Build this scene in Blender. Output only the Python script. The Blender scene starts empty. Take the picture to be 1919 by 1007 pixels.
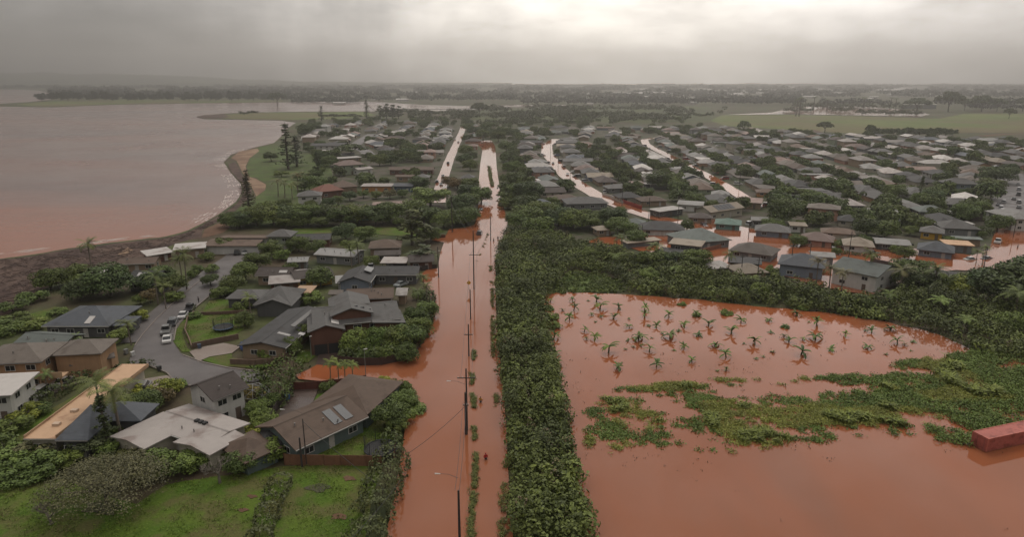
import bpy, bmesh, math, random
import numpy as np
from mathutils import Vector, Matrix, noise as mnoise
from mathutils.geometry import tessellate_polygon
R = math.radians
sc = bpy.context.scene
COL = sc.collection
rnd = random.Random(7)
rng = np.random.default_rng(7)

# ------------------------------------------------------------------ camera
CAM_H = 55.0
PITCH = R(15.47)
F = 800.0                                    # focal length in photo pixels (photo is 1200 x 595)
cam_d = bpy.data.cameras.new('camera')
cam = bpy.data.objects.new('camera', cam_d); COL.objects.link(cam)
cam.location = (0, 0, CAM_H); cam.rotation_euler = (R(90) - PITCH, 0, 0)
cam_d.sensor_width = 36.0; cam_d.lens = 24.0; cam_d.clip_start = 1.0; cam_d.clip_end = 40000.0
sc.camera = cam

def P(x, y, z=0.0):
    """the point at height z that stands at photo pixel (x, y)"""
    u = (x - 600) / F; v = (y - 297.5) / F
    dy = math.cos(PITCH) - v * math.sin(PITCH); dz = -math.sin(PITCH) - v * math.cos(PITCH)
    s = (z - CAM_H) / dz
    return Vector((u * s, dy * s, z))

def depth_of(x, y): return P(x, y).y

def z_at(Y, y):
    v = (y - 297.5) / F
    dy = math.cos(PITCH) - v * math.sin(PITCH); dz = -math.sin(PITCH) - v * math.cos(PITCH)
    return CAM_H + Y * dz / dy

def to_px(p):
    d = Vector(p) - Vector((0, 0, CAM_H))
    fwd = d.y * math.cos(PITCH) - d.z * math.sin(PITCH)
    up = d.y * math.sin(PITCH) + d.z * math.cos(PITCH)
    if fwd < 1: return (-9999, -9999)
    return (600 + F * d.x / fwd, 297.5 - F * up / fwd)

# ------------------------------------------------------------------ render settings
sc.render.engine = 'CYCLES'
sc.cycles.use_denoising = True
sc.cycles.max_bounces = 5; sc.cycles.diffuse_bounces = 2; sc.cycles.glossy_bounces = 3
sc.cycles.transparent_max_bounces = 8; sc.cycles.volume_bounces = 0
sc.cycles.sample_clamp_indirect = 4.0
sc.view_settings.view_transform = 'Standard'; sc.view_settings.look = 'None'
sc.view_settings.exposure = 0.0; sc.view_settings.gamma = 1.0

# ------------------------------------------------------------------ node helper
class NT:
    def __init__(self, tree): self.t = tree; self.t.nodes.clear()
    def n(self, typ, props=None, **ins):
        nd = self.t.nodes.new(typ)
        for k, v in (props or {}).items(): setattr(nd, k, v)
        for k, v in ins.items():
            key = int(k[1:]) if k[0] == 'i' and k[1:].isdigit() else k.replace('_', ' ')
            self.set(nd.inputs[key], v)
        return nd
    def set(self, sock, v):
        if isinstance(v, bpy.types.NodeSocket): self.t.links.new(v, sock)
        else:
            if hasattr(v, '__len__') and len(v) == 3 and sock.type == 'RGBA': v = (*v, 1)
            sock.default_value = v
    def math(self, op, a, b=None, c=None, clamp=False):
        nd = self.t.nodes.new('ShaderNodeMath'); nd.operation = op; nd.use_clamp = clamp
        self.set(nd.inputs[0], a)
        if b is not None: self.set(nd.inputs[1], b)
        if c is not None: self.set(nd.inputs[2], c)
        return nd.outputs[0]
    def mix(self, f, a, b, mode='MIX'):
        nd = self.t.nodes.new('ShaderNodeMix'); nd.data_type = 'RGBA'; nd.blend_type = mode
        self.set(nd.inputs[0], f); self.set(nd.inputs[6], a); self.set(nd.inputs[7], b)
        return nd.outputs[2]
    def noise(self, vec, scale, detail=3.0, rough=0.55, out='Fac'):
        nd = self.n('ShaderNodeTexNoise', None, Scale=scale, Detail=detail, Roughness=rough)
        self.t.links.new(vec, nd.inputs['Vector'])
        return nd.outputs[out]
    def ramp(self, f, lo, hi, a=0.0, b=1.0):
        nd = self.n('ShaderNodeMapRange', {'interpolation_type': 'SMOOTHSTEP'})
        self.set(nd.inputs[0], f)
        for i, v in enumerate((lo, hi, a, b)): nd.inputs[i + 1].default_value = v
        return nd.outputs[0]
    def gauss(self, x, mu, sig):
        d = self.math('DIVIDE', self.math('SUBTRACT', x, mu), sig)
        return self.math('EXPONENT', self.math('MULTIPLY', self.math('MULTIPLY', d, d), -1.0))

# ------------------------------------------------------------------ world: overcast sky, brightest low ahead where the sun sits behind rain cloud
SUN_EL, SUN_AZ = R(54), R(9)                # azimuth measured from +Y towards +X
w = bpy.data.worlds.new('World'); sc.world = w; w.use_nodes = True
N = NT(w.node_tree)
sky = N.n('ShaderNodeTexSky', {'sky_type': 'NISHITA', 'sun_disc': False, 'sun_elevation': SUN_EL, 'sun_rotation': SUN_AZ})
tc = N.n('ShaderNodeTexCoord')
sep = N.n('ShaderNodeSeparateXYZ'); N.t.links.new(tc.outputs['Generated'], sep.inputs[0])
az = N.math('ARCTAN2', sep.outputs[0], sep.outputs[1])
el = N.math('ARCSINE', sep.outputs[2])
cmb = N.n('ShaderNodeCombineXYZ'); N.set(cmb.inputs[0], N.math('MULTIPLY', az, 5.0)); N.set(cmb.inputs[1], N.math('MULTIPLY', el, 2.0))
streak = N.noise(cmb.outputs[0], 1.6, 4.0)
cmb2 = N.n('ShaderNodeCombineXYZ'); N.set(cmb2.inputs[0], N.math('MULTIPLY', az, 3.0)); N.set(cmb2.inputs[1], N.math('MULTIPLY', el, 9.0))
cl = N.noise(cmb2.outputs[0], 1.7, 6.0, 0.6)
azw = N.math('ADD', az, N.math('MULTIPLY', N.math('SUBTRACT', streak, 0.5), 0.5))
glow = N.math('MULTIPLY', N.gauss(azw, 0.09, 0.27), N.gauss(el, 0.02, 0.22))
side = N.math('MULTIPLY', N.gauss(azw, 0.50, 0.42), N.gauss(el, 0.05, 0.35))
wide = N.math('MULTIPLY', N.gauss(azw, 0.24, 0.6), N.gauss(el, 0.24, 0.30))
val = N.math('ADD', N.math('ADD', 0.150, N.math('MULTIPLY', side, 0.50)), N.math('MULTIPLY', glow, 0.93))
val = N.math('ADD', val, N.math('MULTIPLY', wide, 0.98))
val = N.math('ADD', val, N.ramp(el, 0.14, 0.9, 0.0, 0.86))
val = N.math('MULTIPLY', val, N.math('ADD', 0.60, N.math('MULTIPLY', N.ramp(cl, 0.20, 0.80), 0.80)))
warm = N.mix(N.math('MULTIPLY', glow, 1.0, clamp=True), (1.0, 0.94, 0.89), (1.0, 0.935, 0.845))
cloud = N.n('ShaderNodeVectorMath', {'operation': 'SCALE'})
N.t.links.new(warm, cloud.inputs[0]); N.set(cloud.inputs['Scale'], N.math('MULTIPLY', val, 10.0))
skymix = N.mix(0.93, sky.outputs[0], cloud.outputs[0])
bg = N.n('ShaderNodeBackground', None, Strength=0.1); N.t.links.new(skymix, bg.inputs[0])
out = N.n('ShaderNodeOutputWorld'); N.t.links.new(bg.outputs[0], out.inputs[0])

sd = bpy.data.lights.new('sun', 'SUN'); sd.energy = 1.0; sd.angle = R(26); sd.color = (1.0, 0.95, 0.87)
sun = bpy.data.objects.new('sun', sd); COL.objects.link(sun)
sdir = Vector((math.sin(SUN_AZ) * math.cos(SUN_EL), math.cos(SUN_AZ) * math.cos(SUN_EL), math.sin(SUN_EL)))
sun.rotation_euler = sdir.to_track_quat('Z', 'Y').to_euler(); sun.location = (0, 0, 120)

# ------------------------------------------------------------------ materials
MATS = {}
def material(name):
    m = bpy.data.materials.new(name); m.use_nodes = True
    n = NT(m.node_tree)
    b = n.n('ShaderNodeBsdfPrincipled'); o = n.n('ShaderNodeOutputMaterial'); n.t.links.new(b.outputs[0], o.inputs[0])
    MATS[name] = m
    return n, b
def pos(n): return n.n('ShaderNodeNewGeometry').outputs['Position']
def stretch(n, vec, s):
    mp = n.n('ShaderNodeMapping'); n.t.links.new(vec, mp.inputs[0]); mp.inputs['Scale'].default_value = s
    return mp.outputs[0]
def bump(n, b, h, strength, dist=0.1):
    bp = n.n('ShaderNodeBump', None, Strength=strength, Distance=dist); n.set(bp.inputs['Height'], h)
    n.t.links.new(bp.outputs[0], b.inputs['Normal'])

def m_noise(name, c1, c2, scale, c3=None, scale3=0.02, rough=0.9, fine=None, bumps=0.0, lo=0.35, hi=0.65):
    n, b = material(name); p = pos(n)
    c = n.mix(n.ramp(n.noise(p, scale, 5.0), lo, hi), c1, c2)
    if c3: c = n.mix(n.ramp(n.noise(p, scale3, 4.0), 0.42, 0.62), c, c3)
    if fine:
        c = n.mix(1.0, c, n.mix(n.noise(p, fine, 4.0, 0.7), (0.55, 0.55, 0.55), (1.5, 1.5, 1.5)), 'MULTIPLY')
    n.set(b.inputs['Base Color'], c); b.inputs['Roughness'].default_value = rough; b.inputs['Specular IOR Level'].default_value = 0.25
    if bumps: bump(n, b, n.noise(p, fine or scale, 4.0), bumps, 0.3)
    return MATS[name]

m_noise('ground', (0.036, 0.046, 0.018), (0.075, 0.085, 0.03), 0.09, (0.07, 0.052, 0.032), 0.03, fine=1.3)
m_noise('field_grass', (0.085, 0.120, 0.026), (0.13, 0.150, 0.042), 0.012, (0.12, 0.10, 0.045), 0.006, fine=0.08)
m_noise('scrub_field', (0.05, 0.066, 0.02), (0.085, 0.10, 0.03), 0.02, (0.05, 0.055, 0.025), 0.01, fine=0.1)
m_noise('lawn_grass', (0.052, 0.098, 0.007), (0.080, 0.122, 0.013), 0.16, (0.088, 0.088, 0.026), 0.22, fine=3.0, bumps=0.4)
m_noise('bank_grass', (0.052, 0.085, 0.018), (0.08, 0.11, 0.028), 0.15, (0.06, 0.07, 0.025), 0.08, fine=1.5, bumps=0.5)
m_noise('bare_soil', (0.10, 0.055, 0.032), (0.14, 0.08, 0.05), 0.3, fine=2.0)
m_noise('beach_debris', (0.040, 0.024, 0.020), (0.075, 0.047, 0.038), 0.25, (0.10, 0.065, 0.05), 0.10, fine=1.6, bumps=0.9)
m_noise('sand', (0.27, 0.185, 0.12), (0.20, 0.13, 0.085), 0.12, (0.15, 0.09, 0.06), 0.07, fine=0.9)
m_noise('hill_grass', (0.05, 0.06, 0.035), (0.10, 0.12, 0.05), 0.0022, (0.045, 0.05, 0.035), 0.0016, fine=0.01)
m_noise('yard', (0.030, 0.042, 0.013), (0.055, 0.058, 0.026), 0.13, (0.085, 0.072, 0.056), 0.09, fine=0.5, lo=.4, hi=.6)
m_noise('leaf_soil', (0.012, 0.018, 0.008), (0.02, 0.026, 0.012), 0.3)

def m_asphalt(name, c1, c2, rough):
    n, b = material(name); p = pos(n)
    c = n.mix(n.ramp(n.noise(p, 0.10, 5.0), 0.35, 0.7), c1, c2)
    c = n.mix(1.0, c, n.mix(n.noise(p, 6.0, 3.0), (0.8, 0.8, 0.8), (1.2, 1.2, 1.2)), 'MULTIPLY')
    n.set(b.inputs['Base Color'], c)
    n.set(b.inputs['Roughness'], n.ramp(n.noise(p, 0.15, 4.0), 0.3, 0.7, rough, rough + 0.3))
m_asphalt('asphalt', (0.075, 0.066, 0.064), (0.105, 0.092, 0.088), 0.45)
m_asphalt('wet_drive', (0.045, 0.030, 0.024), (0.075, 0.05, 0.04), 0.22)
m_asphalt('concrete', (0.19, 0.15, 0.125), (0.24, 0.20, 0.17), 0.6)

def m_water(name, c1, c2, scale, rough, ripple, rscale, c3=None, scale3=0.006, st=(1, 1, 1)):
    n, b = material(name); p = pos(n)
    sp = stretch(n, p, st)
    c = n.mix(n.ramp(n.noise(sp, scale, 4.0), 0.32, 0.68), c1, c2)
    if c3: c = n.mix(n.ramp(n.noise(sp, scale3, 5.0), 0.4, 0.62), c, c3)
    n.set(b.inputs['Base Color'], c)
    b.inputs['IOR'].default_value = 1.33
    n.set(b.inputs['Roughness'], n.ramp(n.noise(p, scale * 2.3, 3.0), 0.35, 0.7, rough, rough * 1.8))
    h = n.math('ADD', n.noise(p, rscale, 3.0, 0.6), n.math('MULTIPLY', n.noise(sp, rscale * 0.23, 3.0), 1.5))
    bump(n, b, h, ripple, 0.12)
    return n, b
m_water('flood_water', (0.262, 0.090, 0.040), (0.205, 0.082, 0.044), 0.030, 0.03, 0.05, 1.1, (0.285, 0.086, 0.033), 0.016, (1.0, 0.28, 1))
m_water('lagoon_water', (0.23, 0.13, 0.10), (0.26, 0.15, 0.11), 0.01, 0.08, 0.15, 0.5)
n, b = m_water('sea_water', (0.190, 0.120, 0.100), (0.158, 0.112, 0.101), 0.006, 0.16, 0.55, 0.30, (0.205, 0.120, 0.096), 0.0045, (0.45, 1.3, 1))
# sediment plume along the shore: redder close to the beach
p = pos(n); sx = n.n('ShaderNodeSeparateXYZ'); n.t.links.new(p, sx.inputs[0])
dist = n.math('ADD', n.math('ADD', sx.outputs[1], n.math('MULTIPLY', sx.outputs[0], 0.35)), n.math('MULTIPLY', n.noise(stretch(n, p, (0.4, 1.2, 1)), 0.02, 4.0), 90.0))
plume = n.ramp(dist, 215.0, 330.0, 1.0, 0.0)
old = b.inputs['Base Color'].links[0].from_socket
n.set(b.inputs['Base Color'], n.mix(n.math('MULTIPLY', plume, 0.85), old, (0.30, 0.125, 0.075)))

def m_color(name, rough=0.8, nscale=2.0, amt=0.25, streak=None, stain=None, spec=0.3, metal=0.0, coat=0.0, stain_scale=0.35):
    """paint, roofing or render: the object's own colour with weathering"""
    n, b = material(name); p = pos(n)
    oi = n.n('ShaderNodeObjectInfo')
    c = oi.outputs['Color']
    c = n.mix(1.0, c, n.mix(n.noise(p, nscale, 5.0, 0.65), (1 - amt,) * 3, (1 + amt,) * 3), 'MULTIPLY')
    if streak:
        tcn = n.n('ShaderNodeTexCoord')
        s = n.noise(stretch(n, tcn.outputs['Object'], streak), 1.0, 3.0)
        c = n.mix(1.0, c, n.mix(s, (0.72,) * 3, (1.25,) * 3), 'MULTIPLY')
    if stain:
        c = n.mix(n.ramp(n.noise(p, stain_scale, 5.0, 0.6), 0.50, 0.66, 0.0, 0.8), c, n.mix(1.0, c, stain, 'MULTIPLY'))
    n.set(b.inputs['Base Color'], c); b.inputs['Roughness'].default_value = rough
    b.inputs['Specular IOR Level'].default_value = spec; b.inputs['Metallic'].default_value = metal
    b.inputs['Coat Weight'].default_value = coat
    return MATS[name]
m_color('shingle', 0.72, 0.9, 0.24, (0.5, 6.0, 3.0), (0.66, 0.62, 0.58), 0.35)
m_color('membrane', 0.6, 0.6, 0.15, None, (0.60, 0.52, 0.50), 0.3, stain_scale=0.22)
m_color('metal_roof', 0.4, 0.5, 0.15, (3.0, 0.2, 0.2), (0.8, 0.75, 0.7), 0.5)
m_color('wall_paint', 0.8, 0.6, 0.14, (1.2, 1.2, 0.15))
m_color('trim_paint', 0.6, 1.0, 0.08)
m_color('timber', 0.85, 1.5, 0.3, (6.0, 6.0, 0.4))
m_color('car_paint', 0.25, 0.7, 0.05, None, None, 0.5, 0.0, 0.6)
m_color('bark', 0.95, 3.0, 0.35, (4.0, 4.0, 0.6))
m_color('cloth', 0.9, 4.0, 0.12)
m_color('skin', 0.6, 4.0, 0.05)
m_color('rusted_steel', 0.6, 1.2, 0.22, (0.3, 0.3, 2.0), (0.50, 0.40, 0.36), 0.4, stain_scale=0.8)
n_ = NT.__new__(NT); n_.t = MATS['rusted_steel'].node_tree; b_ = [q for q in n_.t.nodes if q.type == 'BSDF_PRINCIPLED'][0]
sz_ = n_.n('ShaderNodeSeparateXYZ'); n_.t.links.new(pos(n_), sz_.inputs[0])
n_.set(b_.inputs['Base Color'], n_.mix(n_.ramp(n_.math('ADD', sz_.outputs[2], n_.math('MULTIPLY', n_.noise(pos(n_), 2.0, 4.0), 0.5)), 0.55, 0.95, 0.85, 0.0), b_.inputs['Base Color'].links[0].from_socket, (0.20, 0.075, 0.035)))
def m_plain(name, c, rough, spec=0.5, metal=0.0):
    n, b = material(name); n.set(b.inputs['Base Color'], n.mix(n.noise(pos(n), 3.0), [x * 0.85 for x in c], [x * 1.15 for x in c]))
    b.inputs['Roughness'].default_value = rough; b.inputs['Specular IOR Level'].default_value = spec; b.inputs['Metallic'].default_value = metal
m_plain('window_glass', (0.022, 0.025, 0.028), 0.08)
m_plain('solar_glass', (0.035, 0.037, 0.042), 0.35, 0.3)
m_plain('rubber', (0.02, 0.02, 0.02), 0.8)
m_plain('cable', (0.03, 0.03, 0.03), 0.7)
m_plain('lamp_white', (0.55, 0.55, 0.52), 0.5)
m_plain('foam', (0.50, 0.42, 0.38), 0.6)

def m_leaf(name, rough=0.62, objcol=True, spread=0.9):
    n, b = material(name)
    oi = n.n('ShaderNodeObjectInfo')
    at = n.n('ShaderNodeAttribute', {'attribute_name': 'tint'})
    lo = 1.0 - spread * 0.5; hi = 1.0 + spread * 0.6
    c = n.mix(at.outputs['Fac'], (lo * 0.98, lo, lo * 1.05), (hi * 1.08, hi * 1.02, hi * 0.8))
    c = n.mix(1.0, oi.outputs['Color'], c, 'MULTIPLY')
    n.set(b.inputs['Base Color'], c); b.inputs['Roughness'].default_value = rough; b.inputs['Specular IOR Level'].default_value = 0.28
m_leaf('leaf'); m_leaf('grass_blade', 0.7, spread=1.1)

# ------------------------------------------------------------------ object helpers
LABELLED = []
def setp(o, label=None, cat=None, group=None, kind=None):
    if label: o['label'] = label
    if cat: o['category'] = cat
    if group: o['group'] = group
    if kind: o['kind'] = kind
    return o
def empty(name, loc, rz=0.0, label=None, cat=None, group=None, scale=None):
    o = bpy.data.objects.new(name, None); COL.objects.link(o)
    o.location = loc; o.rotation_euler = (0, 0, rz); o.empty_display_size = 0.5
    if scale is not None: o.scale = scale
    setp(o, label, cat, group); return o
def link(name, me, parent=None, color=None, loc=None, rot=None, scale=None):
    o = bpy.data.objects.new(name, me); COL.objects.link(o)
    if parent: o.parent = parent
    if color is not None: o.color = (*color, 1.0) if len(color) == 3 else color
    if loc is not None: o.location = loc
    if rot is not None: o.rotation_euler = rot
    if scale is not None: o.scale = scale
    return o
def copy_tree(o, parent=None):
    c = o.copy(); COL.objects.link(c)
    if parent: c.parent = parent
    for ch in o.children: copy_tree(ch, c)
    return c
def bin_proto(o):
    for ch in list(o.children): bin_proto(ch)
    bpy.data.objects.remove(o)

class MB:
    """collects shapes and makes them ONE mesh"""
    def __init__(self): self.v = []; self.f = []; self.M = Matrix()
    def add(self, vs, fs):
        k = len(self.v); self.v += [tuple(self.M @ Vector(p)) for p in vs]; self.f += [tuple(k + i for i in f) for f in fs]; return self
    def box(self, x0, x1, y0, y1, z0, z1):
        return self.add([(x0, y0, z0), (x1, y0, z0), (x1, y1, z0), (x0, y1, z0), (x0, y0, z1), (x1, y0, z1), (x1, y1, z1), (x0, y1, z1)],
                        [(0, 3, 2, 1), (4, 5, 6, 7), (0, 1, 5, 4), (1, 2, 6, 5), (2, 3, 7, 6), (3, 0, 4, 7)])
    def prism(self, poly, x0, x1):
        """poly in (y,z) extruded along x"""
        k = len(poly)
        vs = [(x0, y, z) for y, z in poly] + [(x1, y, z) for y, z in poly]
        fs = [tuple(range(k))[::-1], tuple(range(k, 2 * k))] + [(i, (i + 1) % k, k + (i + 1) % k, k + i) for i in range(k)]
        return self.add(vs, fs)
    def tube(self, pts, rad, seg=6):
        pts = [Vector(p) for p in pts]; rings = []
        k0 = len(self.v)
        for i, p in enumerate(pts):
            d = (pts[min(i + 1, len(pts) - 1)] - pts[max(i - 1, 0)])
            if d.length < 1e-6: d = Vector((0, 0, 1))
            d.normalize()
            a = d.orthogonal().normalized() if abs(d.z) < 0.99 else Vector((1, 0, 0))
            a = (a - d * a.dot(d)).normalized(); b_ = d.cross(a)
            r = rad[i] if hasattr(rad, '__len__') else rad
            for s in range(seg):
                t = 2 * math.pi * s / seg
                self.v.append(tuple(self.M @ (p + a * (r * math.cos(t)) + b_ * (r * math.sin(t)))))
        for i in range(len(pts) - 1):
            for s in range(seg):
                q = k0 + i * seg; s2 = (s + 1) % seg
                self.f.append((q + s, q + s2, q + seg + s2, q + seg + s))
        self.f.append(tuple(k0 + s for s in range(seg))[::-1]); e = k0 + (len(pts) - 1) * seg
        self.f.append(tuple(e + s for s in range(seg)))
        return self
    def mesh(self, name, mat):
        me = bpy.data.meshes.new(name); me.from_pydata(self.v, [], self.f); me.materials.append(MATS[mat]); me.update(); return me
    def build(self, name, mat, parent=None, color=None, bevel=0.0, **k):
        me = self.mesh(name, mat)
        if bevel:
            bm = bmesh.new(); bm.from_mesh(me)
            bmesh.ops.bevel(bm, geom=bm.edges[:], offset=bevel, segments=2, profile=0.6, affect='EDGES')
            bm.to_mesh(me); bm.free()
        return link(name, me, parent, color, **k)

# ------------------------------------------------------------------ setting: sheets
def roughen(px, step=14.0, amp=1.6, seed=0):
    out = []
    k = len(px)
    for i in range(k):
        a = Vector((*px[i], 0)); b_ = Vector((*px[(i + 1) % k], 0)); d = (b_ - a)
        m = max(1, int(d.length / step))
        for j in range(m):
            q = a + d * (j / m)
            if amp and -20 < q.x < 1220 and q.y < 640:
                nz = mnoise.noise_vector((q.x * 0.11 + seed, q.y * 0.19, seed * 1.7)) * amp
                nz += mnoise.noise_vector((q.x * 0.4 + seed, q.y * 0.6, seed * 3.1)) * amp * 0.5
                yy = max(0.12, min(1.0, (q.y - 76) / 250.0))
                q = q + Vector((nz.x * yy ** 0.5, nz.y * yy * 0.7, 0))
            out.append((q.x, q.y))
    return out
def sheet_w(name, pts, z, mat, kind='structure', label=None, skirt=None):
    vs = [Vector((p[0], p[1], z)) for p in pts]
    tris = tessellate_polygon([vs])
    V = [tuple(v) for v in vs]; Fc = [tuple(t) for t in tris]
    area = sum(vs[i].x * vs[(i + 1) % len(vs)].y - vs[(i + 1) % len(vs)].x * vs[i].y for i in range(len(vs)))
    Fc2 = []
    for t in Fc:
        a, b_, c = (vs[i] for i in t)
        Fc2.append(t if (b_ - a).cross(c - a).z > 0 else t[::-1])
    if skirt:
        k = len(V); s = 1 if area > 0 else -1
        for i in range(k):
            d = (vs[(i + 1) % k] - vs[i - 1]); d.normalize()
            nrm = Vector((d.y, -d.x, 0)) * s
            V.append(tuple(vs[i] + nrm * skirt[0] + Vector((0, 0, -skirt[1]))))
        for i in range(k):
            j = (i + 1) % k
            Fc2.append((i, k + i, k + j, j) if s > 0 else (i, j, k + j, k + i))
    me = bpy.data.meshes.new(name); me.from_pydata(V, [], Fc2); me.materials.append(MATS[mat]); me.update()
    o = link(name, me); setp(o, label or name.replace('_', ' ') + ' seen from above', None, None, kind); return o
def sheet(name, px, z, mat, step=14.0, amp=1.6, kind='structure', label=None, seed=None, skirt=None):
    pp = roughen(px, step, amp, seed if seed is not None else len(bpy.data.meshes) * 0.37)
    return sheet_w(name, [P(x, y) for x, y in pp], z, mat, kind, label, skirt)
def inside(pt, poly):
    x, y = pt; c = False; k = len(poly)
    for i in range(k):
        x1, y1 = poly[i]; x2, y2 = poly[i - 1]
        if (y1 > y) != (y2 > y) and x < (x2 - x1) * (y - y1) / (y2 - y1) + x1: c = not c
    return c
def strip(pxline, width, z, mat, name, label, kind='structure', world=False, taper=None):
    pts = [Vector(p) if world else P(*p) for p in pxline]
    # densify
    dd = []
    for i in range(len(pts) - 1):
        m = max(1, int((pts[i + 1] - pts[i]).length / 8))
        dd += [pts[i].lerp(pts[i + 1], j / m) for j in range(m)]
    dd.append(pts[-1]); L, Rr = [], []
    for i, p_ in enumerate(dd):
        d = (dd[min(i + 1, len(dd) - 1)] - dd[max(i - 1, 0)]); d.normalize(); nn = Vector((-d.y, d.x, 0))
        wv = width * (1 + 0.10 * mnoise.noise((p_.x * 0.05, p_.y * 0.05, 3.3)))
        L.append(p_ + nn * wv / 2); Rr.append(p_ - nn * wv / 2)
    V = [(v.x, v.y, z) for v in L + Rr]; k = len(L)
    Fc = [(k + i, k + i + 1, i + 1, i) for i in range(k - 1)]
    me = bpy.data.meshes.new(name); me.from_pydata(V, [], Fc); me.materials.append(MATS[mat]); me.update()
    o = link(name, me); setp(o, label, None, None, kind); return o, dd

# sea under everything, land as one sheet to the horizon
sheet_w('sea', [(-6700, -1100), (6700, -1100), (6700, 7500), (-6700, 7500)], -0.4, 'sea_water', label='muddy pinkish bay water under grey sky')
COAST = [(-90, 294), (-40, 290), (0, 286), (40, 281), (80, 274), (130, 267), (165, 263), (195, 260), (222, 252), (240, 243), (262, 231), (279, 218), (287, 206), (284, 197),
         (272, 184), (264, 172), (272, 163), (300, 155), (322, 150), (332, 141), (340, 131), (348, 126), (330, 123.4), (285, 122.6), (240, 121.8), (231, 119.4), (240, 117.5),
         (262, 115.6), (300, 114.2), (360, 113.4), (430, 113.0), (470, 112.2), (520, 112.4), (560, 110.4), (600, 108.2), (640, 107.6), (600, 106.6), (560, 106.6), (500, 105.4), (430, 101.0), (330, 102.2),
         (240, 103.2), (150, 104.6), (60, 108.0), (20, 107.4), (-30, 106.4), (0, 104.2), (40, 101.6), (62, 99.0), (60, 92), (45, 88.5), (0, 86.6), (-80, 86.2)]
cpx = roughen(COAST + [(-200, 86.2)], 10.0, 1.3, 2.0)
cw = [P(x, y) for x, y in cpx if y > 80]
cw = [v for v in cw][:-1]
ring = [(-900, -400), (-700, 60), (-330, 175)] + [(v.x, v.y) for v in cw] + [(-6600, 4700), (-6600, 7400), (6600, 7400), (6600, -1000), (-900, -1000)]
sheet_w('ground', ring, 0.0, 'ground', label='grassy coastal land reaching to the hazy hills', skirt=(4.0, 1.6))

# low hills at the back of the plain
def hills():
    nx, ny = 90, 38; V = []; Fc = []
    for j in range(ny):
        y = 4300 + j * 82
        for i in range(nx):
            x = -6500 + i * 145
            t = (y - 4300) / 3030
            fall = max(0.0, min(1.0, (-600 - x) / 4200))
            h = 150 * (max(0, t) ** 1.15) * (0.10 + 0.90 * fall) * (0.8 + 0.35 * mnoise.noise((x * 0.0006, y * 0.0006, 1.2)))
            h += 14 * mnoise.noise((x * 0.003, y * 0.003, 4.0)) * min(1, t * 6)
            V.append((x, y, h + 0.05 if j else -2.0))
    for j in range(ny - 1):
        for i in range(nx - 1):
            a = j * nx + i; Fc.append((a, a + 1, a + nx + 1, a + nx))
    me = bpy.data.meshes.new('hills'); me.from_pydata(V, [], Fc); me.materials.append(MATS['hill_grass']); me.update()
    for p_ in me.polygons: p_.use_smooth = True
    o = link('hills', me); setp(o, 'long low green hills fading into rain haze', None, None, 'structure')
hills()

# beach, sand, foam
sheet('beach', [(-60, 352), (-60, 291), (0, 287), (40, 282.5), (80, 276), (130, 269), (165, 265), (195, 262), (222, 254), (240, 245.5), (262, 233), (279, 220), (286.5, 206), (283, 197), (273, 186), (267, 175), (276, 172), (282, 184), (290, 196), (296, 207),
      (290, 217), (276, 229), (255, 243), (238, 252), (236, 262), (206, 268), (178, 280), (152, 290), (120, 297), (95, 303), (60, 318), (30, 335), (8, 352)], 0.05, 'beach_debris', label='dark debris covered beach along the muddy bay')
sheet('sand_bank', [(277, 171), (270, 168), (280, 160), (302, 156.5), (304, 160), (292, 168), (288, 178), (292, 190), (300, 192), (312, 199), (311, 206), (300, 213), (297, 207), (291, 196), (284, 184)], 0.09, 'sand', label='pale sand strip behind the dark wrack line')
sheet('orange_shore', [(236, 262), (240, 252), (256, 245), (268, 244), (270, 250), (262, 255), (250, 259)], 0.09, 'bare_soil', label='orange mud at the beach corner')
sheet('shore_path', [(138, 281), (150, 273), (156, 276), (146, 283)], 0.09, 'sand', label='small pale sand patch beside the debris beach')
def foam_line(px, width, name, label):
    pts = [P(x, y, -0.4) for x, y in px]; V = []; Fc = []
    n_ = 0
    for i in range(len(pts) - 1):
        d = pts[i + 1] - pts[i]; m = max(1, int(d.length / 1.2)); dn = d.normalized(); nn = Vector((-dn.y, dn.x, 0))
        for j in range(m):
            q = pts[i].lerp(pts[i + 1], j / m)
            if mnoise.noise((q.x * 0.12, q.y * 0.12, 7)) < -0.05: continue
            for _ in range(4):
                c = q + nn * rnd.uniform(-width, width) + dn * rnd.uniform(-1, 1); a = rnd.uniform(0.8, 3.6); b_ = rnd.uniform(0.08, 0.26)
                k = len(V); pl = [(c + dn * a * math.cos(t) * rnd.uniform(.6, 1.2) + nn * b_ * math.sin(t) * rnd.uniform(.6, 1.2)) for t in [0, 1.05, 2.1, 3.14, 4.2, 5.2]]
                V += [(v.x, v.y, -0.385 + 0.004 * (n_ % 6)) for v in pl]; Fc.append(tuple(range(k, k + 6))); n_ += 1
    me = bpy.data.meshes.new(name); me.from_pydata(V, [], Fc); me.materials.append(MATS['foam']); me.update()
    setp(link(name, me), label, None, None, 'stuff')
foam_line([(232, 243), (255, 231), (270, 220), (278, 208), (275, 197), (262, 180), (258, 168), (270, 161), (300, 154)], 4.5, 'surf_foam', 'broken white foam along the curved beach edge')
foam_line([(0, 280), (40, 276), (90, 270), (130, 264), (180, 259)], 2.0, 'wave_foam', 'thin foam line off the debris beach')
foam_line([(76, 158), (86, 157.4)], 2.5, 'breaking_wave', 'small white breaking wave out in the bay')

sheet('rock_point', [(230, 119.6), (238, 117.6), (262, 116.6), (268, 119), (262, 121.4), (240, 121.6)], 0.30, 'beach_debris', 6, .4, label='dark rocks at the tip of the green spit')
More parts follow.
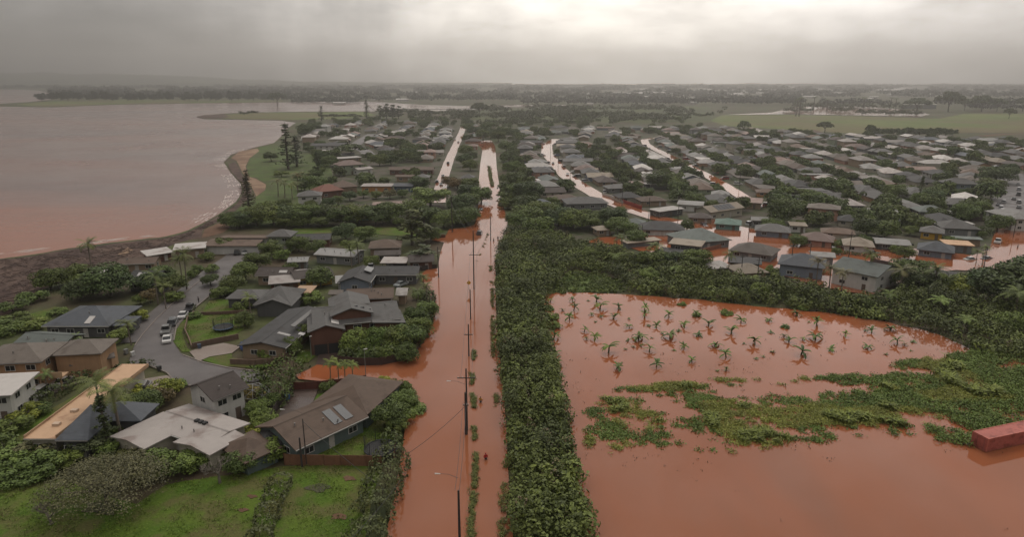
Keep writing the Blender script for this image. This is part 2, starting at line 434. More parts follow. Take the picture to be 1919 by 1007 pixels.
# green areas
GR = [('shore_bank', [(300, 156), (318, 152), (336, 154), (352, 160), (385, 168), (392, 200), (370, 225), (340, 246), (300, 250), (262, 249), (258, 243), (276, 231), (292, 217), (301, 213), (312, 205), (312, 198), (300, 191), (293, 190), (289, 178), (293, 168)], 'bank_grass', 'bright green bank above the curved beach'),
      ('spit_grass', [(262, 121.2), (258, 117.4), (300, 115), (430, 113.8), (440, 118), (400, 122), (345, 123)], 'field_grass', 'low green spit reaching into the bay'),
      ('peninsula_grass', [(30, 106.2), (20, 105), (64, 101), (150, 100), (330, 100.2), (330, 102), (240, 102.9), (150, 104.1), (60, 107.3)], 'field_grass', 'green point of land across the bay'),
      ('far_field', [(832, 124), (846, 117.5), (930, 117.3), (1010, 119.2), (1100, 122), (1130, 116), (1210, 116), (1210, 138), (1120, 138), (1000, 139), (900, 133), (850, 130)], 'field_grass', 'wide green field beyond the housing estate'),
      ('far_scrub', [(560, 113), (700, 106), (830, 108), (840, 118), (830, 126), (700, 126), (600, 128), (540, 120)], 'scrub_field', 'green scrub beyond the housing estate'),
      ('hill_field', [(70, 76.9), (200, 76.9), (400, 79), (600, 79.5), (600, 82), (300, 82.2), (150, 80)], 'field_grass', 'pale green cane fields far across the bay'),
      ('corner_lawn', [(-500, 1100), (-160, 640), (-40, 556), (20, 548), (75, 545), (110, 560), (160, 575), (195, 552), (215, 548), (300, 536), (330, 530), (440, 528), (448, 533), (435, 570), (425, 640), (290, 1100)], 'lawn_grass', 'broad wet green lawn in the near corner'),
      ('fenced_lawn', [(366, 514), (434, 476), (464, 476), (466, 500), (455, 519), (372, 520)], 'lawn_grass', 'small lawn between blue house and plank fence'),
      ('round_lawn', [(217, 382), (216, 368), (221, 352), (252, 350), (290, 352), (292, 366), (272, 378), (240, 384), (222, 386)], 'lawn_grass', 'lawn with a trampoline inside low brown wall'),
      ('upper_lawn', [(236, 350), (245, 336), (258, 334), (290, 338), (290, 348)], 'lawn_grass', 'lawn above the low brown wall'),
      ('kerb_lawn', [(202, 382), (205, 366), (216, 354), (221, 356), (214, 372), (219, 390), (224, 396), (214, 396)], 'lawn_grass', 'curved grass verge beside the street bend'),
      ('verge_lawn', [(236, 405), (255, 396), (272, 395), (272, 402), (300, 410), (330, 412), (300, 415), (262, 413)], 'lawn_grass', 'grass verge in front of the curved wall'),
      ('drive_lawn', [(362, 463), (372, 446), (392, 441), (396, 446), (380, 459), (368, 468)], 'lawn_grass', 'lawn strip beside the wet driveway'),
      ('side_lawn', [(345, 409), (350, 394), (370, 392), (374, 398), (362, 408)], 'lawn_grass', 'small lawn left of the dark two storey house'),
      ('hedge_lawn', [(-20, 512), (20, 488), (60, 462), (92, 446), (100, 452), (70, 476), (30, 500)], 'lawn_grass', 'narrow lawn along the tan roof'),
      ('beach_lawn', [(-20, 378), (5, 358), (40, 350), (66, 342), (60, 356), (40, 365), (10, 380)], 'lawn_grass', 'seaside lawn behind the beach shrubs'),
      ('tree_lawn', [(335, 262), (345, 250), (420, 250), (500, 250), (520, 254), (500, 262), (420, 256)], 'lawn_grass', 'thin green strip behind dark long roofs'),
      ('hedge_clearing', [(655, 312), (668, 300), (700, 306), (740, 316), (730, 326), (670, 326)], 'bank_grass', 'bright grassy clearing beside the flooded field')]
for i, (nm, px, mt, lb) in enumerate(GR):
    far = nm in ('far_field', 'far_scrub', 'hill_field', 'spit_grass', 'peninsula_grass')
    sheet(nm, px, 0.06 + 0.006 * i, mt, 12.0, 0.5 if far else 1.3, label=lb)

sheet('estate_gardens', [(604, 262), (598, 200), (590, 150), (600, 131), (700, 128), (830, 129), (1010, 141), (1230, 147), (1230, 330), (1100, 320), (960, 322), (850, 304), (760, 288), (700, 276), (640, 260)], 0.05, 'yard', 12, 1.0, label='mixed garden ground between the estate houses')
sheet('bay_gardens', [(345, 150), (352, 130), (400, 122), (560, 124), (560, 240), (540, 248), (420, 240), (385, 215), (352, 200)], 0.052, 'yard', 12, 1.0, label='mixed garden ground between the bay houses')
# streets
strip([(170, 384), (185, 364), (205, 345), (232, 322), (258, 300), (278, 286), (284, 281)], 9.5, 0.20, 'asphalt', 'street', 'grey residential street curving past parked cars')
sheet('street_bend', [(150, 412), (158, 388), (168, 374), (196, 356), (206, 366), (203, 384), (212, 398), (240, 408), (268, 414), (300, 418), (318, 424), (300, 432), (262, 430), (228, 436), (206, 432), (196, 420), (176, 412)], 0.212, 'asphalt', 10, 0.4, label='wide grey street bend')
sheet('driveway', [(222, 396), (240, 390), (262, 386), (282, 390), (272, 398), (246, 402), (232, 408)], 0.22, 'concrete', 10, 0.3, label='pale driveway by the trampoline lawn')
sheet('wet_driveway', [(318, 486), (344, 441), (373, 440), (364, 462), (345, 482), (330, 494)], 0.22, 'wet_drive', 10, 0.3, label='wet brown driveway beside the plank wall')
sheet('brown_driveway', [(370, 412), (376, 392), (392, 390), (398, 396), (392, 412)], 0.222, 'wet_drive', 10, 0.3, label='muddy driveway of the dark two storey house')
sheet('garage_driveway', [(262, 290), (270, 279), (300, 279), (296, 285), (284, 291)], 0.214, 'asphalt', 10, 0.2, label='parking court at the end of the street')
sheet('side_driveway', [(58, 432), (100, 420), (136, 408), (140, 412), (100, 430), (62, 446)], 0.22, 'concrete', 10, 0.3, label='sloping driveway beside the beige house')
sheet('front_driveway', [(150, 436), (170, 428), (196, 424), (212, 432), (196, 442), (170, 446)], 0.225, 'concrete', 10, 0.3, label='paved forecourt beside the tan roof')

# flood water
ROADW = [(300, 1100), (430, 660), (446, 625), (456, 596), (462, 566), (469, 528), (473, 500), (476, 478), (488, 464), (478, 448), (466, 440), (462, 432), (420, 431), (372, 431), (350, 429), (346, 424), (362, 418), (372, 412), (400, 414), (430, 412), (460, 408), (480, 398),
         (494, 384), (501, 362), (505, 340), (505, 326), (496, 314), (493, 306), (500, 300), (513, 298), (516, 280), (520, 268), (506, 266), (508, 262), (522, 260), (527, 252), (545, 251), (556, 247), (560, 232), (561, 215), (561, 195), (563, 175), (565, 160), (560, 152), (562, 148), (576, 147), (580, 155), (582, 178), (586, 205), (592, 232), (595, 246),
         (592, 262), (585, 275), (580, 288), (581, 330), (583, 380), (589, 430), (593, 480), (596, 540), (600, 600), (604, 660), (630, 1100)]
sheet('flood_road', ROADW, 0.30, 'flood_water', 10, 1.4, label='main road drowned under red brown flood water', seed=1.1)
FIELDW = [(632, 331), (645, 327), (690, 328), (760, 331), (830, 337), (900, 345), (960, 350), (1020, 359), (1070, 368), (1110, 380), (1145, 399), (1215, 396), (1420, 420), (2200, 1100), (800, 1100), (700, 680), (690, 640), (684, 600), (676, 560), (668, 520), (664, 480), (655, 440), (645, 400), (641, 370), (640, 345)]
sheet('flood_field', FIELDW, 0.304, 'flood_water', 10, 2.2, label='farm field drowned under red brown flood water', seed=2.2)
YARDW = [(688, 268), (700, 262), (735, 259), (775, 255), (800, 246), (835, 240), (880, 252), (960, 262), (1030, 272), (1080, 276), (1140, 283), (1160, 276), (1166, 250), (1172, 238), (1215, 236), (1215, 296), (1165, 301), (1140, 300), (1100, 302), (1060, 312), (1020, 330), (960, 320), (900, 302), (840, 292), (790, 290), (766, 283), (740, 274), (715, 270)]
sheet('flood_estate', YARDW, 0.308, 'flood_water', 10, 1.6, label='red brown flood water in the estate gardens', seed=3.3)
S1 = [(652, 146), (641, 153), (641, 163), (652, 176), (664, 190), (684, 203), (706, 216), (735, 228), (770, 239), (815, 248), (862, 260)]
strip(S1, 8.6, 0.312, 'flood_water', 'flood_street', 'winding flooded street through the estate')
S2 = [(766, 144.5), (755, 147), (757, 152), (772, 160), (800, 174), (836, 193), (858, 206), (876, 218), (888, 226)]
strip(S2, 7.0, 0.312, 'flood_water', 'flood_street', 'narrow glinting street through the estate')
S3 = [(1186, 240), (1187, 222), (1185, 205), (1182, 186)]
strip(S3, 16.0, 0.20, 'asphalt', 'street', 'wet street lined with parked cars')
S5 = [(514, 221), (516, 205), (520, 190), (526, 172), (533, 156), (540, 140), (543, 132)]
strip(S5, 6.5, 0.312, 'flood_water', 'flood_street', 'glinting flooded street left of the main road')
S6 = [(436, 168), (428, 160), (416, 153), (424, 147), (436, 140)]
strip(S6, 10.0, 0.2, 'asphalt', 'street', 'pale street through the seaside estate')
strip([(900, 141), (880, 144), (868, 149), (876, 155)], 12.0, 0.2, 'asphalt', 'street', 'curved pale street near the green field')
# far water
sheet('river_bend', [(440, 112.2), (470, 110.0), (520, 110.6), (552, 109.6), (600, 107.6), (660, 106.9), (700, 106.2), (660, 105.4), (600, 105.6), (560, 107.0), (520, 107.2), (470, 105.8), (430, 106)], 0.3, 'lagoon_water', 10, 0.2, label='pale river behind the town')
sheet('flooded_paddock', [(846, 117.4), (905, 114.6), (930, 108.4), (960, 107.0), (1010, 107.6), (1070, 112), (1090, 117), (1078, 119.5), (1010, 118.2), (930, 116.6)], 0.4, 'lagoon_water', 10, 0.4, label='flooded paddock mirroring trees')
sheet('far_flood', [(860, 85.0), (884, 85.0), (884, 83.9), (862, 83.9)], 0.4, 'lagoon_water', 10, 0.0, label='distant bright sheet of water')
# wavy far beach strips
strip([(1150, 142), (1180, 140), (1215, 139)], 10, 0.2, 'bare_soil', 'farm_track', 'brown track along the green field')

# ------------------------------------------------------------------ foliage generators (numpy)
def quad_mesh(name, C, Nn, S, T, mat='leaf', aspect=0.62, r=rng):
    k = len(C)
    Nn = Nn / (np.linalg.norm(Nn, axis=1, keepdims=True) + 1e-9)
    rv = r.normal(size=(k, 3)); t = np.cross(Nn, rv); t /= (np.linalg.norm(t, axis=1, keepdims=True) + 1e-9); b = np.cross(Nn, t)
    S = S[:, None]
    droop = -0.25 * S * Nn
    v = np.empty((k, 4, 3))
    v[:, 0] = C + t * S + droop; v[:, 1] = C + b * S * aspect; v[:, 2] = C - t * S + droop; v[:, 3] = C - b * S * aspect
    return arr_mesh(name, v.reshape(-1, 3), np.arange(4 * k).reshape(k, 4), np.repeat(T, 4), mat)
def arr_mesh(name, V, Q, T, mat):
    me = bpy.data.meshes.new(name); k = len(Q); w_ = Q.shape[1]
    me.vertices.add(len(V)); me.vertices.foreach_set('co', np.asarray(V, np.float32).ravel())
    me.loops.add(k * w_); me.loops.foreach_set('vertex_index', np.asarray(Q, np.int32).ravel())
    me.polygons.add(k); me.polygons.foreach_set('loop_start', np.arange(0, k * w_, w_, dtype=np.int32))
    at = me.attributes.new('tint', 'FLOAT', 'POINT'); at.data.foreach_set('value', np.asarray(T, np.float32))
    me.materials.append(MATS[mat]); me.update(calc_edges=True); me.validate(); return me

def dome_points(r, c, rad, n_, flat=0.8, low=-0.35):
    d = r.normal(size=(n_, 3)); d /= np.linalg.norm(d, axis=1, keepdims=True)
    d[:, 2] = np.where(d[:, 2] < low, -d[:, 2], d[:, 2])
    rr = rad * (0.72 + 0.34 * r.random(n_))[:, None]
    return c + d * rr * np.array([1, 1, flat]), d

def crown_mesh(name, W, H, z0, nb, per, leaf, seed, flat=0.8, shape='round'):
    r = np.random.default_rng(seed); C, Nn, S, T = [], [], [], []
    for i in range(nb):
        a = r.random() * 6.283; e = r.random() ** 0.7
        if shape == 'round':
            rad = W * 0.5 * (0.30 + 0.42 * math.sqrt(r.random())); zz = z0 + (H - z0) * (0.18 + 0.62 * r.random() * (1 - 0.6 * (rad / (W * .5)) ** 2))
            br = W * r.uniform(0.15, 0.25)
        elif shape == 'dome':
            q = math.sqrt(r.random()); rad = W * 0.44 * q; zz = z0 + (H - z0) * (0.80 * (1 - q * q * 0.55) - 0.05 + 0.1 * r.random()); br = W * r.uniform(0.11, 0.17)
        else:  # wispy
            rad = W * 0.46 * r.random(); zz = z0 + (H - z0) * r.random() * (1.0 - 0.5 * rad / (W * .5)); br = W * r.uniform(0.10, 0.17)
        c = np.array([math.cos(a) * rad, math.sin(a) * rad, zz])
        br = min(br, (H - z0) * 0.55)
        if c[2] + br * flat > H: c[2] = H - br * flat
        n_ = int(per * r.uniform(0.7, 1.3))
        p, d = dome_points(r, c, br, n_, flat)
        C.append(p); Nn.append(d * 1.0 + r.normal(size=d.shape) * 0.45 + np.array([0, 0, 0.3])); S.append(leaf * r.uniform(0.6, 1.35, n_)); T.append(np.clip(r.normal(0.48 + r.uniform(-0.2, 0.2), 0.20, n_), 0, 1))
    return quad_mesh(name, np.vstack(C), np.vstack(Nn), np.concatenate(S), np.concatenate(T), r=r)
def trunk_mesh(name, H, r0, seed, limbs=4, spread=0.3, W=6.0):
    r = random.Random(seed); mb = MB()
    bend = [(0, 0, -0.3), (r.uniform(-.1, .1) * W * .2, r.uniform(-.1, .1) * W * .2, H * 0.25), (r.uniform(-.15, .15) * W * .3, r.uniform(-.15, .15) * W * .3, H * 0.5)]
    mb.tube(bend, [r0, r0 * 0.8, r0 * 0.62], 7)
    for i in range(limbs):
        a = i * 6.283 / limbs + r.uniform(-.4, .4); e = Vector(bend[2])
        q = Vector(bend[1]).lerp(e, r.uniform(0.3, 1.0))
        mb.tube([q, q + Vector((math.cos(a) * W * spread * 0.5, math.sin(a) * W * spread * 0.5, H * 0.16)), q + Vector((math.cos(a) * W * spread, math.sin(a) * W * spread, H * 0.36))], [r0 * 0.5, r0 * 0.33, r0 * 0.12], 5)
    return mb.mesh(name, 'bark')

PROTO = {}
def proto(kind, W, H, crown, trunk, tcol=(0.10, 0.085, 0.07), crown_name='crown', trunk_name='trunk'):
    PROTO.setdefault(kind, []).append((W, H, crown, trunk, tcol, crown_name, trunk_name))
for s in range(6): proto('tree', 8, 8, crown_mesh('crown', 8, 8, (0.5, 1.4, 0.3, 0.9, 0.4, 1.6)[s], 34, 150, 0.24, 10 + s), trunk_mesh('trunk', 8, 0.28, s, 5, 0.32, 8))
for s in range(4): proto('far', 10, 8, crown_mesh('crown', 10, 8, 0.3, 22, 62, 0.52, 30 + s), trunk_mesh('trunk', 8, 0.3, s, 3, 0.3, 9))
for s in range(4): proto('shrub', 4, 3, crown_mesh('foliage', 4, 3, 0.2, 16, 110, 0.155, 50 + s), trunk_mesh('stem', 3, 0.09, 90 + s, 4, 0.3, 4), crown_name='foliage', trunk_name='stem')
for s in range(2): proto('dome', 30, 17, crown_mesh('crown', 30, 17, 6.0, 26, 70, 1.2, 70 + s, 0.6, 'dome'), trunk_mesh('trunk', 17, 0.9, s, 6, 0.3, 26))
for s in range(3): proto('wispy', 7, 14, crown_mesh('crown', 7, 14, 2.0, 30, 60, 0.34, 80 + s, 1.1, 'wispy'), trunk_mesh('trunk', 14, 0.3, s + 5, 5, 0.25, 6))
def spire_mesh(seed, gaps=0.25, W=5.0, H=20.0, tiers=17, per=46, leaf=0.42):
    r = np.random.default_rng(seed); C, Nn, S, T = [], [], [], []
    for i in range(tiers):
        z = H * (0.10 + 0.88 * i / tiers); rad = W * 0.5 * (1 - (i / tiers) ** 1.3) * r.uniform(0.6, 1.15) + 0.25
        for k in range(6):
            if r.random() < gaps: continue
            a = k * 1.047 + r.uniform(-.3, .3) + i * 0.5; n_ = per // 5
            q = r.random(n_); L = rad * r.uniform(0.7, 1.1)
            p = np.stack([np.cos(a) * q * L, np.sin(a) * q * L, z + q * L * 0.16 + 0 * q], 1) + r.normal(size=(n_, 3)) * np.array([.22, .22, .14])
            C.append(p); Nn.append(r.normal(size=(n_, 3)) + np.array([0, 0, 0.9])); S.append(leaf * r.uniform(0.6, 1.3, n_)); T.append(np.clip(r.normal(0.45, 0.2, n_), 0, 1))
    return quad_mesh('crown', np.vstack(C), np.vstack(Nn), np.concatenate(S), np.concatenate(T), r=r)
for s in range(3): proto('spire', 5, 20, spire_mesh(100 + s, .42, per=60), MB().tube([(0, 0, -.3), (0.05, 0, 10), (0, 0, 19.8)], [0.3, 0.2, 0.04], 7).mesh('trunk', 'bark'))
proto('column', 1.6, 9, crown_mesh('crown', 1.6, 9, 0.4, 22, 40, 0.2, 130, 2.2, 'wispy'), MB().tube([(0, 0, -.2), (0, 0, 6)], [0.12, 0.05], 6).mesh('trunk', 'bark'))

def palm_mesh(seed, H, nf, L, droop, leafw, young=0.0):
    r = random.Random(seed); V, Q, T = [], [], []
    def frond(a, el0, L):
        t0 = r.uniform(0.15, 0.85); prev = None; segs = 9
        d = Vector((math.cos(a), math.sin(a), 0)); side = Vector((-d.y, d.x, 0)); p_ = Vector((0, 0, H)); ang = el0; step = L / segs
        pts = [p_.copy()]
        for i in range(segs):
            p_ = p_ + (d * math.cos(ang) + Vector((0, 0, 1)) * math.sin(ang)) * step; ang -= droop / segs * (0.6 + 1.0 * i / segs); pts.append(p_.copy())
        for i in range(segs):
            f = (i + 0.5) / segs; wv = leafw * math.sin(math.pi * (0.12 + 0.85 * f)) ** 0.8
            for s in (-1, 1):
                for h in (0, 1):
                    q = pts[i].lerp(pts[i + 1], h * 0.5); q2 = pts[i].lerp(pts[i + 1], h * 0.5 + 0.36)
                    tip = q2 + side * s * wv * r.uniform(.8, 1.1) + d * wv * 0.35 - Vector((0, 0, wv * r.uniform(0.25, 0.55)))
                    k = len(V); V.extend([tuple(q), tuple(q2), tuple(tip), tuple(q.lerp(tip, 0.6) - d * 0.02)]); Q.append((k, k + 1, k + 2, k + 3)); T.extend([t0 + r.uniform(-.15, .15)] * 4)
    for i in range(nf):
        frond(i * 2.4 + r.uniform(-.3, .3), r.uniform(-0.25, 1.25) if not young else r.uniform(0.3, 1.35), L * r.uniform(0.8, 1.1))
    return arr_mesh('fronds', np.array(V), np.array(Q), np.clip(np.array(T), 0, 1), 'leaf')
def palm_trunk(seed, H, r0):
    r = random.Random(seed); a = r.uniform(0, 6.28); lean = r.uniform(0, 0.05) * H
    return MB().tube([(-math.cos(a) * lean, -math.sin(a) * lean, -.2), (-math.cos(a) * lean * .5, -math.sin(a) * lean * .5, H * .4), (0, 0, H + .1)], [r0 * 1.3, r0, r0 * 0.8], 7).mesh('trunk', 'bark')
for s in range(4): proto('palm', 6.4, 10, palm_mesh(s, 8.6, 17, 3.5, 1.7, 0.75), palm_trunk(s, 8.6, 0.17), (0.17, 0.14, 0.115), 'fronds')
for s in range(3): proto('small_palm', 3.4, 4.2, palm_mesh(20 + s, 3.3, 11, 1.8, 1.5, 0.42), palm_trunk(s, 3.3, 0.09), (0.17, 0.15, 0.11), 'fronds')
proto('thin_palm', 5, 20, palm_mesh(31, 18.5, 14, 2.6, 2.4, 0.9), palm_trunk(3, 18.5, 0.25), (0.12, 0.10, 0.09), 'fronds')

def banana_mesh(seed, H, nl, L):
    r = random.Random(seed); V, Q, T = [], [], []
    for i in range(nl):
        a = i * 2.4 + r.uniform(-.5, .5); d = Vector((math.cos(a), math.sin(a), 0)); side = Vector((-d.y, d.x, 0)); ang = r.uniform(0.35, 1.35); p_ = Vector((0, 0, H * r.uniform(.75, 1))); segs = 6
        Lk = L * r.uniform(.7, 1.15); t0 = r.uniform(0.2, 0.9); rows = []; curl = r.uniform(1.2, 2.2)
        for k in range(segs + 1):
            f = k / segs; wv = 0.27 * math.sin(math.pi * min(1, 0.08 + 0.95 * f)) ** 0.7 * (0.2 if k in (0, segs) else 1)
            rows.append((p_ + side * wv - Vector((0, 0, wv * .5)), p_.copy(), p_ - side * wv - Vector((0, 0, wv * .5))))
            p_ = p_ + (d * math.cos(ang) + Vector((0, 0, 1)) * math.sin(ang)) * (Lk / segs); ang -= curl / segs
        for k in range(segs):
            for h in (0, 1):
                b0 = len(V); V.extend([tuple(rows[k][h]), tuple(rows[k][h + 1]), tuple(rows[k + 1][h + 1]), tuple(rows[k + 1][h])]); Q.append((b0, b0 + 1, b0 + 2, b0 + 3)); T.extend([t0 + r.uniform(-.1, .1)] * 4)
    return arr_mesh('leaves', np.array(V), np.array(Q), np.clip(np.array(T), 0, 1), 'leaf')
for s in range(5):
    hh = [1.3, 1.6, 0.9, 1.1, 1.5][s]
    proto('banana', 4, 3, banana_mesh(s, hh, [9, 8, 7, 10, 8][s], 2.1), MB().tube([(0, 0, -.3), (0, 0, hh * .5), (0, 0, hh)], [0.17, 0.14, 0.09], 7).mesh('pseudostem', 'bark'), (0.10, 0.11, 0.05), 'leaves', 'pseudostem')
def bare_mesh(seed):
    r = random.Random(seed); mb = MB()
    def br(p_, d, L, rad, lvl):
        q = p_ + d * L * .5 + Vector((r.uniform(-.1, .1), r.uniform(-.1, .1), 0)) * L; e = q + (d + Vector((r.uniform(-.2, .2), r.uniform(-.2, .2), .1))).normalized() * L * .5
        mb.tube([p_, q, e], [rad, rad * .8, rad * .5], 4)
        if lvl > 0:
            for _ in range(4):
                a = r.uniform(0, 6.28); nd = (d * 0.8 + Vector((math.cos(a), math.sin(a), r.uniform(-.1, .5))) * 0.8).normalized(); br(e.lerp(q, r.uniform(0, .6)), nd, L * .66, rad * .55, lvl - 1)
    br(Vector((0, 0, -.2)), Vector((0.05, 0, 1)), 2.0, 0.22, 4)
    return mb.mesh('branches', 'bark')
BARE = [bare_mesh(s) for s in (3, 8)]

BASECOL = {'tree': (0.058, 0.070, 0.025), 'far': (0.050, 0.060, 0.026), 'shrub': (0.064, 0.078, 0.026), 'dome': (0.045, 0.052, 0.026), 'wispy': (0.055, 0.062, 0.030), 'spire': (0.034, 0.040, 0.022),
           'column': (0.038, 0.046, 0.022), 'palm': (0.066, 0.072, 0.030), 'small_palm': (0.07, 0.085, 0.03), 'thin_palm': (0.05, 0.055, 0.03), 'banana': (0.075, 0.105, 0.030)}
NAMEOF = {'tree': 'tree', 'far': 'tree', 'shrub': 'shrub', 'dome': 'spreading_tree', 'wispy': 'ironwood_tree', 'spire': 'pine_tree', 'column': 'cypress_tree', 'palm': 'palm_tree', 'small_palm': 'young_palm', 'thin_palm': 'tall_palm', 'banana': 'banana_plant'}
CATOF = {'shrub': 'shrub', 'palm': 'palm tree', 'small_palm': 'palm tree', 'thin_palm': 'palm tree', 'spire': 'pine tree', 'banana': 'banana plant'}
AUTO = []          # things whose labels are worked out from what stands near them
cnt = {}
def plant_w(kind, loc, W, H, label=None, group=None, tone=None, variant=None, adj=None):
    ps = PROTO[kind]; cnt[kind] = cnt.get(kind, 0) + 1
    if kind in ('tree', 'far') and W / H > 1.35: H = W / 1.35 if W < 14 else H * 1.15
    w0, h0, cr, tr, tcol, cn, tn = ps[(cnt[kind] * 7 + int(loc[0] * 3)) % len(ps) if variant is None else variant % len(ps)]
    root = empty(NAMEOF[kind], loc, rnd.uniform(0, 6.28), label, CATOF.get(kind, 'tree'), group, (W / w0, W / w0, H / h0))
    bc = BASECOL[kind] if tone is None else tone
    f = rnd.uniform(0.95, 1.45); g = rnd.uniform(0.92, 1.08)
    link(cn, cr, root, (bc[0] * f * g * 1.26, bc[1] * f * 1.46, bc[2] * f / g * 1.05)); link(tn, tr, root, tcol)
    root['_w'] = W; root['_h'] = H
    if label is None: AUTO.append((root, kind, adj, bc))
    return root
def plant(kind, x, y, H, W, label=None, group=None, tone=None, variant=None, adj=None, z=0.0):
    return plant_w(kind, P(x, y, z), W, H, label, group, tone, variant, adj)

# ------------------------------------------------------------------ houses
RC = {'dark': (0.048, 0.047, 0.047), 'grey': (0.095, 0.092, 0.088), 'lgrey': (0.20, 0.195, 0.185), 'brown': (0.100, 0.067, 0.048), 'dbrown': (0.048, 0.036, 0.031), 'white': (0.42, 0.395, 0.37), 'dirty': (0.30, 0.27, 0.25),
      'tan': (0.44, 0.285, 0.175), 'bgrey': (0.075, 0.083, 0.095), 'ggrey': (0.105, 0.12, 0.11), 'pink': (0.20, 0.14, 0.12), 'red': (0.16, 0.065, 0.045), 'mottled': (0.125, 0.105, 0.088), 'sand': (0.24, 0.20, 0.155), 'green': (0.11, 0.17, 0.14)}
WC = {'cream': (0.38, 0.35, 0.28), 'white': (0.50, 0.49, 0.46), 'grey': (0.17, 0.175, 0.175), 'bluegrey': (0.17, 0.20, 0.24), 'ggreen': (0.10, 0.13, 0.125), 'brown': (0.125, 0.060, 0.042), 'beige': (0.36, 0.22, 0.125), 'yellow': (0.46, 0.27, 0.03),
      'green': (0.25, 0.29, 0.20), 'pink': (0.40, 0.21, 0.15), 'blue': (0.06, 0.10, 0.15), 'dgrey': (0.09, 0.09, 0.09), 'tan': (0.26, 0.19, 0.13), 'orange': (0.42, 0.20, 0.07), 'teal': (0.14, 0.24, 0.22)}
RCWORD = {'dark': 'black', 'grey': 'grey', 'lgrey': 'pale grey', 'brown': 'brown', 'dbrown': 'dark brown', 'white': 'white', 'dirty': 'off white', 'tan': 'tan', 'bgrey': 'blue grey', 'ggrey': 'green grey', 'pink': 'pinkish', 'red': 'red brown', 'mottled': 'mottled brown', 'sand': 'sandy', 'green': 'green'}

def slab_gable(mb, L, W, z, p, th=0.18):
    zr = z + p * W / 2; l, h = L / 2, W / 2
    for s in (-1, 1):
        vs = [(-l, s * h, z), (l, s * h, z), (l, 0, zr), (-l, 0, zr)]; vs += [(a, b_, c - th) for a, b_, c in vs]
        fs = [(0, 1, 2, 3), (7, 6, 5, 4), (0, 4, 5, 1), (1, 5, 6, 2), (3, 7, 4, 0)]
        mb.add(vs, fs if s < 0 else [f[::-1] for f in fs])
def slab_hip(mb, L, W, z, p, th=0.18):
    l, h = L / 2, W / 2; r_ = max(l - h * 0.95, 0.15); zr = z + p * h
    mb.add([(-l, -h, z), (l, -h, z), (l, h, z), (-l, h, z), (-r_, 0, zr), (r_, 0, zr), (-l, -h, z - th), (l, -h, z - th), (l, h, z - th), (-l, h, z - th)],
           [(0, 1, 5, 4), (2, 3, 4, 5), (1, 2, 5), (3, 0, 4), (6, 7, 1, 0), (7, 8, 2, 1), (8, 9, 3, 2), (9, 6, 0, 3), (9, 8, 7, 6)])
def slab_flat(mb, L, W, z, p, th=0.22):
    l, h = L / 2, W / 2; dz = p * W
    mb.add([(-l, -h, z), (l, -h, z), (l, h, z + dz), (-l, h, z + dz), (-l, -h, z - th), (l, -h, z - th), (l, h, z + dz - th), (-l, h, z + dz - th)],
           [(0, 1, 2, 3), (7, 6, 5, 4), (0, 4, 5, 1), (1, 5, 6, 2), (2, 6, 7, 3), (3, 7, 4, 0)])
def wall_body(mb, L, W, h, roof, p, oh, base=-0.4):
    l, w_ = L / 2 - oh, W / 2 - oh; hw = h - 0.2 + p * oh - 0.012
    if roof == 'gable': mb.prism([(-w_, base), (w_, base), (w_, hw), (0, hw + p * w_), (-w_, hw)], -l, l)
    elif roof == 'flat':
        hf = h - 0.235 + p * oh; mb.prism([(-w_, base), (w_, base), (w_, hf + p * 2 * w_), (-w_, hf)], -l, l)
    else: mb.box(-l, l, -w_, w_, base, hw)
SLAB = {'gable': slab_gable, 'hip': slab_hip, 'flat': slab_flat}

# shared window and door meshes
def win_meshes():
    mb = MB(); w_, h_ = 0.75, 0.55; t = 0.09
    mb.box(-w_, w_, -0.06, 0.03, h_ - t, h_).box(-w_, w_, -0.06, 0.03, -h_, -h_ + t).box(-w_, -w_ + t, -0.058, 0.03, -h_ + t, h_ - t).box(w_ - t, w_, -0.058, 0.03, -h_ + t, h_ - t).box(-0.03, 0.03, -0.055, 0.03, -h_ + t, h_ - t)
    fr = mb.mesh('window', 'trim_paint')
    pn = MB().box(-w_ + t, w_ - t, -0.03, 0.025, -h_ + t, h_ - t).mesh('pane', 'window_glass')
    dr = MB().box(-0.5, 0.5, -0.05, 0.02, 0, 2.05).mesh('door', 'trim_paint')
    hd = MB().box(0.33, 0.40, -0.11, -0.05, 0.98, 1.05).mesh('handle', 'rubber')
    gd = MB().box(-2.5, 2.5, -0.06, 0.02, 0, 2.15).mesh('garage_door', 'trim_paint')
    pan = MB().box(-0.5, 0.5, -0.85, 0.85, 0.04, 0.10).mesh('solar_panel', 'solar_glass')
    return fr, pn, dr, hd, gd, pan
WIN, PANE, DOOR, HANDLE, GARAGE, PANEL = win_meshes()
def add_window(root, x, y, z, rz, sx=1.0, sz=1.0, col=(0.5, 0.49, 0.46)):
    o = link('window', WIN, root, col, (x, y, z), (0, 0, rz), (sx, 1, sz)); link('pane', PANE, o, None); return o
def add_door(root, x, y, rz, col=(0.3, 0.27, 0.22), garage=False):
    o = link('garage_door' if garage else 'door', GARAGE if garage else DOOR, root, col, (x, y, 0), (0, 0, rz))
    if not garage: link('handle', HANDLE, o)
    return o
MESHC = {}
HOUSES = []
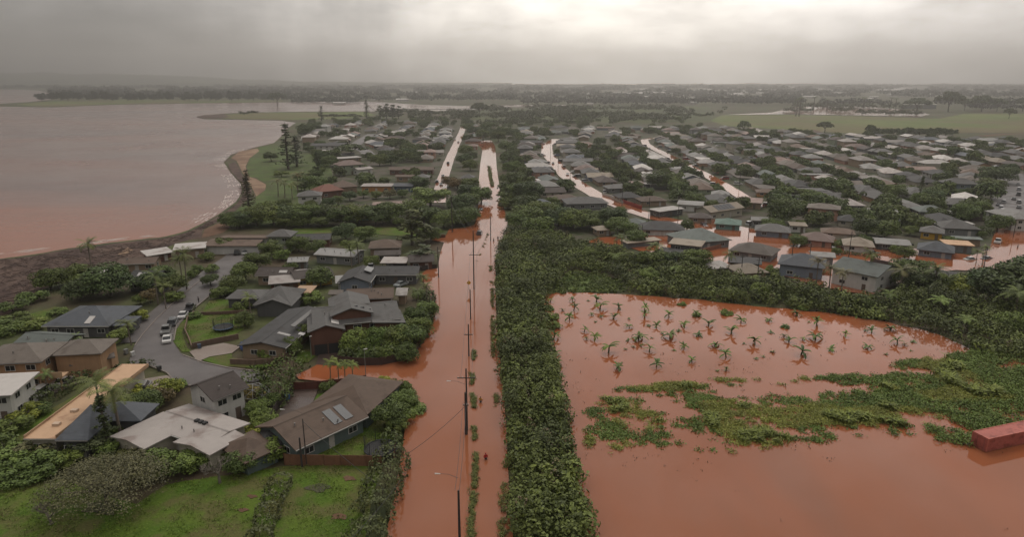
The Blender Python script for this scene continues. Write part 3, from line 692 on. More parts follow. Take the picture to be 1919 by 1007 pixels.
def build_house(loc, rz, L, W, h=2.9, roof='hip', pitch=0.36, rc='grey', wc='cream', wings=(), label=None, short=None, group=None, oh=0.7, detail=2, name='house', cat='house', rmat='shingle', openfront=False, key=None, rx=None, wx=None):
    root = empty(name, loc, rz, label, cat, group)
    k = (round(L, 1), round(W, 1), h, roof, pitch, oh, wings, openfront)
    if k in MESHC: wm, rm = MESHC[k]
    else:
        wb, rb = MB(), MB()
        if openfront:
            l, w_ = L / 2 - oh, W / 2 - oh
            for sx in (-1, -0.33, 0.33, 1): wb.box(sx * l - .09, sx * l + .09, -w_ - .09, -w_ + .09, -0.3, h - 0.05)
            wb.box(-l, l, w_ - .15, w_, -0.3, h - 0.05)
        else: wall_body(wb, L, W, h, roof, pitch, oh)
        SLAB[roof](rb, L, W, h, pitch)
        for q in wings:
            (cx, cy, wl, ww, wr, wh, rot, wp) = q
            M_ = Matrix.Translation((cx, cy, 0)) @ Matrix.Rotation(R(rot), 4, 'Z'); wb.M = M_; rb.M = M_
            wall_body(wb, wl, ww, wh, wr, wp, oh * 0.8, -0.42); SLAB[wr](rb, wl, ww, wh, wp, 0.17)
        wm, rm = wb.mesh('wall', 'wall_paint'), rb.mesh('roof', rmat); MESHC[k] = (wm, rm)
    rcol = rx or RC[rc]; f = rnd.uniform(0.72, 1.35) if detail < 2 else rnd.uniform(.92, 1.1); rcol = tuple(c * f for c in rcol)
    wall = link('wall', wm, root, wx or WC[wc])
    if rm.materials[0].name != rmat:
        rm = rm.copy(); rm.materials[0] = MATS[rmat]
    rf = link('roof', rm, root, rcol)
    root['_L'] = L; root['_W'] = W
    if detail >= 1 and not openfront:
        l, w_ = L / 2 - oh, W / 2 - oh
        floors = [1.5] if h < 4.4 else [1.5, h - 1.25]
        nwin = max(2, int(L / (4.5 if detail == 1 else 3.6)))
        for fz in floors:
            for i in range(nwin):
                xx = -l + (i + 0.5) * 2 * l / nwin
                if fz == 1.5 and i == nwin // 2: add_door(root, xx, -w_, 0, (0.12, 0.09, 0.07) if rnd.random() < .5 else (0.4, 0.38, 0.35)); continue
                add_window(root, xx, -w_, fz, 0, 1.15)
            for sx in (-1, 1):
                for yy in ((0,) if W < 9 else (-w_ * .45, w_ * .45)): add_window(root, sx * l, yy, fz, sx * R(90))
    if detail >= 2 and not openfront:
        MB().box(-L / 2 + .05, L / 2 - .05, -W / 2 - .13, -W / 2 - .01, h - .20, h - .06).build('gutter', 'trim_paint', root, rnd.choice([(.40, .39, .36), (.16, .15, .14), (.28, .26, .23)]))
        if roof != 'flat':
            rl = L / 2 if roof == 'gable' else max(L / 2 - W / 2 * .95, .15); zr = h + pitch * W / 2
            MB().prism([(-.2, zr - .2 * pitch + .03), (0, zr + .05), (.2, zr - .2 * pitch + .03), (0, zr - .02)], -rl, rl).build('ridge_cap', rmat, rf, tuple(c * .72 for c in rcol))
            for q in range(rnd.choice([2, 3, 4])):
                vx, fy = rnd.uniform(-.36, .36) * L, rnd.uniform(.25, .8); yy = -W / 2 * (1 - fy); zz = h + pitch * W / 2 * fy
                if abs(vx) < L / 2 - W / 2 * (.9 if roof == 'hip' else 0): MB().tube([(vx, yy, zz - .1), (vx, yy, zz + .42), (vx, yy, zz + .5)], [.09, .09, .14], 7).build('vent_pipe', 'trim_paint', rf, (.2, .19, .18))
    HOUSES.append(root)
    root['_short'] = short or ''
    return root
def slope_items(root, L, W, z, pitch, items, roof=None):
    """solar panels / skylights lying on the front (-1) or back (+1) slope; items: (kind, x, frac up, side, sx, sy, colour)"""
    rf = [c for c in root.children if c.name.split('.')[0] == 'roof'][0]
    ang = math.atan(pitch)
    for kind, x, fr, side, sx, sy, colr in items:
        yy = side * (W / 2) * (1 - fr); zz = z + pitch * (W / 2) * fr
        nm = kind; me = PANEL
        if kind == 'skylight': me = SKY
        link(nm, me, rf, colr, (x, yy, zz), (-ang * side, 0, 0), (sx, sy, 1))
SKY = MB().box(-0.5, 0.5, -0.5, 0.5, 0.0, 0.14).mesh('skylight', 'trim_paint')
def house(label, short, A, B, W, h=2.9, roof='hip', rc='grey', wc='cream', pitch=0.36, wings=(), group=None, turn=False, **k):
    """A, B: photo pixels of the left and right ends of the eave nearest the camera; turn: the ridge runs away from it"""
    a, b_ = P(*A, h), P(*B, h); ax = (b_ - a); L = ax.length; ax.normalize(); ay = Vector((-ax.y, ax.x, 0))
    c = (a + b_) / 2 + ay * (W / 2); c.z = 0
    if turn: ax, L, W = ay, W, L
    r_ = build_house(c, math.atan2(ax.y, ax.x), L, W, h, roof, pitch, rc, wc, tuple(wings), label, short, group, **k)
    return r_, L
def house_side(label, short, A, B, C, **k):
    """A-B an eave, C a corner across the house: width taken from C"""
    h = k.get('h', 2.9); a, b_, c = P(*A, h), P(*B, h), P(*C, h); ax = (b_ - a).normalized(); ay = Vector((-ax.y, ax.x, 0)); W = abs((c - a).dot(ay))
    return house(label, short, A, B, W, **k) + (W,)

# ------------------------------------------------------------------ cars
def car_proto(kind):
    L, W, H = {'sedan': (4.6, 1.8, 1.45), 'suv': (4.7, 1.9, 1.75), 'pickup': (5.4, 1.95, 1.8), 'van': (4.9, 1.95, 1.9)}[kind]
    l = L / 2; g = 0.3
    if kind == 'sedan': lower = [(-l, .45), (-l + .05, .85), (-l + .9, .95), (l - 1.25, .92), (l - .08, .72), (l, .42), (l - .1, g), (-l + .1, g)]; cab = [(-l + .75, .93), (-l + 1.45, H), (l - 2.0, H), (l - 1.2, .91)]
    elif kind == 'suv': lower = [(-l, .5), (-l + .03, 1.0), (l - 1.2, 1.02), (l - .08, .85), (l, .45), (l - .1, g), (-l + .1, g)]; cab = [(-l + .08, 1.0), (-l + .35, H), (l - 1.9, H), (l - 1.1, 1.0)]
    elif kind == 'van': lower = [(-l, .5), (-l + .03, 1.05), (l - .95, 1.05), (l - .08, .85), (l, .45), (l - .1, g), (-l + .1, g)]; cab = [(-l + .06, 1.04), (-l + .25, H), (l - 1.7, H), (l - .85, 1.04)]
    else: lower = [(-l, .55), (-l, 1.05), (l - 1.5, 1.08), (l - .08, .95), (l, .5), (l - .1, g + .1), (-l + .1, g + .1)]; cab = [(-.75, 1.06), (-.6, H), (.75, H), (1.35, 1.06)]
    def prof(poly, w0, w1, name, mat):
        mb = MB(); k = len(poly); zt = max(z for _, z in poly); zb = min(z for _, z in poly)
        vs = []
        for s in (-1, 1):
            for x, z in poly: vs.append((x, s * (w0 + (w1 - w0) * (z - zb) / max(zt - zb, .01)) / 2, z))
        mb.add(vs, [tuple(range(k)), tuple(range(k, 2 * k))[::-1]] + [(i, k + i, k + (i + 1) % k, (i + 1) % k) for i in range(k)])
        return mb
    root = empty('car', (0, 0, 0))
    body = prof(lower, W, W * 0.97, 'body', 'car_paint').build('body', 'car_paint', root, (0.5, 0.5, 0.5), bevel=0.05)
    cx = sum(p_[0] for p_ in cab) / 4
    gl = prof([(cx + (x - cx) * 0.985, z - .03) for x, z in cab], W * .9, W * .74, 'g', 'window_glass').build('glasshouse', 'window_glass', root)
    top = [p_ for p_ in cab if p_[1] == H]
    MB().box(top[0][0] - .05, top[1][0] + .05, -W * .375, W * .375, H - .04, H + .02).build('roof', 'car_paint', root, (0.5, 0.5, 0.5), bevel=0.02)
    wm = MB(); wm.tube([(0, -.11, 0), (0, .11, 0)], [.33, .33], 12); wme = wm.mesh('wheel', 'rubber')
    hub = MB().tube([(0, -.125, 0), (0, .125, 0)], [.17, .17], 8).mesh('hub', 'lamp_white')
    for sx in (-1, 1):
        for sy in (-1, 1):
            wo = link('wheel', wme, root, None, (sx * (l - .9), sy * (W / 2 - .1), .33)); link('hub', hub, wo)
    for sy in (-1, 1):
        MB().box(l - .16, l + .005, sy * W * .36 - .16, sy * W * .36 + .16, .62, .76).build('headlight', 'lamp_white', root)
    return root
CARS = {k: car_proto(k) for k in ('sedan', 'suv', 'pickup', 'van')}
def car(kind, x, y, heading, colr, label=None, group=None, z=0.02, name=None):
    c = copy_tree(CARS[kind]); c.location = P(x, y, z); dv_ = P(x + 3 * math.cos(R(heading)), y - 3 * math.sin(R(heading))) - P(x, y); c.rotation_euler = (0, 0, math.atan2(dv_.y, dv_.x)); c.name = {'sedan': 'parked_car', 'suv': 'parked_car', 'pickup': 'pickup_truck', 'van': 'parked_van'}[kind] if name is None else name
    for ch in c.children:
        if ch.name.split('.')[0] in ('body', 'roof'): ch.color = (*colr, 1)
    setp(c, label, 'car' if kind in ('sedan', 'suv') else {'pickup': 'pickup truck', 'van': 'van'}[kind], group)
    if label is None: AUTO.append((c, 'car', None, colr))
    return c

# ------------------------------------------------------------------ poles, cables, fences, hedges
POLES = []
def pole(x, y, ytop, label, arms=(0.9,), armw=2.4, rad=0.15, lamp=None, yaw=0.0, group='utility poles along the flooded road', lean=0.0, base_w=None, H=None):
    b_ = P(x, y) if base_w is None else Vector(base_w)
    h = z_at(b_.y, ytop) if H is None else H
    root = empty('utility_pole', b_, yaw, label, 'utility pole', group)
    MB().tube([(0, 0, -.5), (lean * .5, 0, h * .5), (lean, 0, h)], [rad, rad * .9, rad * .72], 8).build('pole', 'timber', root, (0.050, 0.043, 0.040))
    for a in arms:
        ca = MB().box(-armw / 2, armw / 2, -.19, -.09, h * a - .07, h * a + .07).build('crossarm', 'timber', root, (0.055, 0.045, 0.04))
        ins = MB()
        for q in (-.46, -.2, .2, .46): ins.tube([(q * armw, -.14, h * a + .06), (q * armw, -.14, h * a + .26)], [.05, .035], 6)
        ins.build('insulator', 'lamp_white', ca)
    if lamp:
        hz, ln = lamp
        arm = MB().tube([(0, 0, hz), (-ln * .5, 0, hz + .5), (-ln, 0, hz + .6)], [.03, .026, .022], 5).build('lamp_arm', 'trim_paint', root, (.13, .10, .085))
        MB().tube([(-ln + .15, 0, hz + .56), (-ln - .5, 0, hz + .58)], [.05, .085], 8).build('lamp_head', 'lamp_white', arm)
    POLES.append((root, h)); return root, h
def cable(p0, p1, sag, label, rad=0.032, group='power cables over the flooded road'):
    p0, p1 = Vector(p0), Vector(p1); pts = []
    for i in range(13):
        t = i / 12; q = p0.lerp(p1, t); q.z -= sag * 4 * t * (1 - t); pts.append(q)
    o = MB().tube(pts, rad, 4).build('power_cable', 'cable'); setp(o, label, 'cable', group); return o
def fence(px, h, name, label, mat='timber', colr=(0.12, 0.06, 0.04), post=2.4, cat='fence', th=0.06, z0=0.0, group=None):
    pts = [P(*p_) for p_ in px]; root = empty(name, pts[0], 0, label, cat, group); o0 = pts[0]
    pm, pb = MB(), MB()
    for i in range(len(pts) - 1):
        a, b_ = pts[i] - o0, pts[i + 1] - o0; d = b_ - a; n_ = Vector((-d.y, d.x, 0)).normalized() * th / 2
        seg = max(1, int(d.length / 2.2))
        for j in range(seg):
            q, q2 = a + d * (j / seg), a + d * ((j + 0.985) / seg)
            hh = h * (1 + 0.02 * math.sin(i * 7 + j * 3.1))
            pm.add([tuple(q - n_), tuple(q2 - n_), tuple(q2 + n_), tuple(q + n_)] + [tuple(v + Vector((0, 0, hh))) for v in (q - n_, q2 - n_, q2 + n_, q + n_)], [(0, 3, 2, 1), (4, 5, 6, 7), (0, 1, 5, 4), (1, 2, 6, 5), (2, 3, 7, 6), (3, 0, 4, 7)])
            if post:
                pb.box(q.x - .07, q.x + .07, q.y - .07, q.y + .07, -.2, h + .12)
    pm.build('panel', mat, root, colr)
    if post: pb.build('post', mat, root, tuple(c * 0.8 for c in colr))
    return root
def leafy(name, label, cat, C, Nn, S, T, colr, kind=None, seed=0, stem=None, group=None):
    me = quad_mesh('foliage', C, Nn, S, T, r=np.random.default_rng(seed))
    o = link(name, me, None, colr); setp(o, label, cat, group, kind); return o
def hedge(px, width, h, label, colr=(0.055, 0.075, 0.022), leaf=0.26, dens=30, name='hedge', wav=0.25, seed=1):
    r = np.random.default_rng(seed); pts = [P(*p_) for p_ in px]; C, Nn = [], []
    for i in range(len(pts) - 1):
        a, b_ = pts[i], pts[i + 1]; d = b_ - a; L = d.length; n_ = int(L * (width + 2 * h) * dens / 4); dn = d.normalized(); sd_ = np.array([-dn.y, dn.x, 0])
        t = r.random(n_); ang = r.uniform(0, math.pi, n_)
        wv = 1 + wav * np.sin(t * L * 1.3 + i) * np.sin(t * L * 0.57 + 2 * i) + r.normal(0, .06, n_)
        off = np.cos(ang) * width / 2 * wv; z = np.where(r.random(n_) < .45, r.random(n_) * h * .9, np.sin(ang) ** 0.45 * h * wv)
        base = np.array(a)[None] + t[:, None] * np.array(d)[None]
        side = np.where(z < np.sin(ang) ** .45 * h * wv * .92, np.sign(off) * width / 2 * wv * .95, off)
        p_ = base + sd_[None] * side[:, None]; p_[:, 2] = np.maximum(z, .05)
        C.append(p_); Nn.append(sd_[None] * np.cos(ang)[:, None] + np.array([0, 0, 1.0]) * np.sin(ang)[:, None] + r.normal(0, .45, (n_, 3)))
    C = np.vstack(C); o0 = pts[0]
    root = empty(name, o0, 0, label, 'hedge')
    me = quad_mesh('foliage', C - np.array(o0), np.vstack(Nn), leaf * r.uniform(.6, 1.3, len(C)), np.clip(r.normal(.48, .22, len(C)), 0, 1), r=r)
    link('foliage', me, root, colr)
    mb = MB()
    for i in range(len(pts) - 1):
        a, b_ = pts[i] - o0, pts[i + 1] - o0; m = max(1, int((b_ - a).length / 1.5))
        for j in range(m):
            q = a.lerp(b_, (j + .5) / m); mb.tube([q + Vector((0, 0, -.1)), q + Vector((0, 0, h * .7))], [.07, .03], 5)
    mb.build('stem', 'bark', root, (0.07, 0.055, 0.045)); return root

# ------------------------------------------------------------------ people
def person(x, y, label, jacket, trousers, hair=(0.03, 0.02, 0.015), yaw=0.0, pose=0, deep=0.35, hood=False, h=1.72):
    root = empty('person', P(x, y, -deep), yaw, label, 'person', 'people wading on the flooded road'); s = h / 1.75
    sw = [0.0, 0.12, -0.10, 0.2][pose % 4]; ar = [0.1, 0.35, 0.2, 0.55][pose % 4]
    J = {'pel': ((0, 0, .95), .145), 'waist': ((0, .01, 1.12), .13), 'chest': ((0, 0, 1.34), .155), 'neck': ((0, 0, 1.49), .058), 'jaw': ((0, -.02, 1.56), .075), 'head': ((0, -.01, 1.65), .098), 'crown': ((0, .01, 1.72), .07)}
    E = [('pel', 'waist'), ('waist', 'chest'), ('chest', 'neck'), ('neck', 'jaw'), ('jaw', 'head'), ('head', 'crown')]
    for t, sx in (('l', -1), ('r', 1)):
        g = sx * sw
        J.update({t + 'hip': ((sx * .10, 0, .90), .105), t + 'kn': ((sx * .11, -.03 - g, .50), .068), t + 'an': ((sx * .11, g * .9, .09), .045), t + 'toe': ((sx * .13, g * .9 - .17, .04), .035),
                  t + 'sh': ((sx * .19, 0, 1.42), .075), t + 'el': ((sx * (.25 + ar * .12), .03 + g * .4, 1.14), .05), t + 'wr': ((sx * (.24 + ar * .1), -.10 + g * .4 - ar * .25, .93 + ar * .25), .035), t + 'pa': ((sx * (.235 + ar * .1), -.15 + g * .4 - ar * .28, .87 + ar * .27), .038), t + 'th': ((sx * (.20 + ar * .1), -.18 + g * .4 - ar * .28, .88 + ar * .27), .014)})
        E += [('pel', t + 'hip'), (t + 'hip', t + 'kn'), (t + 'kn', t + 'an'), (t + 'an', t + 'toe'), ('chest', t + 'sh'), (t + 'sh', t + 'el'), (t + 'el', t + 'wr'), (t + 'wr', t + 'pa'), (t + 'pa', t + 'th')]
        for f in range(4):
            q = J[t + 'pa'][0]; J[t + 'f%d' % f] = ((q[0] + sx * (f - 1.5) * .02, q[1] - .04, q[2] - .085 + .008 * abs(f - 1.5)), .0095); E.append((t + 'pa', t + 'f%d' % f))
    def skin(names, name, mat, colr, grow=0.0, par=root):
        idx = {n_: i for i, n_ in enumerate(names)}
        me = bpy.data.meshes.new(name); me.from_pydata([tuple(c * s for c in J[n_][0]) for n_ in names], [(idx[a], idx[b_]) for a, b_ in E if a in idx and b_ in idx], [])
        me.materials.append(MATS[mat]); o = link(name, me, par, colr)
        m = o.modifiers.new('skin', 'SKIN'); 
        for i, n_ in enumerate(names):
            rr = (J[n_][1] + grow) * s; me.skin_vertices[0].data[i].radius = (rr, rr * (0.72 if n_ in ('chest', 'waist', 'pel') else 1))
        me.skin_vertices[0].data[0].use_root = True
        o.modifiers.new('sub', 'SUBSURF').levels = 1; o.modifiers['sub'].render_levels = 1
        return o
    skin(['pel'] + [n_ for n_ in J if n_ != 'pel'], 'body', 'skin', (0.24, 0.13, 0.09))
    skin(['waist', 'pel', 'chest', 'lsh', 'lel', 'lwr', 'rsh', 'rel', 'rwr'], 'jacket', 'cloth', jacket, 0.03)
    skin(['pel', 'lhip', 'lkn', 'lan', 'rhip', 'rkn', 'ran'], 'trousers', 'cloth', trousers, 0.022)
    mb = MB(); mb.add(*ball(0.115 * s, (0, 0.03 * s, 1.675 * s))); mb.build('hood' if hood else 'hair', 'cloth', root, jacket if hood else hair)
    f = MB(); f.add(*ball(0.016 * s, (-.035 * s, -.105 * s, 1.655 * s))); f.add(*ball(0.016 * s, (.035 * s, -.105 * s, 1.655 * s))); f.build('eye', 'rubber', root)
    MB().add([(-.018 * s, -.10 * s, 1.60 * s), (.018 * s, -.10 * s, 1.60 * s), (0, -.135 * s, 1.605 * s), (0, -.10 * s, 1.645 * s)], [(0, 1, 2), (0, 2, 3), (1, 3, 2), (0, 3, 1)]).build('nose', 'skin', root, (0.24, 0.13, 0.09))
    return root
def ball(r_, c, n_=8, m=6):
    vs = [(c[0], c[1], c[2] + r_)]; fs = []
    for i in range(1, m):
        a = math.pi * i / m
        for j in range(n_):
            b_ = 2 * math.pi * j / n_; vs.append((c[0] + r_ * math.sin(a) * math.cos(b_), c[1] + r_ * math.sin(a) * math.sin(b_), c[2] + r_ * math.cos(a)))
    vs.append((c[0], c[1], c[2] - r_)); e = len(vs) - 1
    for j in range(n_): fs.append((0, 1 + j, 1 + (j + 1) % n_)); fs.append((e, 1 + (m - 2) * n_ + (j + 1) % n_, 1 + (m - 2) * n_ + j))
    for i in range(m - 2):
        for j in range(n_):
            q = 1 + i * n_; fs.append((q + j, q + n_ + j, q + n_ + (j + 1) % n_, q + (j + 1) % n_))
    return vs, fs

# ------------------------------------------------------------------ the houses one can tell apart
GL = 'houses on the seaside street'; GM = 'houses along the bay'; GE = 'houses of the flooded estate'
h1, L1 = house('low brown shingle house with two solar panels beside the flooded road', 'brown solar house', (346, 511), (432, 471), 11, 2.9, 'gable', 'brown', 'ggreen', 0.36, [(11.0, 2.6, 13, 11, 'hip', 2.95, 22, 0.37), (-10.0, 1.5, 6, 8, 'hip', 2.5, 0, 0.35)], GL)
slope_items(h1, L1, 11, 2.9, 0.36, [('solar_panel', 1.8, .50, -1, 1.5, 2.0, (.2, .2, .2)), ('solar_panel', 3.9, .50, -1, 1.5, 2.0, (.2, .2, .2))])
h2, L2, W2 = house_side('white house with low stained roof and three dark roof vents', 'white stained roof house', (168, 481), (242, 507), (297, 480), h=3.0, roof='gable', rc='dirty', wc='cream', pitch=0.13, group=GL, rmat='membrane', wings=[(-4.5, -4.2, 9, 8, 'gable', 2.95, 90, 0.12), (5.5, -2.2, 6.5, 8, 'gable', 2.98, 90, 0.14)])
rf2 = [c for c in h2.children if c.name.startswith('roof')][0]
for q in (-.9, 0, .9): MB().box(q - .32 + 1, q + .32 + 1, -.35, .35, 3.0 + .13 * W2 / 2 - .1, 3.0 + .13 * W2 / 2 + .28).build('roof_vent', 'rubber', rf2)
h3, L3, W3 = house_side('cream two storey house with dark gable roof by the street bend', 'cream gable house', (249, 453), (292, 436), (216, 437), h=5.2, roof='gable', rc='dbrown', wc='white', pitch=0.42, group=GL)
h4, L4 = house('long flat tan roofed house with small roof hatches', 'tan roof house', (27, 497), (66, 497), 27, 3.3, 'flat', 'tan', 'cream', 0.012, (), GL, rmat='membrane')
rf4 = [c for c in h4.children if c.name.startswith('roof')][0]
for q in (-9.5, -5.0): MB().box(-.5, .5, q - .4, q + .4, 3.1, 3.75).build('roof_hatch', 'trim_paint', rf4, (.5, .38, .28))
MB().box(-L4 / 2 + .02, -L4 / 2 + .16, -13.4, 13.4, 3.1, 3.72).box(L4 / 2 - .16, L4 / 2 - .02, -13.4, 13.4, 3.1, 3.80).build('parapet', 'membrane', rf4, (.36, .24, .15))
h4b, _ = house('grey hip roofed house attached beside the long tan roof', 'grey hip roof house', (64, 499), (103, 499), 11.5, 3.3, 'hip', 'bgrey', 'dgrey', 0.50, [(2.6, 3.4, 6, 9, 'hip', 3.2, 90, 0.42)], GL)
h5, _ = house('beige two storey house with mottled hip roofs and long balcony', 'beige balcony house', (-34, 411), (49, 407), 10, 5.6, 'hip', 'mottled', 'beige', 0.40, [(10.0, 2.5, 9, 8, 'hip', 5.3, 0, 0.4)], GL)
bal = MB().box(-12, 9.5, -6.2, -3.9, 2.75, 2.95).box(-12, 9.5, -6.22, -6.12, 2.95, 3.9)
for q in range(7): bal.box(-11.5 + q * 3.4, -11.25 + q * 3.4, -6.1, -5.85, -.3, 2.75)
bal.build('balcony', 'wall_paint', h5, (0.42, 0.28, 0.17))
h5b, _ = house('single storey beige wing with mottled roof right of the balcony house', 'mottled wing', (81, 411), (135, 401), 9, 3.1, 'hip', 'mottled', 'beige', 0.34, (), GL)
house('white two storey house cut by the left edge below balcony house', 'white edge house', (-40, 449), (13, 446), 9, 5.2, 'flat', 'white', 'white', 0.02, (), GL, rmat='membrane')
house('low grey gable roofed house behind the mottled roofs', 'low grey gable', (15, 385), (73, 388.5), 7, 2.8, 'gable', 'ggrey', 'white', 0.3, (), GL)
h8, L8 = house('wide grey hip roofed house with one pale skylight near the beach', 'wide grey skylight house', (48, 365), (128, 365), 14, 2.9, 'hip', 'bgrey', 'dgrey', 0.34, [(7.5, -3.0, 7, 6, 'flat', 2.6, 0, 0.03)], GL)
slope_items(h8, L8, 14, 2.9, 0.34, [('skylight', 2.2, .28, -1, 1.3, 2.6, (.42, .40, .38))])
h9, L9 = house('small black roofed house with a bright skylight behind dark trees', 'black skylight house', (147, 313), (184, 313), 9, 3.0, 'gable', 'dark', 'dgrey', 0.42, [(3.5, -3.5, 5, 6, 'gable', 2.7, 0, 0.4)], GL)
slope_items(h9, L9, 9, 3.0, 0.42, [('skylight', -1, .62, -1, 2.4, 1.5, (.42, .40, .40))])
house('small white flat roofed beach house with open terrace', 'white beach terrace', (112, 309), (137, 304), 7, 3.0, 'flat', 'white', 'tan', 0.02, (), GL, rmat='membrane')
house('low brown roofed house on the beach edge', 'brown beach house', (135, 293), (182, 291), 8, 2.7, 'gable', 'brown', 'tan', 0.25, (), GL)
house('white flat roofed house left of the garage court', 'white flat roof house', (202, 276), (241, 273), 9, 3.2, 'flat', 'white', 'tan', 0.01, (), GL, rmat='membrane')
house('low house with white curved roof edge beside the beach path', 'white edged house', (172, 283), (204, 278), 7, 2.6, 'flat', 'white', 'brown', 0.06, (), GL, rmat='membrane')
h11, _ = house('long grey garage house with pale tan flat top at street end', 'garage house', (238, 271), (302, 271), 11, 3.0, 'gable', 'brown', 'white', 0.16, [(2.0, 2.5, 16, 4, 'flat', 4.3, 0, 0.01)], GL, detail=0)
for q in (1.8, 6.4): add_door(h11, q, -11 / 2 + .7, 0, (0.45, 0.44, 0.42), True)
house('narrow two storey green house with grey tile hip roof', 'green two storey house', (311, 260), (341, 260), 8, 5.4, 'hip', 'grey', 'green', 0.42, (), GL)
house('long black gable roof right of the green two storey house', 'long black roof', (341, 264), (387, 263), 8, 2.9, 'gable', 'dark', 'brown', 0.28, (), GL)
house('pale metal roofed house with dark solar strip', 'pale metal roof house', (367, 281), (415, 284), 9, 2.9, 'gable', 'lgrey', 'grey', 0.22, (), GL, rmat='metal_roof')
house('low pale grey shed roof beside the metal roofed house', 'low pale shed', (336, 290), (361, 289), 6, 2.6, 'gable', 'lgrey', 'grey', 0.2, (), GL, rmat='metal_roof')
house('dark brown roof with white scalloped eave and yellow end wall', 'scalloped eave house', (345, 310), (392, 304), 9, 3.0, 'gable', 'dbrown', 'yellow', 0.2, (), GL)
h15, L15 = house('dark brown gable house with one skylight left of pale flat roofs', 'brown skylight house', (298, 306), (340, 306), 8, 2.9, 'gable', 'dbrown', 'tan', 0.34, (), GL)
slope_items(h15, L15, 8, 2.9, 0.34, [('skylight', 2.5, .45, -1, 2.2, 1.2, (.4, .38, .36))])
house('pale tan flat roof sections stepping between brown houses', 'pale flat sections', (314, 316), (352, 313), 7, 2.7, 'flat', 'dirty', 'brown', 0.05, [(3.5, 4.0, 5, 7, 'flat', 2.95, 0, 0.04)], GL, rmat='membrane')
house('grey house with white trimmed gable facing the lawn', 'white trimmed gable house', (296, 340), (341, 340), 13, 3.0, 'hip', 'grey', 'dgrey', 0.42, [(0.5, -3.2, 8, 9, 'gable', 2.9, 90, 0.36), (-9, 3, 9, 8, 'hip', 2.7, 0, 0.3)], GL)
house('small open carport with peach tan flat roof', 'tan carport', (343, 326), (364, 326), 6, 2.8, 'flat', 'tan', 'brown', 0.02, (), GL, openfront=True, name='carport', cat='carport', rmat='membrane', detail=0)
h17, L17 = house('long black roofed house with a pale skylight strip', 'black strip roof house', (278, 388), (334, 391), 23, 3.0, 'gable', 'dark', 'tan', 0.20, (), GL, turn=True)
slope_items(h17, 23, L17, 3.0, 0.20, [('skylight', 2.5, .72, -1, 12.5, 1.0, (.16, .155, .15)), ('skylight', -8.2, .70, -1, .9, 2.6, (.30, .29, .28)), ('skylight', -6.2, .45, -1, 1.2, 1.2, (.4, .39, .38))])
h18, L18 = house('large dark brown two storey house with sweeping grey roofs', 'large dark two storey house', (366, 366), (470, 356), 13, 5.4, 'gable', 'grey', 'brown', 0.30, [(-6.5, -4.6, 9.5, 7.5, 'gable', 5.2, 90, 0.34), (-1.0, 1.0, 13, 9.0, 'gable', 6.9, 90, 0.34), (6.5, -3.5, 9, 7, 'flat', 4.9, 90, 0.1)], GL)
sl = [c for c in h18.children if c.name.startswith('roof')][0]
link('skylight', SKY, sl, (.42, .40, .38), (-4.6, -5.2, 5.9), (0, R(18), 0), (1.6, 4.5, 1))
MB().box(-9.4, -9.15, -9.6, -9.35, -.3, 2.6).box(-6.5, -6.25, -9.6, -9.35, -.3, 2.6).box(-3.6, -3.35, -9.6, -9.35, -.3, 2.6).build('porch_post', 'timber', h18, (0.12, 0.07, 0.05))
MB().box(-9.1, -3.9, -9.36, -9.30, .0, 2.4).build('garage_shade_panel', 'rubber', h18)  # solid black panel on the wall, painted shade of an open garage
gw = MB(); gw.box(2.0, 3.2, -3.62, -3.5, 5.9, 7.2).box(.6, 1.8, -3.62, -3.5, 5.9, 7.8).box(-2.2, -1.0, -3.62, -3.5, 5.9, 7.8).box(-.8, .4, -3.62, -3.5, 5.9, 8.2); gw.build('gable_window', 'window_glass', h18)
h19, L19 = house('blue grey gable house with long black wing and one skylight', 'blue grey gable house', (395, 314), (434, 314), 12, 3.0, 'gable', 'dark', 'bluegrey', 0.36, (), GL, turn=True)
slope_items(h19, 12, L19, 3.0, 0.36, [('skylight', 2.5, .6, -1, 4.2, 2.0, (.26, .26, .26))])
house('long black roofed carport wing beside the flooded road', 'black carport wing', (436, 305), (490, 305), 9, 2.9, 'gable', 'dark', 'dgrey', 0.3, (), GL)
house('brown shingle house behind the large dark two storey house', 'brown house behind', (404, 334), (461, 332), 9, 3.2, 'gable', 'brown', 'brown', 0.3, (), GL)
house('tiny white hut with a gable roof near roadside palms', 'white hut', (463, 329), (477, 329), 5, 2.6, 'gable', 'white', 'tan', 0.5, (), GL, detail=0, name='hut', cat='hut')
house('brown hip roofed house left of the tall ironwood', 'brown hip roof house', (431, 274), (470, 273), 10, 3.0, 'hip', 'brown', 'tan', 0.36, (), GL)
house('low brown roof in front of the brown hip roofed house', 'low brown roof', (438, 282), (470, 281), 6, 2.6, 'gable', 'dbrown', 'brown', 0.25, (), GL)
house('off white flat carport roof with brown stains', 'stained carport', (445, 291), (476, 291), 7, 2.7, 'flat', 'dirty', 'dgrey', 0.02, (), GL, rmat='membrane', openfront=True, name='carport', cat='carport', detail=0)
house('dark brown house under the ironwood beside the flooded road', 'dark roadside house', (478, 290), (509, 289), 8, 2.8, 'gable', 'dbrown', 'brown', 0.3, (), GL)
house('small grey garden shed behind the large dark house', 'grey garden shed', (384, 328), (401, 328), 4, 2.3, 'gable', 'mottled', 'white', 0.3, (), GL, detail=0, name='shed', cat='shed')
house('pale lean to roof left of the blue grey gable', 'pale lean to', (393, 315), (407, 314), 7, 2.4, 'flat', 'lgrey', 'white', 0.03, (), GL, rmat='metal_roof', detail=0, name='shed', cat='shed')
house('small grey shed roof behind bushes beside brown solar house', 'grey side shed', (300, 506), (330, 503), 6, 2.3, 'hip', 'dark', 'dgrey', 0.3, (), GL, detail=0, name='shed', cat='shed')

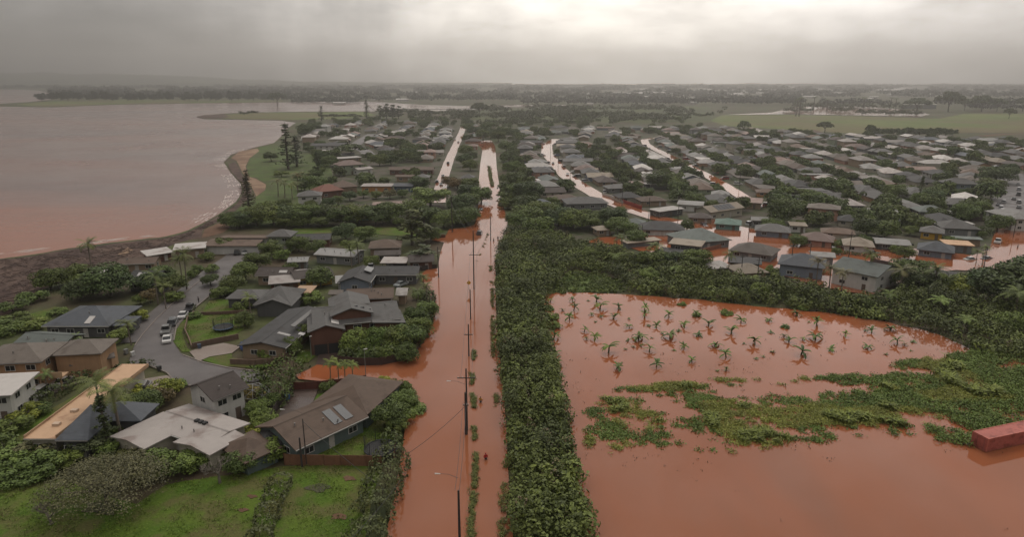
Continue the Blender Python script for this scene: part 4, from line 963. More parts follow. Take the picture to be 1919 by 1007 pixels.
# along the bay
MIDL = [('white two storey house with grey hip roof above the beach bank', 'white two storey bay house', (347, 213), (377, 212), 10, 5.6, 'hip', 'grey', 'white', .36),
 ('red brown roofed house right of the white two storey bay house', 'red brown roof house', (374, 208), (404, 205), 11, 3.4, 'hip', 'red', 'brown', .5),
 ('brown hip roofed house next to the red brown roof', 'brown hip bay house', (392, 203), (420, 201), 12, 3.4, 'hip', 'brown', 'tan', .45),
 ('pale green two storey house with a pinkish hip roof', 'pale green house', (397, 177), (428, 175), 12, 5.8, 'hip', 'pink', 'green', .40),
 ('white roofed annex right of the pale green house', 'white annex', (420, 182), (438, 180), 8, 3.2, 'gable', 'dirty', 'white', .25),
 ('long white flat roof behind the pale green house', 'long white bay roof', (391, 169), (424, 167), 9, 3.0, 'flat', 'white', 'tan', .02),
 ('small white roofed house behind the beach pines', 'small white bay house', (375, 161), (396, 161), 11, 3.4, 'gable', 'white', 'tan', .2),
 ('long dark two storey house with pale balcony band near the bay', 'long dark bay house', (365, 154), (407, 153), 13, 4.6, 'gable', 'dark', 'white', .25),
 ('long off white roof with orange end wall', 'off white long roof', (422, 201), (459, 201), 9, 3.2, 'flat', 'dirty', 'orange', .02),
 ('blue walled house with blue grey roof beside the flooded side street', 'blue walled house', (460, 201), (484, 201), 9, 3.2, 'gable', 'bgrey', 'blue', .22),
 ('pale grey hip roof with teal walls among bayside trees', 'teal walled house', (407, 234), (459, 232), 12, 3.0, 'hip', 'lgrey', 'teal', .3),
 ('pinkish flat roof behind the teal walled house', 'pinkish flat roof', (436, 223), (474, 222), 7, 3.0, 'flat', 'pink', 'tan', .03),
 ('long brown roof row with a white skylight left of the side street', 'long brown roof row', (455, 182), (508, 182), 9, 3.0, 'gable', 'brown', 'brown', .3),
 ('low brown roof in front of the long brown roof row', 'low brown front roof', (463, 190), (485, 190), 7, 2.9, 'gable', 'brown', 'tan', .25),
 ('small grey hip roof right of the low brown front roof', 'small grey hip', (486, 191), (503, 191), 9, 2.9, 'hip', 'grey', 'tan', .36),
 ('grey gable house standing between the side street and main road', 'house between streets', (540, 192), (556, 192), 10, 3.4, 'hip', 'grey', 'tan', .4),
 ('low pinkish annex below the house between streets', 'pinkish annex', (543, 199), (557, 199), 6, 2.8, 'flat', 'pink', 'pink', .03),
 ('small pink house at the far end of the main road', 'small pink road house', (548, 154), (560, 154), 9, 3.0, 'hip', 'pink', 'pink', .36),
 ('small pink two storey house left of the flooded side street', 'pink two storey house', (490, 153), (501, 153), 11, 5.2, 'hip', 'pink', 'pink', .36),
 ('pink house with pale hip roof beside the pink two storey house', 'second pink house', (496, 161), (510, 161), 11, 4.8, 'hip', 'pink', 'pink', .36),
 ('white house with a bay view behind the Norfolk pines', 'white pine house', (372, 131), (384, 131), 16, 6.0, 'hip', 'lgrey', 'white', .3)]
for lb, sh, A, B, W_, h_, rf_, rc_, wc_, pt in MIDL: house(lb, sh, A, B, W_, h_, rf_, rc_, wc_, pt, (), GM, detail=1)

ESTATE = [('two storey grey house with white balcony beside the winding street', 'two storey balcony house', (664, 222), (714, 221), 13, 5.4, 'hip', 'grey', 'grey', .30),
 ('low black roof in front of the two storey balcony house', 'low black front roof', (688, 231), (717, 230), 6, 2.4, 'hip', 'dark', 'dgrey', .3),
 ('blue grey hip roof half hidden by roadside shrubs', 'half hidden blue grey roof', (613, 225), (652, 223), 10, 2.45, 'hip', 'bgrey', 'grey', .42),
 ('flat brown hip roof left of the winding street', 'flat brown hip roof', (649, 217), (681, 215), 10, 2.45, 'hip', 'brown', 'tan', .28),
 ('dark brown roof behind the roadside mango trees', 'dark brown mango roof', (632, 209), (664, 208), 9, 2.5, 'gable', 'dbrown', 'cream', .42),
 ('pale grey gable roof left of the dark brown mango roof', 'pale grey gable roof', (618, 202), (657, 201), 11, 2.7, 'hip', 'lgrey', 'grey', .42),
 ('low orange brown roof below the two storey balcony house', 'low orange brown roof', (651, 232), (671, 232), 6, 2.5, 'hip', 'red', 'tan', .2),
 ('black hip roofed white house on the near bank of winding street', 'black hip white house', (749, 252), (804, 253), 11, 2.45, 'hip', 'dark', 'white', .42),
 ('green grey hip roof left of the black hip white house', 'green grey hip roof', (731, 246), (757, 247), 9, 2.45, 'hip', 'ggrey', 'cream', .42),
 ('long low shed with sandy roof standing in brown flood water', 'sandy shed', (735, 268), (776, 264), 5, 2.1, 'flat', 'sand', 'grey', .02),
 ('small sandy roof among bushes at the edge of the thicket', 'small sandy roof', (700, 253), (719, 252), 7, 2.4, 'hip', 'sand', 'tan', .3),
 ('sandy flat roofed upper storey facing the thicket', 'sandy upper storey', (783, 268), (822, 272), 7, 5.0, 'flat', 'sand', 'dgrey', .06),
 ('large green grey hip roof with small white vent in flooded estate', 'large green grey roof', (806, 268), (858, 264), 15, 2.9, 'hip', 'ggrey', 'grey', .42),
 ('small blue white gable house at the edge of the thicket', 'small blue white gable', (769, 279), (806, 284), 8, 2.5, 'gable', 'dark', 'bluegrey', .3),
 ('grey brown hip roof between two arms of flood water', 'grey brown hip roof', (853, 276), (905, 283), 11, 2.5, 'hip', 'mottled', 'grey', .42),
 ('low black roof behind the two sandy huts', 'low black hut roof', (853, 290), (893, 293), 8, 2.6, 'gable', 'dark', 'tan', .25),
 ('big blue grey hip roofed house facing the thicket', 'big blue grey house', (911, 292), (967, 298), 12, 3.8, 'hip', 'bgrey', 'bluegrey', .42),
 ('pale metal roof between blue grey and white two storey houses', 'pale metal estate roof', (950, 283), (980, 285), 7, 3.2, 'gable', 'lgrey', 'grey', .2),
 ('big white two storey house with wide window row above thicket', 'big white two storey house', (972, 296), (1029, 308), 15, 4.9, 'gable', 'ggrey', 'white', .26),
 ('small white pyramid roofed hut in the thicket', 'white pyramid hut', (836, 298), (862, 296), 7, 2.5, 'hip', 'white', 'tan', .4),
 ('sandy pyramid roofed hut right of the white hut', 'sandy pyramid hut', (867, 304), (902, 302), 9, 2.7, 'hip', 'sand', 'tan', .4),
 ('teal walled house with a green roof across the flooded street', 'teal green roof house', (837, 245), (869, 247), 10, 2.45, 'hip', 'green', 'teal', .32),
 ('small pale garage roof right of the teal green roof house', 'small pale garage', (880, 241), (901, 242), 7, 2.7, 'gable', 'lgrey', 'grey', .25),
 ('grey roofed blue white house under the great round tree', 'house under round tree', (884, 253), (927, 256), 10, 2.45, 'hip', 'grey', 'bluegrey', .42),
 ('sandy flat carport right of the house under the round tree', 'sandy carport', (926, 247), (947, 248), 7, 2.7, 'flat', 'sand', 'white', .02),
 ('pinkish brown hip roof standing in orange flood water', 'pinkish brown hip roof', (936, 263), (977, 267), 10, 2.4, 'hip', 'pink', 'pink', .42),
 ('dark pinkish roof behind the pinkish brown hip roof', 'dark pinkish roof', (962, 255), (1003, 258), 8, 2.4, 'hip', 'brown', 'cream', .32),
 ('yellow trimmed gable house with a broad black solar roof', 'solar gable house', (833, 232), (873, 226), 9, 3.4, 'gable', 'sand', 'cream', .42),
 ('dark brown roof left of the solar gable house', 'dark brown roof', (807, 238), (836, 239), 9, 2.4, 'hip', 'dbrown', 'tan', .32),
 ('salmon pink walled two storey house with brown roof', 'salmon pink house', (945, 226), (985, 229), 10, 4.8, 'hip', 'mottled', 'pink', .3),
 ('sandy hip roofed house behind a clipped hedge', 'sandy hedge house', (988, 270), (1026, 273), 10, 2.45, 'hip', 'sand', 'white', .42),
 ('pale flat carport roof right of the sandy hedge house', 'pale flat carport', (1026, 268), (1069, 271), 10, 2.4, 'gable', 'lgrey', 'dgrey', .14),
 ('blue grey hip roofed white house standing in flood by street corner', 'blue grey corner house', (1074, 275), (1119, 280), 11, 2.45, 'hip', 'bgrey', 'bluegrey', .42),
 ('long tan flat roof right of the blue grey corner house', 'long tan flat roof', (1108, 269), (1143, 271), 7, 2.8, 'flat', 'tan', 'grey', .02),
 ('yellow walled house with a grey hip roof', 'yellow walled house', (1077, 254), (1107, 257), 9, 2.7, 'hip', 'grey', 'yellow', .42),
 ('wide grey hip roof behind the yellow walled house', 'wide grey hip roof', (1104, 250), (1151, 252), 11, 2.9, 'hip', 'grey', 'grey', .42),
 ('low green grey lean to roof right of the yellow walled house', 'green grey lean to', (1117, 262), (1153, 264), 4, 2.5, 'flat', 'ggrey', 'tan', .03),
 ('two storey grey house flanked by two dark cypress columns', 'cypress flanked house', (1109, 198), (1149, 199), 11, 5.4, 'hip', 'grey', 'bluegrey', .42),
 ('green grey hip roof behind the long dark garden wall', 'green grey wall roof', (1077, 231), (1114, 232), 10, 2.45, 'hip', 'ggrey', 'grey', .42),
 ('low pale garage roof behind the long dark garden wall', 'low pale garage roof', (1113, 233), (1132, 234), 7, 2.7, 'flat', 'lgrey', 'grey', .02),
 ('grey hip roof left of the bright lawn beside car lined street', 'grey lawn side roof', (1107, 222), (1147, 223), 10, 2.5, 'hip', 'grey', 'grey', .42),
 ('black gable roof sunk in flood behind thicket palms', 'black palm gable', (1082, 307), (1124, 312), 9, 2.6, 'gable', 'dark', 'dgrey', .3),
 ('low grey brown roof below the black palm gable', 'low grey brown roof', (1112, 319), (1147, 321), 8, 2.4, 'gable', 'mottled', 'white', .25),
 ('black hip roof left of the sandy hedge tree', 'black hedge tree roof', (981, 241), (1007, 243), 9, 2.45, 'hip', 'dark', 'cream', .42),
 ('long pale double roof behind the dark hedge tree', 'long pale double roof', (1008, 231), (1054, 233), 9, 2.5, 'gable', 'lgrey', 'tan', .2),
 ('green grey gable left of the long dark garden wall', 'green grey gable', (1027, 240), (1056, 242), 8, 2.4, 'gable', 'ggrey', 'grey', .3),
 ('cream house with black hip roof behind curved white wall', 'black curved wall house', (726, 215), (754, 214), 10, 2.5, 'hip', 'dark', 'cream', .42),
 ('brown hip roof right of the black curved wall house', 'brown curved street roof', (752, 219), (783, 218), 10, 2.45, 'hip', 'brown', 'tan', .32),
 ('bright white flat roof beside the winding flooded street', 'bright white flat roof', (773, 231), (803, 227), 7, 2.8, 'flat', 'white', 'dgrey', .02),
 ('pale grey gable behind the bright white flat roof', 'pale grey street gable', (793, 222), (824, 224), 9, 3.0, 'gable', 'lgrey', 'white', .25),
 ('small red brown hut between grey estate roofs', 'red brown hut', (739, 198), (755, 198), 7, 3.6, 'flat', 'pink', 'brown', .05),
 ('grey hip roof behind the black curved wall house', 'grey curved street roof', (713, 204), (743, 203), 10, 2.45, 'hip', 'grey', 'grey', .32),
 ('pale hip roof at the end of the narrow glinting street', 'pale street end roof', (833, 211), (855, 212), 11, 2.5, 'hip', 'lgrey', 'cream', .32),
 ('wide pinkish roof below the narrow glinting street', 'wide pinkish roof', (862, 219), (893, 221), 11, 3.0, 'flat', 'pink', 'tan', .05),
 ('orange walled house right of the narrow glinting street', 'orange walled house', (886, 208), (911, 209), 9, 2.4, 'hip', 'brown', 'orange', .3)]
for lb, sh, A, B, W_, h_, rf_, rc_, wc_, pt in ESTATE:
    hh, LL = house(lb, sh, A, B, W_, h_, rf_, rc_, wc_, pt, (), GE, detail=1 if W_ > 6 else 0)
    if sh == 'solar gable house': slope_items(hh, LL, W_, h_, pt, [('solar_panel', q, .52, -1, 1.9, 2.2, (.2, .2, .2)) for q in (-4.2, -2.1, 0, 2.1, 4.2)])
NHERO = len(HOUSES)

# ------------------------------------------------------------------ plants around the near houses: (kind, x, y of foot, height m, width m[, adjective[, tone]])
LT = (0.075, 0.092, 0.030); YG = (0.13, 0.13, 0.030); RD = (0.085, 0.055, 0.035); DK = (0.036, 0.047, 0.022); OL = (0.072, 0.070, 0.036); GY = (0.085, 0.085, 0.06)
NEAR = [
 ('palm', 108, 299, 9.5, 7.5), ('tree', 60, 322, 4.5, 9), ('tree', 86, 317, 4.5, 9), ('shrub', 38, 336, 3.2, 8), ('shrub', 15, 348, 3.0, 7), ('tree', 96, 335, 5, 9, 'dark', DK), ('tree', 130, 330, 6.5, 13, 'wide dark', DK), ('tree', 108, 328, 5, 9), ('shrub', 118, 318, 3, 6),
 ('palm', 186, 340, 9, 6.5), ('palm', 221, 322, 11.5, 7), ('palm', 214, 318, 9, 6), ('palm', 195, 346, 7, 5), ('tree', 203, 328, 6, 8), ('tree', 178, 324, 6, 8, 'dark', DK), ('tree', 190, 316, 5, 8), ('shrub', 177, 338, 4.0, 5, 'reddish', RD), ('shrub', 205, 336, 3, 6), ('shrub', 165, 340, 3, 4),
 ('shrub', 147, 376, 2.6, 4.5, 'flowering', GY), ('palm', 153, 388, 6, 5), ('shrub', 138, 384, 3, 5), ('shrub', 10, 372, 3.0, 9, 'light', LT), ('shrub', 38, 368, 2.5, 8, 'light', LT), ('shrub', 68, 352, 1.8, 5), ('shrub', 161, 360, 3.2, 5, 'yellowish', YG), ('shrub', 100, 394, 2, 5), ('shrub', 20, 360, 2.2, 7),
 ('small_palm', 32, 457, 4, 4), ('small_palm', 57, 444, 5, 4), ('small_palm', 92, 394, 4, 3), ('shrub', 34, 474, 2.5, 6, 'yellow green', YG), ('shrub', 12, 490, 3, 7), ('shrub', 48, 468, 2.2, 4), ('palm', 121, 482, 9, 7.5), ('palm', 141, 502, 10.5, 8.5), ('spire', 127, 510, 9.5, 4.5), ('shrub', 106, 512, 3.2, 6, 'pale', GY), ('shrub', 130, 516, 2.6, 5),
 ('shrub', 43, 518, 2.8, 7, 'purplish', (0.075, 0.064, 0.045)), ('shrub', 20, 526, 3, 7), ('shrub', 52, 537, 3, 7), ('shrub', 30, 545, 2.8, 7), ('shrub', 78, 528, 2.5, 5), ('shrub', 6, 538, 3, 6), ('shrub', 5, 515, 3, 6),
 ('shrub', 162, 458, 3.0, 6), ('tree', 150, 478, 4, 5), ('tree', 172, 468, 4.2, 6), ('shrub', 196, 446, 3.4, 5.5, 'yellow green', YG), ('shrub', 188, 456, 3.2, 5, 'reddish', RD), ('shrub', 207, 438, 2.0, 4, 'clipped round', LT), ('shrub', 152, 496, 2.6, 6), ('shrub', 168, 446, 2.2, 4, 'yellow green', YG),
 ('tree', 302, 470, 3, 4, 'light', LT), ('shrub', 310, 480, 3, 5), ('shrub', 298, 452, 3.4, 4, 'pinkish', (0.13, 0.10, 0.055)), ('shrub', 316, 462, 3, 4), ('shrub', 262, 510, 2.6, 4, 'round dark', DK), ('tree', 281, 518, 3.6, 4.6), ('shrub', 297, 496, 2.4, 4, 'yellow', YG), ('shrub', 305, 490, 3, 4), ('shrub', 273, 500, 3, 4),
 ('shrub', 228, 531, 3.0, 5.5), ('shrub', 248, 526, 2.8, 5), ('shrub', 206, 537, 3.2, 6), ('shrub', 188, 533, 3.0, 6), ('shrub', 172, 542, 2.8, 6, 'olive', OL), ('shrub', 296, 526, 3.0, 5), ('shrub', 315, 522, 3.6, 6), ('tree', 284, 536, 3.0, 5), ('shrub', 341, 503, 3.2, 4, 'bright yellow', (0.22, 0.19, 0.03)), ('shrub', 155, 522, 2.6, 5, 'olive', OL),
 ('tree', 475, 462, 3.6, 5), ('tree', 459, 484, 5, 6, 'weeping'), ('shrub', 470, 478, 3, 5), ('shrub', 466, 492, 3, 4), ('shrub', 484, 466, 1.6, 5), ('shrub', 383, 440, 2.2, 3.6, 'round'), ('shrub', 448, 437, 2.2, 3.6, 'yellow green', YG), ('shrub', 456, 438, 2.0, 3.4), ('shrub', 472, 446, 3, 4),
 ('tree', 302, 298, 5, 8), ('tree', 288, 312, 5, 8), ('tree', 274, 325, 4, 7), ('shrub', 264, 330, 3, 5), ('palm', 294, 357, 6.5, 4.5), ('tree', 287, 366, 4, 4.5), ('tree', 376, 318, 5, 8), ('shrub', 366, 339, 3.4, 6, 'light', LT), ('tree', 354, 384, 4.6, 4.6, 'light', LT), ('tree', 343, 398, 4.2, 4.5), ('shrub', 318, 400, 2.6, 6), ('tree', 264, 277, 4, 7), ('shrub', 252, 278, 3, 6), ('shrub', 241, 288, 3, 6), ('shrub', 250, 302, 2.5, 5),
 ('tree', 405, 264, 7, 9, 'dark', DK), ('tree', 428, 265, 6, 8, 'yellowish', LT), ('tree', 372, 280, 4.5, 7), ('tree', 350, 278, 4, 8), ('shrub', 410, 274, 3.5, 6, 'bright', LT), ('wispy', 483, 270, 14, 14, 'dark dense', (0.045, 0.048, 0.028)), ('wispy', 495, 293, 7, 10, 'greyish', GY), ('palm', 420, 292, 7.5, 6), ('palm', 412, 296, 6, 5), ('tree', 505, 266, 5, 8), ('tree', 435, 296, 4, 5), ('shrub', 330, 288, 4, 6), ('tree', 318, 284, 4.5, 8), ('shrub', 340, 300, 3, 5),
 ('tree', 488, 366, 5.5, 6), ('tree', 482, 392, 6, 7), ('tree', 492, 378, 5, 6), ('tree', 466, 394, 6, 7), ('tree', 441, 394, 6, 6, 'light', LT), ('tree', 418, 398, 6, 6.5, 'light', LT), ('shrub', 451, 404, 4, 6, 'light', LT), ('palm', 500, 340, 6, 4.5), ('palm', 497, 327, 5.5, 4.5), ('tree', 500, 356, 5, 6), ('tree', 478, 408, 4.5, 5), ('shrub', 430, 404, 3, 5), ('shrub', 406, 402, 2.4, 3), ('palm', 490, 348, 6, 4.5), ('shrub', 492, 334, 3, 4), ('tree', 473, 378, 5.5, 6), ('shrub', 400, 384, 2.5, 3.5),
 ('shrub', 228, 356, 1.6, 3.6), ('shrub', 350, 366, 2.5, 4), ('shrub', 258, 332, 3.2, 5), ('shrub', 284, 345, 2.5, 5), ('tree', 247, 318, 3.5, 5, 'dark', DK), ('shrub', 232, 300, 2.0, 4), ('shrub', 226, 308, 2.6, 4),
]
for t in NEAR: plant(t[0], t[1], t[2], t[3], t[4], adj=t[5] if len(t) > 5 else None, tone=t[6] if len(t) > 6 else None)
for i, (x, y) in enumerate([(388, 428), (397, 429.5), (405, 430), (414, 430.5)]): plant('small_palm', x, y, 4.6, 3.6, tone=LT)
# the wide thin crowned tree on the near lawn, made of its own limbs and sparse leaves
BIGT = (crown_mesh('crown', 18, 9, 0.8, 95, 130, 0.155, 201, 0.8, 'dome'), trunk_mesh('trunk', 9, 0.4, 44, 9, 0.34, 18))
rt = empty('spreading_tree', P(126, 574), 0.4, 'wide grey green tree with thin crown on the near lawn', 'tree', None, (.86, .86, .66))
link('crown', BIGT[0], rt, (0.105, 0.105, 0.058)); link('trunk', BIGT[1], rt, (0.12, 0.10, 0.085))
for i, (x, y, s_, lb) in enumerate([(258, 550, 0.95, 'leafless grey tree on the lawn before the white stained roof'), (62, 598, 0.8, 'leafless grey tree below the wide thin crowned tree')]):
    rt = empty('bare_tree', P(x, y), i * 2.0, lb, 'tree', None, (s_ * 1.25, s_ * 1.25, s_)); link('branches', BARE[i], rt, (0.17, 0.15, 0.125))

# hedges
hedge([(134, 423), (150, 418), (170, 413), (176, 417)], 2.2, 1.6, 'clipped green hedge between mottled wing and street', seed=2)
hedge([(42, 462), (60, 452), (80, 440), (100, 431), (110, 428)], 2.6, 2.2, 'dark hedge along the sloping driveway', seed=3)
hedge([(284, 438), (300, 437), (318, 434), (338, 420), (346, 412)], 5.5, 3.0, 'tall dense green hedge above the curved street', (0.070, 0.100, 0.026), 0.26, seed=4, wav=.3)
hedge([(330, 437), (326, 448), (318, 462)], 4.5, 3.6, 'tall hedge along the wet brown driveway', (0.066, 0.094, 0.026), 0.28, seed=9, wav=.3)
hedge([(332, 548), (325, 562), (318, 580), (311, 600), (303, 625)], 2.6, 1.7, 'row of low shrubs dividing the near lawn', (0.085, 0.098, 0.045), 0.19, 70, seed=5, wav=.35)
hedge([(462, 527), (456, 542), (450, 560), (443, 580), (436, 602), (428, 640), (385, 760)], 4.2, 3.0, 'overgrown hedge between near lawn and flooded road', (0.075, 0.092, 0.036), 0.22, 55, seed=6, wav=.45)
hedge([(455, 503), (462, 512), (463, 525)], 2.4, 2.6, 'short bushy hedge behind the garden trampoline', seed=8)
hedge([(399, 407), (420, 408), (445, 407), (470, 402), (488, 390), (500, 368), (503, 350), (504, 333)], 2.4, 2.4, 'curved green hedge inside the dark plank fence', (0.055, 0.075, 0.024), 0.3, seed=7, wav=.4)
hedge([(988, 281), (1010, 284), (1032, 287)], 1.5, 1.3, 'clipped hedge before the sandy hedge house', seed=11)
hedge([(1120, 253), (1150, 258), (1164, 260)], 3.5, 2.4, 'hedge beside the wide grey hip roof', seed=12)

# fences and garden walls
fence([(334, 528), (360, 529), (400, 529.5), (430, 530), (448, 530.5)], 1.8, 'plank_fence', 'orange brown plank fence along the near lawn', 'timber', (0.17, 0.085, 0.05))
fence([(462, 526), (464, 508), (468, 486)], 1.5, 'plank_fence', 'short orange brown fence beside the garden trampoline', 'timber', (0.19, 0.11, 0.06))
fence([(344, 441), (373, 440), (400, 437), (430, 432)], 1.7, 'plank_fence', 'red brown wall fence behind the wet driveway', 'timber', (0.10, 0.035, 0.025))
fence([(312, 490), (322, 470), (332, 452), (344, 441)], 1.7, 'plank_fence', 'dark fence along the left of the wet driveway', 'timber', (0.05, 0.038, 0.034))
fence([(396, 410), (420, 413), (447, 412.5), (470, 407.5), (488, 397), (500, 376), (505, 352), (507, 330)], 1.9, 'plank_fence', 'curved dark plank fence along the flooded corner', 'timber', (0.060, 0.036, 0.030))
fence([(270, 410), (300, 411), (330, 408), (345, 398)], 1.2, 'garden_wall', 'low brown wall curving before the black strip roof house', 'wall_paint', (0.14, 0.095, 0.07), 0, 'wall', .25)
fence([(225, 392), (222, 383), (217, 372), (220, 358), (228, 351)], 0.9, 'garden_wall', 'thin curved brown wall around the trampoline lawn', 'wall_paint', (0.15, 0.10, 0.07), 0, 'wall', .2)
fence([(226, 391), (250, 386), (280, 380)], 1.2, 'garden_wall', 'brown garden wall below the trampoline lawn', 'wall_paint', (0.14, 0.095, 0.07), 0, 'wall', .25)
fence([(228, 353), (260, 352), (292, 350)], 0.9, 'garden_wall', 'brown wall between the two terraced lawns', 'wall_paint', (0.13, 0.08, 0.06), 0, 'wall', .2)
fence([(148, 378), (158, 370), (172, 354)], 1.5, 'plank_fence', 'grey fence right of the wide grey skylight house', 'timber', (0.10, 0.105, 0.11))
fence([(1057, 240), (1090, 241), (1130, 242), (1163, 243)], 1.9, 'garden_wall', 'long dark brown garden wall in the flooded estate', 'wall_paint', (0.07, 0.05, 0.045), 0, 'wall', .2, group=None)
fence([(706, 212), (716, 215), (730, 222)], 1.4, 'garden_wall', 'curved white garden wall beside the winding street', 'wall_paint', (0.42, 0.40, 0.37), 0, 'wall', .2)
fence([(724, 219), (738, 224), (752, 229)], 1.8, 'garden_wall', 'bright red garden wall above the winding street', 'wall_paint', (0.26, 0.045, 0.03), 0, 'wall', .2)
fence([(822, 280), (838, 276), (852, 272)], 1.6, 'garden_wall', 'orange brown wall between two flooded gardens', 'wall_paint', (0.22, 0.10, 0.06), 0, 'wall', .2)
fence([(1020, 292), (1040, 296), (1056, 301)], 1.8, 'garden_wall', 'dark wall behind the big white two storey house', 'wall_paint', (0.08, 0.06, 0.055), 0, 'wall', .2)
fence([(506, 263), (522, 262)], 1.4, 'garden_wall', 'orange brown wall at the flooded inlet left of road', 'wall_paint', (0.14, 0.07, 0.045), 0, 'wall', .2)
fence([(474, 301), (494, 300), (512, 298)], 1.5, 'plank_fence', 'dark fence between carport wing and flooded road', 'timber', (0.05, 0.04, 0.037))

# trampolines and the glass garden dome
def trampoline(x, y, r_, label, ring, net=1.7, leg=0.85):
    root = empty('trampoline', P(x, y), 0, label, 'trampoline')
    mb = MB(); k = 24
    pts = [(r_ * math.cos(i * 2 * math.pi / k), r_ * math.sin(i * 2 * math.pi / k), leg) for i in range(k + 1)]
    mb.tube(pts, 0.14, 6); mb.build('rim', 'trim_paint', root, ring)
    MB().add([(r_ * .93 * math.cos(i * 2 * math.pi / k), r_ * .93 * math.sin(i * 2 * math.pi / k), leg + .02) for i in range(k)], [tuple(range(k))]).build('mat', 'rubber', root)
    for i in range(6):
        a = i * math.pi / 3; c, s_ = math.cos(a) * (r_ + .05), math.sin(a) * (r_ + .05)
        MB().tube([(c, s_, -.05), (c, s_, leg + net)], .045, 6).build('leg', 'lamp_white' if ring[2] > .2 else 'rubber', root)
    nm = MB()
    for i in range(48):
        a = i * 2 * math.pi / 48; nm.tube([(r_ * math.cos(a), r_ * math.sin(a), leg), (r_ * math.cos(a), r_ * math.sin(a), leg + net)], .014, 3)
    for q in range(7):
        z = leg + net * q / 6; nm.tube([(r_ * math.cos(i * 2 * math.pi / k), r_ * math.sin(i * 2 * math.pi / k), z) for i in range(k + 1)], .014, 3)
    nm.build('safety_net', 'rubber', root)
trampoline(262, 370, 2.1, 'round blue rimmed trampoline on the walled lawn', (0.09, 0.13, 0.19))
trampoline(447, 514, 2.5, 'dark netted trampoline on the lawn beside plank fence', (0.03, 0.033, 0.037), 2.0)
dome = empty('garden_dome', P(298, 452), 0, 'grey framed garden dome beside the cream gable house', 'garden dome')
bmd = bmesh.new(); bmesh.ops.create_icosphere(bmd, subdivisions=2, radius=3.1); fr = MB(); seen = set()
for e in bmd.edges:
    a, b_ = e.verts[0].co, e.verts[1].co
    if a.z > -.1 and b_.z > -.1: fr.tube([a, b_], .05, 4)
bmd.free(); fr.build('frame', 'trim_paint', dome, (0.24, 0.24, 0.24))
sail = empty('shade_sail', P(273, 462, 0), 0, 'white pointed shade sail beside the cream gable house', 'shade sail')
MB().add([(-2.6, -1.6, 2.9), (2.2, -.6, 2.6), (.9, 2.6, 3.9), (.1, .2, 2.75), (-2.6, -1.6, 2.86), (2.2, -.6, 2.56), (.9, 2.6, 3.86), (.1, .2, 2.71)], [(0, 1, 3), (1, 2, 3), (2, 0, 3), (5, 4, 7), (6, 5, 7), (4, 6, 7), (0, 4, 5, 1), (1, 5, 6, 2), (2, 6, 4, 0)]).build('canvas', 'cloth', sail, (0.42, 0.42, 0.41))
for q in ((-2.6, -1.6, 2.9), (2.2, -.6, 2.6), (.9, 2.6, 3.9)): MB().tube([(q[0], q[1], -.1), q], .06, 6).build('pole', 'trim_paint', sail, (0.3, 0.3, 0.3))
# yard clutter
for i, (x, y, lb, c_) in enumerate([(289, 392, 'blue tarpaulin heap before the black strip roof house', (0.06, 0.09, 0.2)), (298, 391, 'grey tarpaulin heap before the black strip roof house', (0.22, 0.24, 0.23))]):
    r_ = np.random.default_rng(i); mb = MB(); v, f_ = ball(1.5, (0, 0, .5), 12, 8); v = [(a * (1 + .3 * math.sin(b_ * 3 + i)), b_ * .8, max(0, c * .9 + .3 * math.sin(a * 4 + b_ * 5))) for a, b_, c in v]
    root = empty('tarpaulin', P(x, y), i, lb, 'tarpaulin'); mb.add(v, f_); mb.build('sheet', 'cloth', root, c_)
def bin_(x, y, lb, c_):
    root = empty('wheelie_bin', P(x, y), rnd.uniform(0, 6), lb, 'bin', 'bins by the kerb'); MB().prism([(-.3, .08), (.3, .08), (.37, 1.0), (-.37, 1.0)], -.29, .29).build('body', 'trim_paint', root, c_)
    MB().prism([(-.40, 1.0), (.40, 1.0), (.36, 1.1), (-.40, 1.12)], -.32, .32).build('lid', 'trim_paint', root, tuple(q * .8 for q in c_))
    MB().tube([(-.3, .34, .12), (.3, .34, .12)], .12, 8).build('wheel', 'rubber', root)
for x, y, lb, c_ in [(148, 398, 'grey bin at the driveway mouth by the street', (.2, .2, .19)), (156, 401, 'white bin at the kerb by the street bend', (.5, .5, .48)), (187, 418, 'dark bin on the kerb before the front hedge', (.05, .05, .05)), (234, 392, 'blue bin left of the walled driveway', (.06, .08, .12)), (337, 452, 'blue bin beside the wet driveway', (.04, .1, .25)), (254, 328, 'dark bin beside the upper street', (.04, .04, .04)), (370, 390, 'blue bin beside the dark two storey house', (.05, .1, .22))]: bin_(x, y, lb, c_)

# cars
car('sedan', 196, 383, 84, (.50, .49, .47), 'white parked car nearest the street bend in the line', 'cars parked along the street kerb')
car('pickup', 195, 373, 70, (.13, .13, .125), 'grey pickup parked second in the kerb line', 'cars parked along the street kerb')
car('suv', 203, 363, 62, (.10, .105, .11), 'grey car parked behind the white sedan', 'cars parked along the street kerb')
car('sedan', 215, 354.5, 56, (.52, .51, .50), 'white sedan parked in the middle of kerb line', 'cars parked along the street kerb')
car('pickup', 223, 347, 56, (.02, .02, .022), 'black pickup parked at the far end of kerb line', 'cars parked along the street kerb')
car('suv', 169, 440, 60, (.22, .22, .21), 'silver car parked at the tan roof garage')
car('pickup', 329, 488, 62, (.50, .49, .47), 'white pickup parked on the wet brown driveway')
car('suv', 278, 281, 80, (.03, .03, .03), 'black car before the long garage house')
car('sedan', 287, 280.5, 80, (.42, .42, .41), 'pale car right of the black car before garage house')
car('sedan', 76, 433, 35, (.5, .49, .47), 'white car on the sloping driveway of balcony house')
car('suv', 52, 444, 35, (.5, .49, .47), 'second white car lower on the sloping driveway')
car('sedan', 18, 462, 30, (.03, .03, .035), 'black car beside the white edge house')
car('suv', 326, 278, 70, (.02, .02, .02), 'black car under the green two storey house')
car('van', 435, 297, 80, (.5, .5, .5), 'white van parked behind the blue grey gable house')
